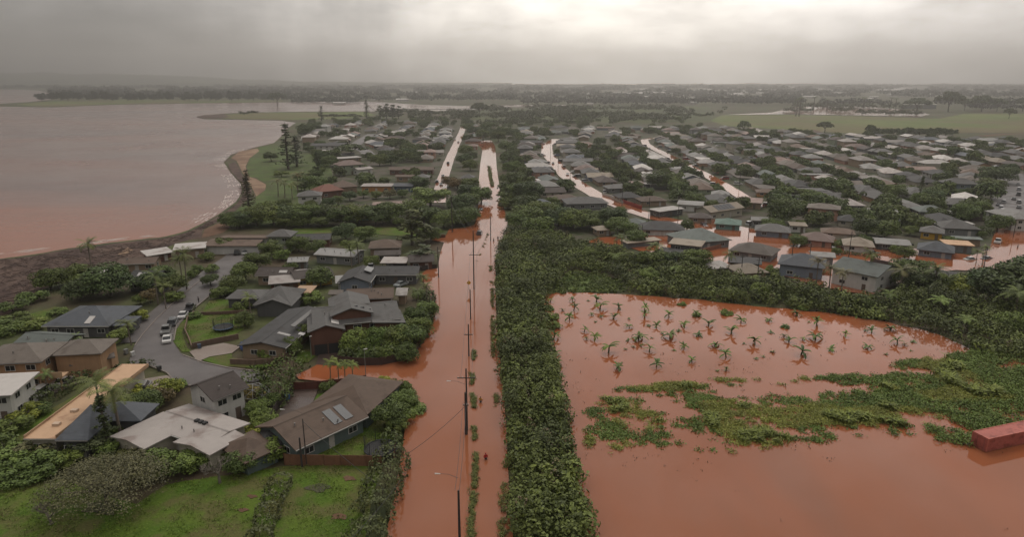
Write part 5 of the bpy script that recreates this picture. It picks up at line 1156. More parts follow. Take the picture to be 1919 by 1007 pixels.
car('suv', 562, 258, 62, (.05, .055, .065), 'dark car driving through flood water on the main road', z=-.1)
car('sedan', 563.5, 229.5, 84, (.03, .03, .03), 'black car stopped at the flooded verge', z=-.1)
car('sedan', 458, 294, 80, (.3, .3, .3), 'grey car under the stained carport')
car('sedan', 470, 318, 20, (.25, .27, .27), 'silver car in front of the black carport wing')
EG = 'cars standing in the flooded estate'
for x, y, k, hd, c_, lb in [(951, 271, 'sedan', -15, (.5, .5, .48), 'white car half sunk before the pinkish brown hip roof'), (1022, 281, 'sedan', -5, (.12, .14, .13), 'dark green car half sunk before the sandy hedge house'), (1137, 289, 'sedan', 5, (.35, .37, .35), 'silver car in flood before the tan flat roof'), (1156, 288, 'sedan', 12, (.10, .11, .13), 'dark car in flood at the street corner'),
   (825, 249, 'suv', -30, (.07, .02, .02), 'dark red car on the flooded winding street'), (708, 209, 'suv', 120, (.45, .43, .42), 'white car beside the winding street bend'), (1060, 271, 'pickup', 0, (.03, .03, .03), 'black pickup inside the pale flat carport'), (915, 256, 'sedan', 30, (.3, .33, .33), 'silver car before the house under the round tree'), (880, 247, 'van', 10, (.5, .5, .5), 'white van before the small pale garage'), (983, 257, 'pickup', 20, (.5, .49, .47), 'white pickup beside the dark pinkish roof')]: car(k, x, y, hd, c_, lb, EG, -.35)
for i, (x, y, k, c_) in enumerate([(1169, 268, 'pickup', (.5, .49, .47)), (1173, 228, 'suv', (.4, .4, .4)), (1175, 231.5, 'suv', (.06, .06, .07)), (1170, 224, 'sedan', (.05, .05, .06)), (1176, 221, 'suv', (.3, .3, .3)), (1170, 211, 'sedan', (.5, .5, .48)), (1175, 206, 'suv', (.4, .4, .4)), (1194, 236, 'suv', (.5, .5, .5)), (1194, 227, 'sedan', (.06, .06, .06)), (1194, 221, 'suv', (.2, .2, .2)), (1193.5, 212, 'pickup', (.03, .03, .03)), (1194, 206, 'suv', (.3, .3, .32)), (1193, 200, 'sedan', (.2, .2, .2)), (1188, 217, 'sedan', (.04, .04, .04))]):
    car(k, x, y, 54, c_, None, 'cars parked along the car lined street')
for i, (x, y, k, c_) in enumerate([(648, 175, 'sedan', (.05, .05, .05)), (661, 179, 'suv', (.06, .06, .06)), (665, 188, 'sedan', (.3, .3, .3)), (783, 170, 'suv', (.03, .03, .03)), (761, 158, 'sedan', (.08, .08, .08)), (775, 168, 'sedan', (.4, .4, .4)), (808, 184, 'pickup', (.03, .03, .03)), (525, 175, 'suv', (.04, .04, .04)), (519, 190, 'sedan', (.05, .05, .05)), (517, 200, 'sedan', (.3, .3, .3)), (512, 197, 'suv', (.03, .03, .03)), (537, 150, 'sedan', (.05, .05, .05)), (533, 147, 'sedan', (.3, .3, .3)), (870, 152, 'sedan', (.05, .05, .05))]):
    car(k, x, y, 100 if x < 700 else 115, c_, None, 'cars parked along the far streets')

# utility poles, lamps and cables along the road
p1 = pole(539, 632, 558, 'thick dark pole nearest the camera on flooded road', (), 2, .17, (10.3, 2.2), group='utility poles along the flooded road')
p2 = pole(547.5, 489, 415, 'tall pole with long crossarm beside a thicker dark pole', (.86,), 2.8, .15)
p2b = pole(546.5, 494, 443, 'thick dark pole with lamp arm next to crossarm pole', (.72,), .9, .24, (9.0, 2.4))
p3 = pole(549.5, 402, 363, 'slim crossarm pole second beyond the thick dark pole', (.70,), 1.7, .15)
p4 = pole(551.5, 358, 322, 'slim bare pole right behind the yellow sign', (), 1.7, .14)
p5 = pole(555.5, 323, 253, 'tallest crossarm pole in front of the main road junction', (.60,), 2.4, .17)
p6 = pole(575, 266, 236, 'slim pole beside the people at the road junction', (), 1.5, .16)
p7 = pole(530, 256, 213, 'dark pole with stay wires left of the junction', (), 1.5, .2)
p8 = pole(354, 531, 496, 'thick dark pole standing at the plank fence', (), 1.4, .16, group=None)
p9 = pole(359.5, 529, 474, 'slim lamp pole beside the thick pole at plank fence', (), 1.4, .10, (8.6, 2.6), group=None)
pole(514, 309, 272, 'pole with white lamp left of the flooded road', (), 1.2, .15, (7.6, -.6), group=None)
for i in range(4): cable(p7[0].location + Vector((0, 0, p7[1] - .6 - i * .5)), P(534 + i * 4, 250 + i), .15, ['leftmost', 'second', 'third', 'rightmost'][i] + ' thin stay wire slanting down from the dark pole left of junction', .03, 'stay wires of the dark pole')
def top(p_, dx=0.0, f=1.0): return p_[0].location + Vector((dx, 0, p_[1] * f))
for a, b_, fa, fb, lb in [(p1, p2b, 1, .80, 'thick pole and lamp pole'), (p2, p3, .86, .70, 'crossarm poles'), (p3, p5, .70, .60, 'slim and tallest poles'), (p5, p7, .95, .9, 'tallest pole and dark stayed pole'), (p5, p6, .6, .9, 'tallest pole and junction pole')]:
    for k, dx in enumerate((-.9, .9) if lb != 'thick pole and lamp pole' else (-.4, .1)):
        cable(top(a, dx, fa), top(b_, dx, fb), 0.9, ('left' if dx < 0 else 'right') + ' cable between the ' + lb + ' of the flooded road')
cable(top(p2b, 0, .7), P(470, 520, 1.5), .5, 'pale service cable slanting from lamp pole to the hedge')
cable(top(p9, 0, .95), P(455, 560, 2.5), .4, 'service cable from slim lamp pole over the near lawn')
cable(P(470, 545, 5), P(385, 640, 5), .6, 'thin cable crossing the corner of the near lawn')
s_ = empty('street_lamp', P(429, 428), 0, 'slim grey street lamp before the curved dark fence', 'street lamp')
MB().tube([(0, 0, -.2), (0, 0, 5.6), (.05, 0, 6.2)], [.07, .05, .045], 6).build('pole', 'trim_paint', s_, (.2, .2, .19)); MB().tube([(-.1, 0, 6.2), (.55, 0, 6.3)], [.08, .14], 8).build('lamp_head', 'lamp_white', s_)
s_ = empty('street_lamp', P(365, 402), 0, 'slim street lamp at the muddy driveway corner', 'street lamp')
MB().tube([(0, 0, -.2), (0, 0, 4.6)], [.06, .045], 6).build('pole', 'trim_paint', s_, (.2, .2, .19)); MB().tube([(-.1, 0, 4.6), (.4, 0, 4.68)], [.07, .12], 8).build('lamp_head', 'lamp_white', s_)
sg = empty('road_sign', P(549.6, 326), 0, 'yellow diamond warning sign standing in the flooded road', 'road sign')
MB().tube([(0, 0, -.3), (0, 0, 3.2)], .05, 6).build('post', 'lamp_white', sg)
MB().add([(0, -.08, 2.2), (.62, -.08, 2.82), (0, -.08, 3.44), (-.62, -.08, 2.82), (0, -.03, 2.2), (.62, -.03, 2.82), (0, -.03, 3.44), (-.62, -.03, 2.82)], [(0, 1, 2, 3), (7, 6, 5, 4), (0, 4, 5, 1), (1, 5, 6, 2), (2, 6, 7, 3), (3, 7, 4, 0)]).build('panel', 'trim_paint', sg, (0.55, 0.30, 0.02))
EP = [(722.5, 277, 249, 'slim pole between small sandy roof and flood'), (752, 268, 246, 'slim pole beside the sandy shed'), (868, 310, 280, 'dark pole left of the sandy pyramid hut'), (887, 314, 284, 'dark pole in front of the sandy pyramid hut'), (926, 302, 267, 'tall dark pole before the big blue grey house'), (947, 300, 268, 'leaning dark pole beside the big blue grey house'), (994, 288, 254, 'tall dark pole beside the clipped estate hedge'), (760, 242, 214, 'slim pole on the winding street near red wall'), (729, 224, 196, 'slim pole by the curved white garden wall'), (794, 248, 222, 'slim pole before the bright white flat roof'), (866, 206, 184, 'slim pole beside the narrow glinting street'), (1151, 306, 272, 'dark pole where the estate street meets the corner'), (877, 262, 236, 'slim pole at the flooded street crossing'),
      (668, 197, 178, 'slim pole on the near bend of winding street'), (654, 181, 163, 'slim pole on the middle bend of winding street'), (645, 168, 152, 'slim pole on the far bend of winding street'), (1187, 262, 240, 'slim pole in the flood of the car lined street')]
for x, y, yt, lb in EP: pole(x, y, yt, lb, (.88,) if y > 270 else (), 1.6, .13, group='utility poles of the flooded estate')

# people on the road
person(569.3, 526, 'person in a red rain jacket wading down the flooded road', (.38, .02, .018), (.05, .04, .04), yaw=.3, pose=1, hood=True)
person(563.3, 458.5, 'person in an orange jacket beside the roadside grass strip', (.42, .19, .03), (.03, .03, .035), yaw=2.6, pose=3)
person(578.5, 267.5, 'person in dark clothes left of the junction group', (.03, .03, .035), (.04, .04, .05), yaw=1.2, pose=1)
person(583.6, 265.0, 'person in grey clothes in the middle of junction group', (.10, .10, .11), (.04, .04, .05), yaw=-.6, pose=2)
person(590.6, 266.0, 'person in black clothes right of the junction group', (.02, .02, .02), (.03, .03, .03), yaw=.2, pose=0)
person(1192, 275, 'person in black wading across the flooded street corner', (.02, .02, .02), (.03, .03, .03), yaw=.8, pose=1)
person(233, 338, 'person in dark clothes standing by the upper street', (.04, .04, .045), (.03, .03, .03), yaw=1.8, pose=2, deep=0)
person(247, 333, 'person in black beside the upper street verge', (.02, .02, .02), (.03, .03, .03), yaw=-.4, pose=1, deep=0)

# rust red shipping container beside the field
ct = empty('shipping_container', P(1150, 516), 0, 'rusty red shipping container half in the flooded field', 'shipping container')
a0, a1 = P(1155, 516), P(1240, 497); dd = (a1 - a0); ct.location = a0 + Vector((0, 0, .05)); ct.rotation_euler = (0, 0, math.atan2(dd.y, dd.x))
mb = MB(); Lc, Wc, Hc = 12.2, 2.6, 2.6
nrib = 44
for side in (0, 1):
    prof = []
    for i in range(nrib):
        x0 = .1 + i * (Lc - .2) / nrib; w_ = (Lc - .2) / nrib; d_ = .035
        prof += [(x0, d_), (x0 + w_ * .3, d_), (x0 + w_ * .5, 0), (x0 + w_ * .8, 0)]
    prof.append((Lc - .1, .035)); yb = (lambda q: q) if side == 0 else (lambda q: Wc - q)
    vs = [(x, yb(q), .12) for x, q in prof] + [(x, yb(q), Hc - .12) for x, q in prof]; k = len(prof)
    mb.add(vs, [(i, i + 1, k + i + 1, k + i) for i in range(k - 1)])
mb.box(.02, .08, .1, Wc - .1, .1, Hc - .1).box(Lc - .08, Lc - .02, .1, Wc - .1, .1, Hc - .1).box(.08, Lc - .08, .05, Wc - .05, Hc - .14, Hc - .05)
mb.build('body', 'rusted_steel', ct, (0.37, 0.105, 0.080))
fr = MB()
for y in (0, Wc - .12):
    fr.box(-.01, .11, y - .012, y + .132, 0, Hc).box(Lc - .11, Lc + .01, y - .012, y + .132, 0, Hc).box(.11, Lc - .11, y - .01, y + .13, 0, .12).box(.11, Lc - .11, y - .01, y + .13, Hc - .12, Hc)
for x in (0, Lc - .11): fr.box(x, x + .11, .132, Wc - .132, 0, .12).box(x, x + .11, .132, Wc - .132, Hc - .12, Hc)
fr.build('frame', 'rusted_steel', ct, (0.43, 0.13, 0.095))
for y in (.15, Wc / 2 + .02):
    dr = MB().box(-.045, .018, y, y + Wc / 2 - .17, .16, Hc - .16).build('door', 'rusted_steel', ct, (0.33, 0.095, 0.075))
    MB().tube([(-.08, y + .35, .2), (-.08, y + .35, Hc - .2)], .022, 5).build('lock_bar', 'rusted_steel', dr, (0.2, 0.10, 0.09))

# banana plants in the drowned field
BA = [(172, 190), (345, 188), (350, 255), (530, 188), (555, 250), (700, 244), (905, 250), (910, 310), (1100, 310), (1310, 305), (1410, 378), (1665, 350), (320, 330), (430, 428), (665, 325), (510, 487), (790, 396), (860, 490), (1000, 388), (1110, 478), (1225, 388), (1335, 458), (1590, 440), (1475, 548), (1775, 528), (1220, 555), (625, 590), (945, 583), (685, 718), (1000, 700), (1280, 662), (190, 484), (200, 606), (235, 694), (1550, 625)]
BB = [(130, 244), (310, 206), (460, 278), (265, 392), (450, 375), (350, 482), (560, 452), (660, 354), (820, 438), (850, 326), (980, 312), (1030, 410), (240, 292)]
bpos = [(620 + x / 6.714, 310 + y / 6.714) for x, y in BA] + [(880 + x / 5.997, 320 + y / 5.997) for x, y in BB]
big = {(860, 490), (1590, 440), (1410, 378), (350, 482), (450, 375), (625, 590), (1110, 478), (555, 250), (530, 188)}
BAN = []
for (x, y), src in zip(bpos, BA + BB):
    f = 1.35 if src in big else rnd.uniform(0.75, 1.1)
    BAN.append(plant('banana', x, y, 2.7 * f * rnd.uniform(.9, 1.15), 3.6 * f, group='banana plants in the drowned field', label='x', tone=rnd.choice([(0.058, 0.074, 0.030), (0.050, 0.064, 0.030), (0.068, 0.086, 0.030)])))
for _ in range(34):
    for tr_ in range(40):
        x, y = rnd.uniform(655, 1080), rnd.uniform(334, 424)
        if inside((x, y), [(650, 335), (760, 335), (960, 354), (1075, 376), (1080, 398), (960, 412), (800, 424), (665, 424)]) and all(abs(x - to_px(o.location)[0]) > 7 or abs(y - to_px(o.location)[1]) > 4 for o in BAN): break
    f = rnd.uniform(.4, .7); BAN.append(plant('banana', x, y, 2.4 * f, 3.4 * f, group='banana plants in the drowned field', label='x', tone=rnd.choice([(0.05, 0.062, 0.03), (0.06, 0.07, 0.035)])))
for x, y, w_ in [(646, 358, 4.5), (649, 369, 4.0), (851, 352.5, 3.4), (799, 341.5, 2.6), (816, 354.5, 2.4), (920, 368, 2.0), (643, 347, 3.0), (940, 347, 3)]:
    plant('shrub', x, y, w_ * .45, w_, group='shrubs in the drowned field', adj='half drowned', tone=(0.07, 0.09, 0.025))

# ------------------------------------------------------------------ trees farther off
BR = (0.075, 0.062, 0.040)
MIDT = [('tree', 917, 245, 10, 14, 'great round dark', DK), ('tree', 1015, 259, 7, 10, 'dark', DK), ('tree', 1036, 262, 4.5, 10), ('tree', 805, 255, 5.5, 5.5, 'round dark', DK), ('tree', 770, 204, 9, 14, 'dark', DK), ('tree', 786, 204, 7, 10), ('tree', 793, 207, 7, 8, 'light', LT),
 ('tree', 716, 249, 7, 12, 'dark', DK), ('tree', 692, 248, 6, 10), ('tree', 672, 252, 6, 12), ('tree', 655, 248, 6, 12, 'dark', DK), ('tree', 633, 242, 8, 14), ('tree', 618, 248, 8, 14), ('tree', 608, 252, 7, 10), ('tree', 615, 233, 8, 12, 'dark', DK), ('tree', 608, 217, 9, 12), ('tree', 604, 202, 9, 12, 'dark', DK), ('tree', 600, 187, 8, 12), ('tree', 597, 172, 9, 12, 'dark', DK), ('tree', 593, 161, 9, 13), ('tree', 620, 218, 9, 15, 'dark', DK),
 ('tree', 566, 147, 10, 15), ('tree', 575, 145, 10, 15, 'dark', DK), ('tree', 584, 149, 10, 14), ('tree', 556, 141, 9, 14, 'dark', DK), ('tree', 590, 143, 10, 15), ('tree', 548, 137, 9, 15), ('tree', 601, 144, 9, 15, 'dark', DK), ('tree', 570, 137, 10, 16), ('tree', 735, 262, 6, 9), ('tree', 724, 258, 6, 10), ('tree', 745, 270, 5, 8), ('shrub', 757, 250, 3, 5), ('shrub', 688, 236, 3, 5), ('tree', 654, 231, 5, 6, 'dark', DK),
 ('tree', 551, 172, 8, 10, 'dark', DK), ('tree', 551, 183, 8, 10), ('tree', 546, 178, 9, 12, 'dark', DK), ('tree', 546, 165, 8, 12), ('tree', 551, 206, 7, 10), ('tree', 549, 217, 8, 12, 'dark', DK), ('tree', 549, 228, 8, 11), ('tree', 540, 234, 9, 13, 'dark', DK), ('tree', 546, 247, 8, 11), ('tree', 531, 248, 7, 10), ('tree', 520, 250, 6, 10), ('tree', 549, 243, 7, 9, 'dark', DK), ('tree', 564, 222, 9, 11, 'leaning'), ('tree', 527, 202, 6, 9, 'red brown', RD), ('tree', 536, 205, 6, 9, 'red brown', RD), ('tree', 505, 226, 9, 18, 'broad bright', LT),
 ('tree', 482, 240, 8, 14), ('tree', 497, 248, 7, 12, 'dark', DK), ('tree', 457, 244, 6, 13), ('tree', 440, 247, 6, 12, 'dark', DK), ('tree', 421, 245, 6, 12), ('tree', 401, 247, 6, 12), ('tree', 381, 246, 6, 12, 'dark', DK), ('tree', 361, 247, 6, 13), ('tree', 341, 247, 6, 12, 'dark', DK), ('tree', 321, 247, 6, 12), ('tree', 301, 248, 5, 12), ('tree', 285, 250, 5, 10, 'dark', DK), ('tree', 270, 249, 4, 9),
 ('tree', 396, 222, 4, 6), ('tree', 410, 218, 4.4, 7, 'dark', DK), ('tree', 426, 215, 4, 6), ('tree', 441, 216, 4, 6), ('tree', 457, 216, 4.4, 7, 'orange tinged', BR), ('tree', 472, 214, 4, 6), ('tree', 491, 206, 8, 11, 'dark', DK), ('tree', 385, 226, 4.4, 7, 'dark', DK), ('tree', 365, 228, 4, 6), ('tree', 345, 231, 4, 6), ('tree', 329, 235, 4.4, 7, 'dark', DK), ('tree', 367, 207, 8, 14, 'bright', LT), ('tree', 313, 238, 4, 10), ('shrub', 296, 240, 3, 8),
 ('wispy', 373, 190, 16, 6, 'dark', DK), ('palm', 327, 213, 9, 8, 'brownish', BR), ('palm', 335, 215, 9, 8), ('palm', 343, 216, 8, 7), ('palm', 350, 207, 10, 8, 'brownish', BR), ('palm', 356, 206, 10, 8), ('palm', 349, 214, 8, 7), ('palm', 362, 206, 9, 7),
 ('tree', 358, 142, 14, 18), ('tree', 368, 138, 12, 16, 'dark', DK), ('dome', 412, 166, 9, 24), ('tree', 318, 172, 5, 10, 'dark', DK), ('shrub', 330, 190, 4, 9), ('shrub', 310, 226, 3, 9), ('tree', 385, 178, 7, 14), ('tree', 378, 172, 7, 12, 'dark', DK), ('tree', 445, 177, 7, 12), ('tree', 452, 172, 7, 12, 'dark', DK), ('tree', 478, 169, 8, 14, 'dark', DK),
 ('tree', 1090, 223, 7, 11, 'dark', DK), ('tree', 1143, 235, 6, 9, 'light', LT), ('tree', 1166, 197, 9, 20, 'dark', DK), ('tree', 1181, 190, 8, 12, 'dark', DK), ('tree', 1160, 206, 6, 14), ('tree', 1165, 338, 9, 14, 'dark', DK), ('tree', 1188, 344, 11, 17, 'dark', DK), ('tree', 1150, 333, 7, 10), ('tree', 1207, 330, 10, 16, 'dark', DK), ('tree', 1065, 320, 8, 12), ('palm', 1054, 328, 8, 8, 'brownish', BR), ('palm', 1092, 332, 9, 8), ('tree', 1080, 328, 7, 10, 'dark', DK), ('palm', 955, 322, 9, 6, 'dead looking', (0.11, 0.085, 0.065)), ('palm', 970, 326, 8, 6, 'brown', BR), ('palm', 985, 328, 7, 6, 'dead looking', (0.11, 0.085, 0.065)), ('palm', 1016, 316, 10, 5, 'thin'), ('small_palm', 1143, 292, 5, 4), ('small_palm', 1150, 294, 5, 4), ('small_palm', 1153, 286, 5, 4), ('palm', 1187, 358, 8, 9), ('tree', 1060, 287, 5, 6), ('shrub', 1052, 280, 3, 5),
 ('small_palm', 720, 296, 5, 5), ('small_palm', 790, 312, 5, 5, 'bright', LT), ('small_palm', 880, 325, 5, 5), ('small_palm', 1040, 345, 5, 5), ('small_palm', 1100, 352, 5, 6, 'bright', LT), ('small_palm', 1130, 372, 4, 5), ('tree', 760, 314, 4.5, 6, 'light', LT), ('tree', 890, 332, 4.5, 6, 'light', LT), ('tree', 1010, 348, 4.5, 6), ('tree', 1180, 372, 5, 7, 'light', LT), ('tree', 690, 290, 5, 7, 'light', LT), ('tree', 630, 262, 7, 12, 'mounded light', LT), ('tree', 765, 300, 6, 10), ('palm', 768, 296, 8, 7), ('palm', 728, 282, 7, 7), ('tree', 780, 298, 5, 9, 'dark', DK), ('tree', 815, 300, 5, 10), ('shrub', 825, 298, 3, 7), ('palm', 853, 312, 9, 5, 'thin'), ('shrub', 905, 305, 3, 5), ('tree', 1115, 328, 5, 9), ('tree', 1130, 333, 5, 9, 'yellow green', YG), ('shrub', 1100, 330, 4, 6, 'yellowish', YG)]
for t in MIDT: plant(t[0], t[1], t[2], t[3], t[4], adj=t[5] if len(t) > 5 else None, tone=t[6] if len(t) > 6 else None)
def tall(kind, x, y, ytop, W, **k):
    p_ = P(x, y); h = z_at(p_.y, ytop); return plant_w(kind, p_, W, h, **k)
tall('spire', 338, 181, 125, 14, label='tallest ragged pine standing on the green bank by the bay', tone=(.042, .045, .028))
tall('spire', 348, 178, 140, 12, label='shorter ragged pine right of the tallest bank pine', tone=(.042, .045, .028))
tall('spire', 292, 228, 180, 7.5, label='slim bare pine on the sand beside the curved beach', tone=(0.05, 0.045, 0.03))
tall('spire', 430, 122, 98.5, 12, label='tall narrow pine left of a dark tree clump by the river', tone=DK)
tall('spire', 377, 124.5, 106, 14, label='lone small pine on the low green spit', tone=DK)
for x, yt, lb in [(446, 104, 'leftmost ironwood of the dark riverside clump'), (453, 101.5, 'second ironwood of the dark riverside clump'), (460, 103, 'third ironwood of the dark riverside clump'), (467, 105, 'rightmost ironwood of the dark riverside clump')]: tall('wispy', x, 122, yt, 16, label=lb, group='riverside ironwood clump', tone=DK)
for x, y, yt in [(1115, 201, 178), (1140, 206, 183), (1080, 203, 187), (800, 188, 174), (822, 192, 175), (1078, 214, 190)]: tall('column', x, y, yt, 3.0)
for x, y, yt, lb in [(933, 119, 97.5, 'tall thin palm left of the twin palms by the flooded paddock'), (937, 119, 95.5, 'taller of the twin thin palms by the flooded paddock'), (953, 112, 95, 'lone thin palm behind the flooded paddock'), (968, 114, 98, 'thin palm behind the right of the flooded paddock'), (1011, 117, 95.5, 'thin palm left of the white roofed farm shed'), (1018, 110, 99, 'short thin palm left of the white roofed farm shed'), (1043.5, 110, 96, 'left of two thin palms before the farm shed'), (1049, 110, 97, 'right of two thin palms before the farm shed')]: tall('thin_palm', x, y, yt, 14, label=lb, group='thin palms beyond the field')
for x, y, yt, W_, lb in [(1111, 114, 89.5, 42, 'largest domed tree beyond the green field'), (1150, 113.5, 94.5, 44, 'second domed tree right of the largest dome'), (1168, 113, 98, 30, 'flat topped tree between two far domes'), (1182, 122, 109, 16, 'round dark tree at the right end of the green field'), (1074, 113.5, 97, 42, 'domed tree left of the white roofed farm shed'), (966, 138.5, 125, 17, 'big dark dome tree at the estate edge below the field'), (871, 139.5, 124, 14, 'dark dome tree left on the estate edge'), (1198, 113, 97, 26, 'far tree cut by the right edge beyond the field'), (562, 119, 102.5, 28, 'big dark dome tree where the main road ends'), (1130, 112, 98, 34, 'low domed tree joined to the largest dome'), (325, 106, 91, 40, 'dark domed tree on the point across the bay')]: tall('dome', x, y, yt, W_, label=lb, group='domed trees on the plain')
for i in range(14):
    x = 1018 + i * 7.6 + rnd.uniform(-2, 2); tall('far', x, 140.5 + rnd.uniform(0, 2), 131.5 + rnd.uniform(-1.5, 2) - (6 if i == 0 else 0), 10 + rnd.uniform(-1, 4), adj='edge', tone=DK)
for i in range(26):
    x = 48 + i * 11 + rnd.uniform(-4, 4) if i else 49
    tall('far', x, 101.2 + rnd.uniform(-.6, .3), 88.5 + rnd.uniform(-2, 3.0) - i * .05, 22 + rnd.uniform(-5, 10), label='dark ironwood standing in the row on the point across the bay', group='ironwood row across the bay', tone=(0.022, 0.024, 0.017))

# ------------------------------------------------------------------ estate and bay houses farther off, street by street
ORD = 'first second third fourth fifth sixth seventh eighth ninth tenth eleventh twelfth thirteenth fourteenth fifteenth sixteenth seventeenth eighteenth nineteenth twentieth'.split()
def ordw(i): return ORD[i] if i < 20 else 'twenty ' + ORD[i - 20] if i < 29 else 'thirtieth'
TOWN = [(592, 246), (594, 150), (600, 131), (700, 129), (815, 130), (850, 134), (1010, 143), (1212, 149), (1214, 250), (1166, 250), (1050, 258), (960, 250), (905, 238), (860, 230), (800, 224), (712, 216), (655, 214), (612, 228)]
BAYT = [(352, 127), (400, 121), (440, 123), (560, 124), (556, 150), (541, 165), (534, 175), (520, 186), (512, 196), (508, 172), (455, 176), (440, 172), (412, 174), (392, 160), (362, 158), (352, 144)]
placed = [(h.location.x, h.location.y, max(h['_L'], h['_W']) * .5) for h in HOUSES]
SW = {k: [P(*q) for q in v] for k, v in dict(s1=S1, s2=S2, s3=S3, s5=S5, s6=S6).items()}
def seg_dist(pt, line):
    best = 1e9
    for i in range(len(line) - 1):
        a, b_ = line[i].xy, line[i + 1].xy; d = b_ - a; t = max(0, min(1, (pt - a).dot(d) / max(d.length_squared, 1e-6))); best = min(best, (a + d * t - pt).length)
    return best
PAL = ['grey'] * 9 + ['dark'] * 5 + ['brown'] * 5 + ['mottled'] * 4 + ['lgrey'] * 6 + ['white'] * 5 + ['dirty'] * 5 + ['dbrown'] * 3 + ['ggrey'] * 3 + ['bgrey'] * 3 + ['pink'] * 2 + ['sand']
WPAL = ['cream', 'white', 'grey', 'tan', 'beige', 'bluegrey', 'green', 'pink', 'dgrey', 'cream', 'tan']
SPEC = [(17, 11, 2.4, 'hip', .40, ()), (15, 11, 2.4, 'hip', .42, ((4, -4, 7, 8, 'gable', 2.35, 90, .40),)), (19, 10.5, 2.45, 'gable', .30, ()), (14, 11, 2.5, 'gable', .34, ((-4, -4, 8, 7, 'gable', 2.4, 90, .34),)), (16, 12, 4.9, 'hip', .36, ()), (13, 9, 2.6, 'flat', .03, ((5, -3, 7, 8, 'flat', 2.3, 0, .02),)), (18, 10, 2.4, 'hip', .40, ((-5, 4, 8, 9, 'hip', 2.4, 90, .40),))]
SWT = [0, 0, 0, 1, 1, 1, 1, 2, 2, 3, 3, 4, 5, 5, 6, 6, 6]
TREES_TOWN = 0; FEN = [0, 0]
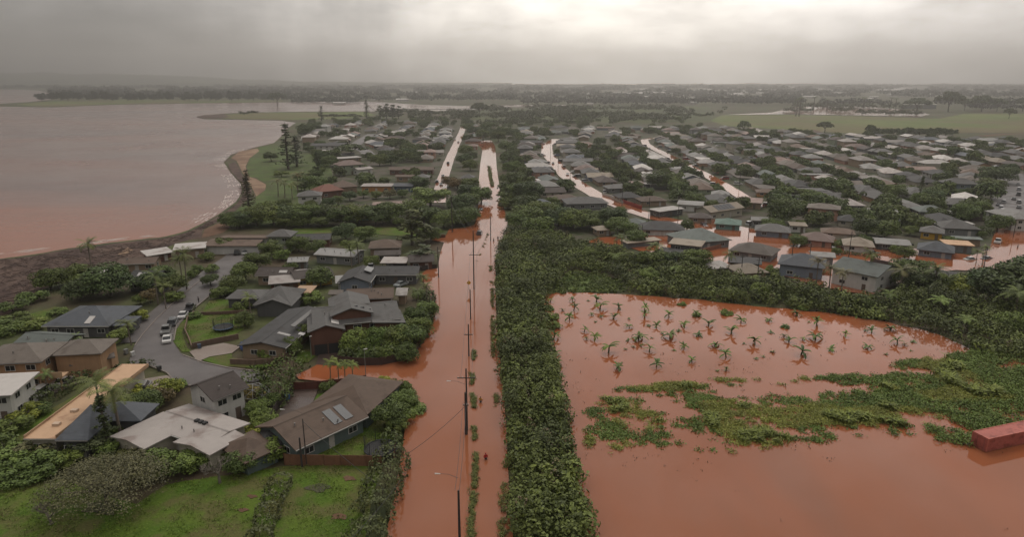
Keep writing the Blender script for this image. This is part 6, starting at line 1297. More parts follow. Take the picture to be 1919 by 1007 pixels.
def street_houses(line, phrase, poly, group, off=15.5, step=18.0, start=6, sides=('left', 'right'), limit=40, own=None):
    global TREES_TOWN
    L = [0]
    for i in range(len(line) - 1): L.append(L[-1] + (line[i + 1] - line[i]).length)
    for si, sd_ in enumerate(sides):
        s_ = start + rnd.uniform(0, 8); k = 0
        while s_ < L[-1] - 4 and k < limit:
            i = max(j for j in range(len(L) - 1) if L[j] <= s_); d = (line[i + 1] - line[i]).normalized(); q = line[i] + d * (s_ - L[i]); nn = Vector((-d.y, d.x, 0)) * (1 if sd_ == 'left' else -1)
            c = q + nn * (off + rnd.uniform(-1.5, 1.5)); s_ += step * rnd.uniform(.9, 1.18); px_ = to_px(c)
            if not inside(px_, poly): continue
            if any((c.x - a) ** 2 + (c.y - b_) ** 2 < (r_ + 7.6) ** 2 for a, b_, r_ in placed): continue
            if any(seg_dist(c.xy, ln) < 11.0 for kk, ln in SW.items() if ln is not line): continue
            sp = SPEC[rnd.choice(SWT)]; rc = rnd.choice(PAL); wc = rnd.choice(WPAL)
            ang = math.atan2(d.y, d.x) + (0 if sd_ == 'right' else math.pi); ang += R(rnd.uniform(-4, 4))
            side_on = rnd.random() < .25
            if side_on: ang += R(90)
            far = c.y > 520
            lb = f"{RCWORD[rc]} {sp[3]} roofed house, {ordw(k)} up the {sd_} side of {phrase}"
            hh = build_house(c, ang, sp[0] * rnd.choice([.9, 1, 1.08]), sp[1], sp[2], sp[3], sp[4], rc, wc, sp[5], lb, f"{ordw(k)} house up {sd_} side of {phrase}", group, detail=0 if far else 1)
            placed.append((c.x, c.y, sp[0] * .5)); k += 1
            if rnd.random() < .55:
                px0, pw = rnd.uniform(-.25, .25) * sp[0], rnd.uniform(2.2, 4.0); pr = MB().box(px0 - pw, px0 + pw, -sp[1] / 2 - 2.2, -sp[1] / 2 + 1.0, 2.12, 2.24)
                for q in (-1, 1): pr.box(px0 + q * (pw - .15) - .06, px0 + q * (pw - .15) + .06, -sp[1] / 2 - 2.1, -sp[1] / 2 - 1.98, 0, 2.12)
                pr.build('porch_roof', 'membrane', hh, rnd.choice([(.42, .40, .37), (.30, .28, .26), (.2, .19, .18), (.34, .25, .17), (.12, .11, .10)]))
            if c.y < 640 and rnd.random() < .42 and FEN[0] < 70:
                FEN[0] += 1; fr_ = empty('garden_fence', c + nn * 9.5, math.atan2(d.y, d.x), f"{rnd.choice(['grey', 'dark', 'brown'])} fence behind the {ordw(k - 1)} house up {sd_} side of {phrase}", 'fence', 'garden fences of the estate')
                fl = rnd.uniform(6, 10); MB().box(-fl, fl, -.06, .06, -.1, rnd.uniform(1.4, 1.9)).build('panel', 'timber', fr_, rnd.choice([(.07, .055, .045), (.16, .15, .14), (.11, .065, .045), (.28, .26, .24)]))
                pf = MB()
                for q in range(6): pf.box(-fl + q * fl * .4 - .08, -fl + q * fl * .4 + .08, -.1, .1, -.1, 2.0)
                pf.build('post', 'timber', fr_, (.06, .05, .045))
            if c.y < 700 and rnd.random() < .4 and FEN[1] < 70 and seg_dist((c - nn * 9 + d * 6).xy, line) > 4:
                FEN[1] += 1; cc = copy_tree(CARS[rnd.choice(['sedan', 'suv', 'pickup', 'van'])]); cc.location = c - nn * rnd.uniform(8, 9.5) + d * rnd.choice([-6, 6]); cc.rotation_euler = (0, 0, math.atan2(nn.y, nn.x) + rnd.choice([0, math.pi]) + rnd.uniform(-.2, .2)); cc.name = 'parked_car'
                co_ = rnd.choice([(.5, .49, .47)] * 4 + [(.03, .03, .03)] * 3 + [(.3, .3, .3)] * 3 + [(.25, .03, .025), (.05, .08, .18), (.12, .13, .12)])
                for ch in cc.children:
                    if ch.name.split('.')[0] in ('body', 'roof'): ch.color = (*co_, 1)
                setp(cc, None, 'car', 'cars in the estate driveways'); AUTO.append((cc, 'car', None, co_))
            if rnd.random() < .8 and TREES_TOWN < 420:
                b2 = c + nn * rnd.uniform(10, 13) + d * rnd.uniform(-9, 9); W_ = rnd.uniform(5, 11); TREES_TOWN += 1
                if seg_dist(b2.xy, line) > 8: plant_w('far' if c.y > 330 else 'tree', b2, W_, W_ * rnd.uniform(.55, .85), adj=rnd.choice(['dark', 'light', 'round', 'bushy', 'olive', 'broad']), tone=None)
            if rnd.random() < .55 and TREES_TOWN < 420:
                b2 = c - nn * rnd.uniform(7.5, 9) + d * rnd.uniform(-8, 8); W_ = rnd.uniform(3, 5.5); TREES_TOWN += 1
                if seg_dist(b2.xy, line) > 7: plant_w('far', b2, W_, W_ * rnd.uniform(.6, .9), adj=rnd.choice(['small dark', 'small light', 'small round']), tone=None)
G1 = 'houses of the flooded estate'
s1 = list(reversed(SW['s1'])); s2 = list(reversed(SW['s2'])); s3 = list(reversed(SW['s3']))[::-1]
street_houses([v for v in s1], 'winding street', TOWN, G1)
street_houses([v for v in s2], 'glinting street', TOWN, G1, limit=20)
street_houses(SW['s3'], 'car lined street', TOWN, G1, off=19)
a, b_ = P(608, 226), P(602, 134); street_houses([a, b_], 'main road edge', TOWN, G1, off=12, sides=('right',))
for k, f in enumerate((0.5,)):
    mid = [P(618, 200).lerp(P(690, 200), 0.2), P(614, 150), P(625, 134)]
# back streets: lines between the visible streets and to their right
base = [P(884, 224), P(757, 147.5)]
dv = (base[1] - base[0]).normalized(); rt_ = Vector((dv.y, -dv.x, 0))
far_end = 1120
names = ['first back street', 'second back street', 'third back street', 'fourth back street', 'fifth back street', 'sixth back street', 'seventh back street', 'eighth back street', 'ninth back street', 'tenth back street']
for k in range(10):
    q0 = base[0] + rt_ * 49 * (k + 1); ln = [q0 - dv * 110, q0 + dv * 780]
    street_houses(ln, names[k], TOWN, G1, off=13.5, step=18.5, limit=24)
q0 = (P(700, 208) + P(836, 195)) / 2
street_houses([P(745, 206), P(712, 172), P(700, 150), P(705, 133)], 'inner lane', TOWN, G1, off=14, limit=16)
street_houses([P(625, 140), P(700, 136), P(800, 136), P(870, 140)], 'estate back lane', TOWN, G1, off=15, limit=16)
G2 = 'houses along the bay'
street_houses(list(SW['s5']), 'flooded side street', BAYT, G2, off=15, limit=14)
street_houses(list(SW['s6']), 'pale bay street', BAYT, G2, off=15, limit=14)
street_houses([P(380, 150), P(390, 138), P(410, 127)], 'bay lane', BAYT, G2, off=14, limit=10)
street_houses([P(470, 166), P(478, 150), P(490, 134), P(500, 126)], 'middle bay lane', BAYT, G2, off=14, limit=14)
street_houses([P(445, 152), P(452, 138), P(465, 127)], 'pine bay lane', BAYT, G2, off=14, limit=14)
# bayside and roadside tree fill
random_fill = 0
for poly, n_, kind in (([(262, 248), (300, 240), (345, 233), (385, 236), (420, 240), (470, 236), (500, 232), (516, 238), (540, 246), (420, 250), (270, 252)], 22, 'tree'), ([(300, 236), (345, 200), (352, 166), (372, 164), (392, 180), (385, 205), (345, 226)], 14, 'tree'), ([(700, 250), (735, 226), (780, 212), (900, 215), (1160, 205), (1165, 258), (1060, 288), (980, 282), (860, 258), (790, 246)], 36, 'tree'), ([(610, 240), (600, 200), (640, 190), (660, 220), (720, 240), (700, 262), (660, 255)], 14, 'tree'),(BAYT, 110, 'far'), ([(352, 160), (392, 162), (412, 176), (508, 176), (508, 200), (470, 205), (380, 200), (352, 180)], 12, 'far'), ([(560, 128), (700, 122), (830, 124), (840, 131), (700, 131), (590, 135), (560, 148)], 40, 'far'), (TOWN, 210, 'far')):
    k = 0; tries = 0
    while k < n_ and tries < 2400:
        tries += 1; x = rnd.uniform(min(p_[0] for p_ in poly), max(p_[0] for p_ in poly)); y = rnd.uniform(min(p_[1] for p_ in poly), max(p_[1] for p_ in poly))
        if not inside((x, y), poly): continue
        c = P(x, y)
        if any((c.x - a) ** 2 + (c.y - b_) ** 2 < (r_ + 1.2) ** 2 for a, b_, r_ in placed) or any(seg_dist(c.xy, ln) < 8.5 for ln in SW.values()): continue
        W_ = rnd.uniform(3.6, 6.5) if n_ == 36 else rnd.uniform(5, 9) if kind == 'tree' else rnd.uniform(6, 12); plant_w(kind, c, W_, W_ * rnd.uniform(.55, .8), adj=rnd.choice(['dark', 'broad', 'round', 'bushy', 'olive']), tone=None); k += 1

# ------------------------------------------------------------------ undergrowth, weeds, verge grass, far woods, far town
def in_world(polypx): return [P(*q) for q in polypx]
def scatter(polypx, per, r):
    pw = [(v.x, v.y) for v in in_world(polypx)]; xs = [p_[0] for p_ in pw]; ys = [p_[1] for p_ in pw]
    A = (max(xs) - min(xs)) * (max(ys) - min(ys)); n_ = int(A * per); X = r.uniform(min(xs), max(xs), n_); Y = r.uniform(min(ys), max(ys), n_)
    k = len(pw); c = np.zeros(n_, bool)
    for i in range(k):
        x1, y1 = pw[i]; x2, y2 = pw[i - 1]
        if y1 == y2: continue
        cond = ((y1 > Y) != (y2 > Y)) & (X < (x2 - x1) * (Y - y1) / (y2 - y1) + x1); c ^= cond
    return X[c], Y[c]
def thicket(name, label, polys, seed, colr, band=None, wave=0.07):
    r = np.random.default_rng(seed); C, Nn, S, T = [], [], [], []
    for px, per, r0, r1, h0, h1, leaf, nl in polys:
        X, Y = scatter(px, per, r)
        for x, y in zip(X, Y):
            sp_ = mnoise.noise((x * 0.09, y * 0.09, 77.0)) + .55 * mnoise.noise((x * 0.28, y * 0.28, 5.0))
            if band and not (band[0] < sp_ <= band[1]): continue
            f = 0.5 + 0.5 * mnoise.noise((x * wave, y * wave, seed)); rad = r.uniform(r0, r1); h = h0 + (h1 - h0) * min(1, max(0, f * .8 + r.random() * .45)); n_ = int(nl * r.uniform(.8, 1.2))
            d = r.normal(size=(n_, 3)); d /= np.linalg.norm(d, axis=1, keepdims=True); d[:, 2] = np.abs(d[:, 2])
            low = r.random(n_) < .25; z = np.where(low, r.random(n_) * h * .6, h * .45 + d[:, 2] * h * .55)
            p_ = np.stack([x + d[:, 0] * rad * r.uniform(.7, 1.12, n_), y + d[:, 1] * rad * r.uniform(.7, 1.12, n_), z], 1)
            C.append(p_); Nn.append(d + r.normal(0, .5, (n_, 3)) + np.array([0, 0, .35])); S.append(leaf * r.uniform(.55, 1.45, n_)); T.append(np.clip(r.normal(.12 + .62 * f + r.uniform(-.25, .25), .22, n_), 0, 1.25))
    me = quad_mesh(name, np.vstack(C), np.vstack(Nn), np.concatenate(S), np.concatenate(T), r=r)
    o = link(name, me, None, colr); setp(o, label, None, None, 'stuff'); return o
STRIP = [(594, 256), (585, 290), (583, 330), (585, 380), (591, 430), (596, 480), (599, 540), (604, 640), (618, 860), (740, 860), (692, 650), (686, 600), (676, 556), (668, 515), (664, 480), (655, 440), (645, 400), (641, 360), (637, 334), (650, 320), (650, 262)]
BANK = [(646, 318), (655, 260), (690, 272), (720, 284), (760, 296), (800, 304), (850, 312), (905, 320), (955, 331), (1010, 340), (1060, 330), (1105, 336), (1150, 344), (1230, 352), (1290, 440), (1215, 412), (1150, 400), (1112, 382), (1070, 368), (1020, 358), (960, 349), (900, 344), (830, 336), (760, 330), (735, 326), (728, 312), (700, 302), (668, 300)]
TOPB = [(690, 274), (720, 286), (770, 299), (850, 313), (905, 321), (960, 332), (1010, 341), (1060, 331), (1150, 345), (1230, 353), (1240, 366), (1150, 356), (1060, 344), (1000, 352), (940, 342), (850, 326), (760, 312), (700, 290)]
thicket('undergrowth', 'dense green thicket between the flooded road and drowned field', [(TOPB, 0.3, 1.0, 2.0, 2.4, 5.6, 0.28, 80), (STRIP, 0.60, 0.9, 1.8, 1.6, 5.0, 0.23, 105), (BANK, 0.46, 0.9, 1.8, 1.0, 3.6, 0.27, 62)], 5, (0.088, 0.113, 0.031), (-.34, .30))
thicket('broadleaf_thicket', 'paler broad leaved patches of the roadside thicket', [(TOPB, 0.3, 1.2, 2.2, 2.0, 4.6, 0.36, 60), (STRIP, 0.5, 1.0, 2.2, 1.8, 4.6, 0.33, 80), (BANK, 0.40, 1.0, 2.0, 1.0, 3.0, 0.36, 46)], 15, (0.115, 0.148, 0.040), (.30, 2))
thicket('dark_thicket', 'darker taller bushes of the roadside thicket', [(TOPB, 0.25, 1.2, 2.4, 3.0, 6.5, 0.24, 110), (STRIP, 0.40, 1.2, 2.4, 3.0, 6.6, 0.20, 170), (BANK, 0.30, 1.2, 2.2, 1.8, 4.6, 0.24, 90)], 25, (0.064, 0.082, 0.029), (-2, -.34))
thicket('dry_brush', 'dead grey brown brush through the roadside thicket', [(STRIP, 0.022, .7, 1.5, 2.6, 5.4, 0.16, 60), (BANK, 0.016, .7, 1.4, 1.6, 3.8, 0.18, 50)], 35, (0.135, 0.105, 0.070))
thicket('reedy_clearing', 'bright low clearing at the back of the drowned field', [([(650, 322), (668, 302), (700, 304), (728, 313), (734, 327), (690, 327), (640, 329)], 0.6, .6, 1.1, .5, 1.2, .26, 26)], 6, (0.085, 0.115, 0.025))
def blades(name, label, pts, hh, colr, seed, per=6, spread=.35, mat='grass_blade', wb=.10):
    r = np.random.default_rng(seed); V, T = [], []
    P_ = np.repeat(np.array(pts), per, 0); k = len(P_); H = np.repeat(np.array(hh), per) * r.uniform(.6, 1.2, k); a = r.uniform(0, 6.283, k); d = np.stack([np.cos(a), np.sin(a), 0 * a], 1)
    b0 = P_ + r.normal(0, spread * .5, (k, 3)) * np.array([1, 1, 0]); side = np.stack([-d[:, 1], d[:, 0], 0 * a], 1) * (H * wb + .014)[:, None]
    mid = b0 + d * (H * .25)[:, None] + np.array([0, 0, 1]) * (H * .7)[:, None]; tip = b0 + d * (H * r.uniform(.5, 1.0, k))[:, None] + np.array([0, 0, 1]) * (H * r.uniform(.65, 1.0, k))[:, None]
    V = np.stack([b0 - side * .6, b0 + side * .6, mid + side, mid - side, mid - side, mid + side, tip + side * .15, tip - side * .15], 1).reshape(-1, 3)
    Q = np.arange(8 * k).reshape(2 * k, 4)
    me = arr_mesh(name, V, Q, np.repeat(np.clip(r.normal(.5, .25, k), 0, 1), 8), mat)
    o = link(name, me, None, colr); setp(o, label, None, None, 'stuff'); return o
# weeds growing through the field's flood water
WEED = [(684, 444), (760, 436), (830, 428), (870, 424), (960, 418), (1060, 408), (1130, 398), (1160, 390), (1235, 388), (1250, 520), (1150, 516), (1110, 505), (1060, 497), (980, 504), (900, 512), (800, 520), (740, 524), (688, 516)]
EL = [(760, 441, 65, 4, 1.0), (800, 438, 40, 7, 1.0), (860, 431, 45, 3.2, .75), (700, 470, 24, 14, .75), (720, 486, 40, 18, .95), (740, 472, 50, 14, .6), (765, 498, 30, 18, 1.1), (815, 455, 40, 16, .9), (830, 480, 45, 18, 1.0), (860, 492, 60, 16, 1.1), (890, 465, 70, 20, 1.0), (960, 470, 90, 26, 1.2), (1060, 455, 120, 26, 1.35), (1150, 440, 110, 34, 1.6), (1180, 470, 90, 40, 1.5), (1020, 430, 90, 9, 1.2), (1120, 412, 90, 10, 1.3), (1085, 485, 60, 14, .7), (1130, 500, 40, 10, .9), (1175, 402, 70, 12, 1.6), (750, 460, 60, 14, .28), (960, 436, 120, 7, .32), (800, 512, 120, 10, .25), (960, 498, 80, 12, .55), (690, 498, 12, 14, .6)]
r_ = np.random.default_rng(21); X, Y = scatter(WEED, 14.0, r_); keep, hs, mats, mt = [], [], [], []
for x, y in zip(X, Y):
    px_ = to_px((x, y, 0)); dn = max(w_ * (1 - ((px_[0] - cx) / rx) ** 2 - ((px_[1] - cy) / ry) ** 2) for cx, cy, rx, ry, w_ in EL)
    nz = mnoise.noise((x * 0.16, y * 0.16, 2.0)) * .75 + mnoise.noise((x * 0.55, y * 0.7, 5.0)) * .75 + mnoise.noise((x * 1.5, y * 1.9, 9.0)) * .14
    v = min(dn, 1.0) * .8 + .30 + nz * 1.05 if dn > .02 else -1
    if v > .64 + r_.random() * .34:
        right = max(0, min(1, (px_[0] - 930) / 230))
        lf = mnoise.noise((x * .09, y * .13, 12.0)) + .35 * right
        if lf > .06 and v > .62: mats.append((x, y, .28)); mt.append(.22 + 1.0 * right * max(.2, min(1, v - .4)))
        else: keep.append((x, y, 0.28)); hs.append((.18 + .3 * min(1, max(0, v - .3))) * (1 + right * .8))
def mat_of(name, label, pts, hh, n_, s0, s1, asp, colr, ttone):
    k = len(pts); P_ = np.repeat(np.array(pts), n_, 0); H_ = np.repeat(np.array(hh), n_); m_ = len(P_)
    C_ = P_ + np.stack([r_.normal(0, .34, m_), r_.normal(0, .34, m_), r_.random(m_) * H_ * .9 + .05], 1)
    tn = np.repeat(np.array([mnoise.noise((x * .25, y * .25, ttone)) for x, y, _ in pts]), n_)
    o = link(name, quad_mesh(name, C_, r_.normal(0, .55, (m_, 3)) + np.array([0, 0, .9]), r_.uniform(s0, s1, m_), np.clip(r_.normal(.62 + .4 * tn, .2, m_), 0.25, 1.2), aspect=asp, r=r_), None, colr); setp(o, label, None, None, 'stuff')
mat_of('weeds', 'yellow green grass growing through the flooded field', keep, hs, 9, .12, .36, .22, (0.160, 0.178, 0.042), 3.0)
mat_of('creeping_weeds', 'low broad leaved weeds matting the flooded field', mats, mt, 6, .09, .21, .7, (0.092, 0.138, 0.034), 1.0)
tall_ = [(p_, h) for p_, h in zip(keep, hs) if mnoise.noise((p_[0] * .2, p_[1] * .2, 40.)) > .25][:1500]
blades('tall_weeds', 'taller grass clumps standing in the flooded field', [p_ for p_, _ in tall_], [h * 1.8 + .2 for _, h in tall_], (0.12, 0.15, 0.035), 22, 4)
# scattered debris and drowned stalks floating in the field
X, Y = scatter(FIELDW[:19] + [(1420, 560), (700, 560), (668, 520), (664, 480), (655, 440), (645, 400)], .16, r_); dk, dh = [], []
for x, y in zip(X, Y):
    px_ = to_px((x, y, 0))
    if px_[1] > 540 and r_.random() > .12: continue
    m_ = mnoise.noise((x * .06, y * .06, 31.0)) + (.35 if 960 < px_[0] < 1120 and 385 < px_[1] < 408 else 0) + (.2 if 430 < px_[1] < 470 or 505 < px_[1] < 530 else 0)
    if m_ > .18: dk.append((x, y, .30)); dh.append(r_.uniform(.15, .32))
blades('floating_debris', 'small dark stalks and debris floating on the drowned field', dk, dh, (0.045, 0.038, 0.028), 23, 3, .5)
# grass standing along the drowned road verge
vp, vh = [], []
def verge(line, width, dens, h, thr):
    pts = [P(*q) for q in line]
    for i in range(len(pts) - 1):
        d = pts[i + 1] - pts[i]
        for _ in range(int(d.length * width * dens)):
            q = pts[i] + d * r_.random() + Vector((r_.normal(0, width * .4), 0, 0))
            if mnoise.noise((q.x * .1, q.y * .13, 17.0)) + .5 * mnoise.noise((q.x * .7, q.y * .5, 3.0)) > thr: vp.append((q.x, q.y, .29)); vh.append(h * r_.uniform(.6, 1.3))
verge([(556, 395), (553, 420), (555, 455), (556, 490), (558, 530), (554, 570), (551, 640), (545, 820)], .55, 30, .40, -.12)
verge([(575, 296), (577, 340), (577, 390), (580, 430), (583, 470)], 0.5, 18, .32, -.02)
verge([(573, 255), (566, 275), (558, 293)], .6, 12, .25, .1)
verge([(592, 470), (595, 520), (590, 575), (588, 640), (596, 820)], .8, 12, .4, .05)
verge([(573, 178), (575, 192), (577, 202)], 1.0, 10, .8, -.2)
blades('verge_grass', 'strips of grass standing along the drowned road verge', vp, vh, (0.105, 0.122, 0.036), 24, 9, .3, wb=.05)
lp = []
for poly, per in ((GR[6][1], 9), (GR[7][1], 12), (GR[8][1], 8), (GR[9][1], 8), (GR[10][1], 8)):
    X, Y = scatter(poly, per, r_); lp += [(x, y, .16) for x, y in zip(X, Y) if mnoise.noise((x * .25, y * .25, 8.0)) + .6 * mnoise.noise((x * 1.1, y * 1.1, 2.0)) > -.05]
mat_of('lawn_tufts', 'uneven longer grass tufts over the near lawns', lp, [.10] * len(lp), 2, .07, .20, .35, (0.078, 0.120, 0.014), 6.0)
for i, (x, y, rx) in enumerate([(296, 566, 6), (284, 582, 7), (372, 556, 14), (120, 580, 22), (398, 590, 10), (410, 545, 8)]):
    sheet('worn_patch', [(x + rx * math.cos(t * .524) * (1 + .3 * math.sin(t * 2.2 + i)), y + rx * .35 * math.sin(t * .524) * (1 + .3 * math.cos(t * 1.7 + i))) for t in range(12)], 0.162 + .004 * i, 'bare_soil' if rx < 12 else 'yard', 3, .6, label='small worn earth patch on the near lawn')
for ln in ([(214, 400), (240, 409.5), (268, 415.5), (300, 419.5), (318, 425.5)], [(158, 389), (168, 375), (184, 357), (205, 337), (230, 316), (256, 295)], [(204, 383), (207, 366), (222, 350), (245, 331)], [(152, 413), (176, 413), (196, 421), (206, 433), (228, 437)]):
    kb = fence(ln, .14, 'kerb', 'pale concrete kerb along the residential street', 'wall_paint', (0.20, 0.17, 0.15), 0, 'kerb', .22, z0=0.1); del kb['category']; kb['kind'] = 'structure'
    for ch in kb.children: ch.location = (0, 0, .19)
# driftwood on the beach
bp, bh = [], []
X, Y = scatter([(0, 288), (80, 278), (165, 267), (220, 256), (262, 235), (284, 214), (280, 200), (290, 200), (294, 210), (274, 230), (238, 252), (178, 278), (100, 300), (20, 338), (0, 345)], .5, r_)
V, Fc = [], []
dm = MB()
for x, y in list(zip(X, Y))[:2600]:
    a = r_.uniform(0, 3.14); l_ = r_.uniform(.3, 1.6); c, s_ = math.cos(a) * l_, math.sin(a) * l_
    dm.tube([(x - c, y - s_, .08), (x + c, y + s_, .08 + r_.uniform(.0, .35))], r_.uniform(.03, .1), 4)
o = dm.build('driftwood', 'bark', None, (0.085, 0.06, 0.05)); setp(o, 'driftwood and debris strewn over the dark beach', None, None, 'stuff')
# woods on the plain behind
def woods(name, label, rows, seed, colr):
    r = np.random.default_rng(seed); C, Nn, S, T = [], [], [], []
    for y, x0, x1, hpx, gap, thr in rows:
        x = x0
        while x < x1:
            p_ = P(x, y + r.uniform(-.5, .5)); sc_ = p_.y / F; Wt = r.uniform(8, 15) * sc_ * gap
            x += Wt / sc_ * r.uniform(.26, .45)
            if mnoise.noise((x * .02, y * .3, seed)) < thr: continue
            Ht = hpx * sc_ * r.uniform(.55, 1.15); n_ = 34
            q, d = dome_points(r, np.array([p_.x, p_.y, Ht * .45]), 1.0, n_, 1.0, -.2); q = (q - np.array([p_.x, p_.y, Ht * .45])) * np.array([Wt * .5, Wt * .35, Ht * .52]) + np.array([p_.x, p_.y, Ht * .45])
            C.append(q); Nn.append(d + r.normal(0, .4, d.shape)); S.append(Wt * .14 * r.uniform(.6, 1.4, n_)); T.append(np.clip(r.normal(.4 + r.uniform(-.15, .15), .15, n_), 0, 1))
    o = link(name, quad_mesh(name, np.vstack(C), np.vstack(Nn), np.concatenate(S), np.concatenate(T), r=r), None, colr); setp(o, label, None, None, 'stuff')
woods('plain_woods', 'belts of dark trees across the hazy plain', [(84.5, -20, 1220, 3.0, .8, -.2), (86.5, -20, 1220, 4.0, .8, -.25), (89.5, 60, 1220, 5.5, .8, -.15), (92.5, 60, 560, 6.0, .8, -.3), (93.5, 560, 1220, 6.5, .8, -.2), (97, 330, 1220, 7, .8, -.15), (100.5, 330, 470, 5.5, .7, -.4), (101.5, 480, 940, 8, .8, -.3), (104.5, 680, 940, 8.5, .8, -.5), (103, 330, 420, 4, .6, -.2), (105.5, 560, 930, 8.0, .7, -.15), (107, 960, 1220, 9, .8, -.05), (111, 1085, 1220, 8, .7, 0), (98, 60, 330, 6, .7, -.3), (95, 60, 340, 7, .7, -.4)], 41, (0.024, 0.030, 0.017))
woods('scrub_woods', 'green scrub and trees between estate and plain', [(110.5, 560, 840, 6, .6, .0), (114, 570, 850, 6.5, .6, -.05), (118, 480, 830, 6, .55, -.1), (122, 470, 830, 7, .55, -.15), (126, 560, 820, 7, .55, -.05), (116, 470, 560, 6, .55, -.2), (113.5, 920, 1010, 5.5, .6, -.1), (117.5, 1005, 1080, 7, .6, -.4), (110, 930, 1080, 7, .6, -.2), (130, 560, 640, 7, .5, -.2), (112, 560, 840, 6, .5, -.1), (116, 590, 845, 6, .5, -.05), (120, 480, 835, 6, .5, -.1), (124, 480, 830, 6, .5, -.15), (128, 570, 690, 6, .5, -.2), (121, 470, 560, 6, .5, -.2), (117, 282, 302, 4.5, .5, -.9), (119.5, 330, 425, 3, .5, -.1)], 42, (0.058, 0.074, 0.026))
# the far town: pale roofs beyond the woods
fm = MB()
for i in range(120):
    x = rnd.gauss(880, 110) if i < 104 else rnd.uniform(380, 1190); y = rnd.uniform(82.5, 96) if i < 110 else rnd.uniform(97, 106); p_ = P(x, y); s_ = rnd.uniform(10, 30) * (1.2 if i < 110 else .6); hh = rnd.uniform(4, 9)
    fm.M = Matrix.Translation((p_.x, p_.y, 0)) @ Matrix.Rotation(rnd.uniform(-.4, .4), 4, 'Z')
    fm.box(-s_, s_, -s_ * .5, s_ * .5, 0, hh); fm.prism([(-s_ * .55, hh), (s_ * .55, hh), (0, hh + s_ * .14)], -s_ * 1.05, s_ * 1.05)
o = fm.build('far_town', 'membrane', None, (0.50, 0.48, 0.45)); setp(o, 'pale roofs of a far town in the haze', None, None, 'stuff')
fs = build_house(P(1076, 110), R(-4), 62, 16, 8, 'gable', .12, 'white', 'grey', (), 'long white roofed farm shed beyond the green field', 'white roofed farm shed', None, detail=0, name='farm_shed', cat='shed')

# ------------------------------------------------------------------ labels for things told apart by what they stand beside
FWD = lambda v: v.y
marks = [(h, h['_short'], h.location.copy()) for h in HOUSES if h.get('_short')]
KW = {'tree': 'tree', 'far': 'tree', 'shrub': 'shrub', 'dome': 'domed tree', 'wispy': 'ironwood', 'spire': 'pine', 'column': 'cypress column', 'palm': 'coconut palm', 'small_palm': 'young palm', 'thin_palm': 'thin palm', 'banana': 'banana plant', 'car': 'car'}
def cname(c):
    l_ = sum(c) / 3
    if c[0] > c[1] * 2: return 'dark red'
    if c[2] > c[0] * 2: return 'blue'
    return 'black' if l_ < .07 else 'grey' if l_ < .25 else 'silver' if l_ < .42 else 'white'
groups = {}
for o, kind, adj, col_ in AUTO:
    best, bd = None, 1e9
    for h, s_, loc in marks:
        d = (o.location - loc); d.z = 0; q = d.length + (0 if len(s_.split()) < 7 else 6)
        if q < bd: best, bd, bs = h, q, s_
    d = o.location - best.location
    a, b2 = to_px(o.location), to_px(best.location)
    dx = a[0] - b2[0]; sc_ = F / max(1, o.location.y); lat = dx / sc_
    if abs(lat) > best['_L'] * .45: rel = 'right of' if lat > 0 else 'left of'
    else: rel = 'behind' if d.y > 0 else 'in front of'
    w_ = cname(col_) if kind == 'car' else (adj or ('tall' if o.get('_h', 3) > 5.5 else 'low' if o.get('_h', 3) < 2.6 else 'leafy'))
    groups.setdefault((w_, KW[kind], rel, bs), []).append((a[0], o))
ORD2 = ['left', 'second', 'third', 'fourth', 'fifth', 'sixth', 'seventh', 'eighth', 'ninth', 'tenth']
for (w_, k_, rel, s_), lst in groups.items():
    lst.sort(key=lambda t: t[0]); n_ = len(lst)
    for i, (_, o) in enumerate(lst):
        pre = '' if n_ == 1 else ('leftmost ' if i == 0 else 'rightmost ' if i == n_ - 1 else ordw(i) + ' ')
        o['label'] = f"{pre}{w_} {k_} {rel} the {s_}"
        if len(o['label'].split()) > 16: o['label'] = f"{pre}{k_} {rel} the {s_}"
        if not o.get('group') and k_ != 'car': o['group'] = {'tree': 'garden trees', 'shrub': 'garden shrubs', 'coconut palm': 'garden palms', 'young palm': 'young garden palms', 'cypress column': 'cypress columns'}.get(k_, 'garden trees')
for o in BAN: o.rotation_euler = (rnd.gauss(0, .16), rnd.gauss(0, .16), o.rotation_euler[2])
# banana plants: by row and by order in the row
rows = {}
for o in BAN:
    y = to_px(o.location)[1]; k = 0 if y < 345 else 1 if y < 357 else 2 if y < 366 else 3 if y < 378 else 4 if y < 392 else 5
    rows.setdefault(k, []).append(o)
RN = ['back row', 'second row', 'third row', 'fourth row', 'fifth row', 'front row']
for k, lst in rows.items():
    lst.sort(key=lambda o: to_px(o.location)[0])
    for i, o in enumerate(lst):
        sz = 'tall' if o['_h'] > 3.3 else 'small' if o['_h'] < 2.4 else 'ragged'
        o['label'] = f"{sz} banana plant in flood water, {ordw(i)} from left in the {RN[k]}"
for o in list(sc.objects):
    for q in ('_w', '_h', '_L', '_W', '_short'):
        if q in o: del o[q]
for c in CARS.values(): bin_proto(c)
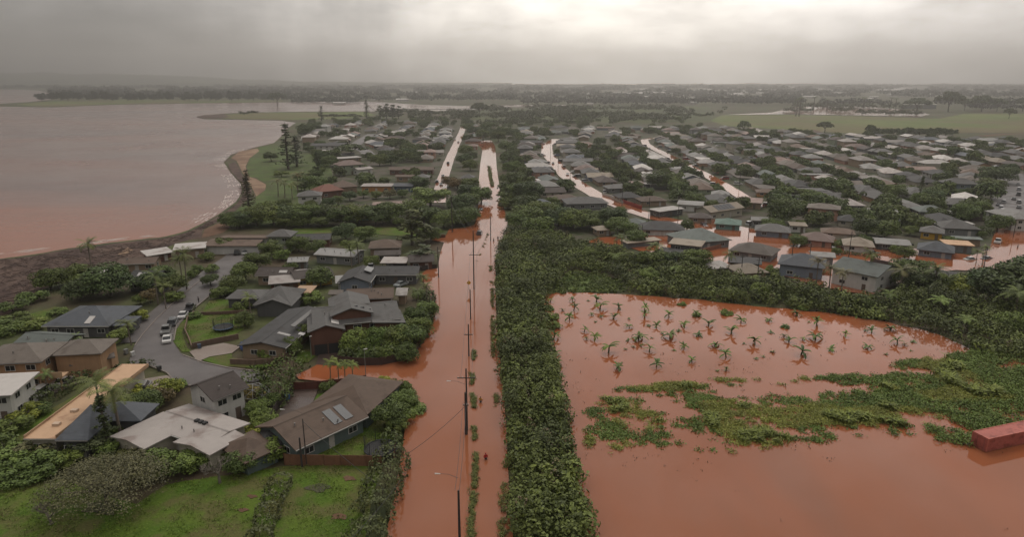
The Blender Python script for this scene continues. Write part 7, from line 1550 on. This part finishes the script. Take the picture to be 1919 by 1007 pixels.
# beyond the 300 largest of a kind the rest of the far houses and far trees become one mass each
def gather(roots, groups_, keep, noun):
    vis = [(o.location.y, o) for o in roots]; vis.sort(key=lambda t: t[0])
    rest = [o for _, o in vis[keep:]]
    acc = {}
    for o in rest:
        o_m = Matrix.Translation(o.location) @ o.rotation_euler.to_matrix().to_4x4() @ Matrix.Diagonal((*o.scale, 1))
        for ch in list(o.children):
            me = ch.data; nv = len(me.vertices); co = np.empty(nv * 3); me.vertices.foreach_get('co', co); co = co.reshape(-1, 3)
            M_ = np.array(o_m @ ch.matrix_local); co = co @ M_[:3, :3].T + M_[:3, 3]
            tint = np.full(nv, .5)
            if 'tint' in me.attributes: me.attributes['tint'].data.foreach_get('value', tint)
            acc.setdefault(groups_.get(ch.name.split('.')[0], list(groups_.values())[0]), []).append((co, [tuple(p_.vertices) for p_ in me.polygons], tint, tuple(ch.color)[:3]))
        bin_proto(o)
    for (nm, mat, lb), lst in acc.items():
        V, Fc, T, C = [], [], [], []; k = 0
        for co, fs, tint, c in lst:
            V.append(co); Fc += [tuple(i + k for i in f) for f in fs]; T.append(tint); C.append(np.tile(np.array([*c, 1.0]), (len(co), 1))); k += len(co)
        me = bpy.data.meshes.new(nm); me.from_pydata(np.vstack(V).tolist(), [], Fc); me.materials.append(MATS[mat])
        at = me.attributes.new('tint', 'FLOAT', 'POINT'); at.data.foreach_set('value', np.concatenate(T).astype(np.float32))
        ca = me.attributes.new('paint', 'FLOAT_COLOR', 'POINT'); ca.data.foreach_set('color', np.vstack(C).astype(np.float32).ravel()); me.update()
        setp(link(nm, me, None, (1, 1, 1)), lb, None, None, 'stuff')
    return len(rest)
def attr_mat(name, leafy_):
    n, b = material(name); c = n.n('ShaderNodeAttribute', {'attribute_name': 'paint'}).outputs['Color']
    if leafy_: c = n.mix(1.0, c, n.mix(n.n('ShaderNodeAttribute', {'attribute_name': 'tint'}).outputs['Fac'], (.54, .55, .58), (1.66, 1.57, 1.23)), 'MULTIPLY')
    else: c = n.mix(1.0, c, n.mix(n.noise(pos(n), 0.9, 4.0), (.8, .8, .8), (1.2, 1.2, 1.2)), 'MULTIPLY')
    n.set(b.inputs['Base Color'], c); b.inputs['Roughness'].default_value = .8
attr_mat('far_paint', False); attr_mat('far_leaf', True)
houses_now = [o for o in sc.objects if o.parent is None and o.get('category') == 'house']
trees_now = [o for o in sc.objects if o.parent is None and o.name.split('.')[0] == 'tree']
hg = ('far_rooftops', 'far_paint', 'crowded far houses of the estate below the green field')
tg = ('far_treetops', 'far_leaf', 'crowded far trees among the estate houses')
print('merged', gather(houses_now, {k: hg for k in ('wall', 'roof', 'window', 'door', 'garage_door')}, 298, 'house'), gather(trees_now, {'crown': tg, 'trunk': tg}, 298, 'tree'))

# ------------------------------------------------------------------ haze: one even volume of rain air round the camera and the land
m = bpy.data.materials.new('haze'); m.use_nodes = True; n = NT(m.node_tree)
v = n.n('ShaderNodeVolumePrincipled'); o_ = n.n('ShaderNodeOutputMaterial'); n.t.links.new(v.outputs[0], o_.inputs['Volume'])
v.inputs['Color'].default_value = (1.0, 0.968, 0.92, 1); v.inputs['Density'].default_value = 0.00029; v.inputs['Anisotropy'].default_value = 0.76
MATS['haze'] = m
hz = MB().box(-6800, 6800, -1200, 7600, -3.2, 330).build('haze', 'haze'); setp(hz, 'grey rain haze over the bay and plain', None, None, 'stuff')
print('houses', len(HOUSES), 'hero', NHERO, 'plants', cnt, 'objects', len(sc.objects))
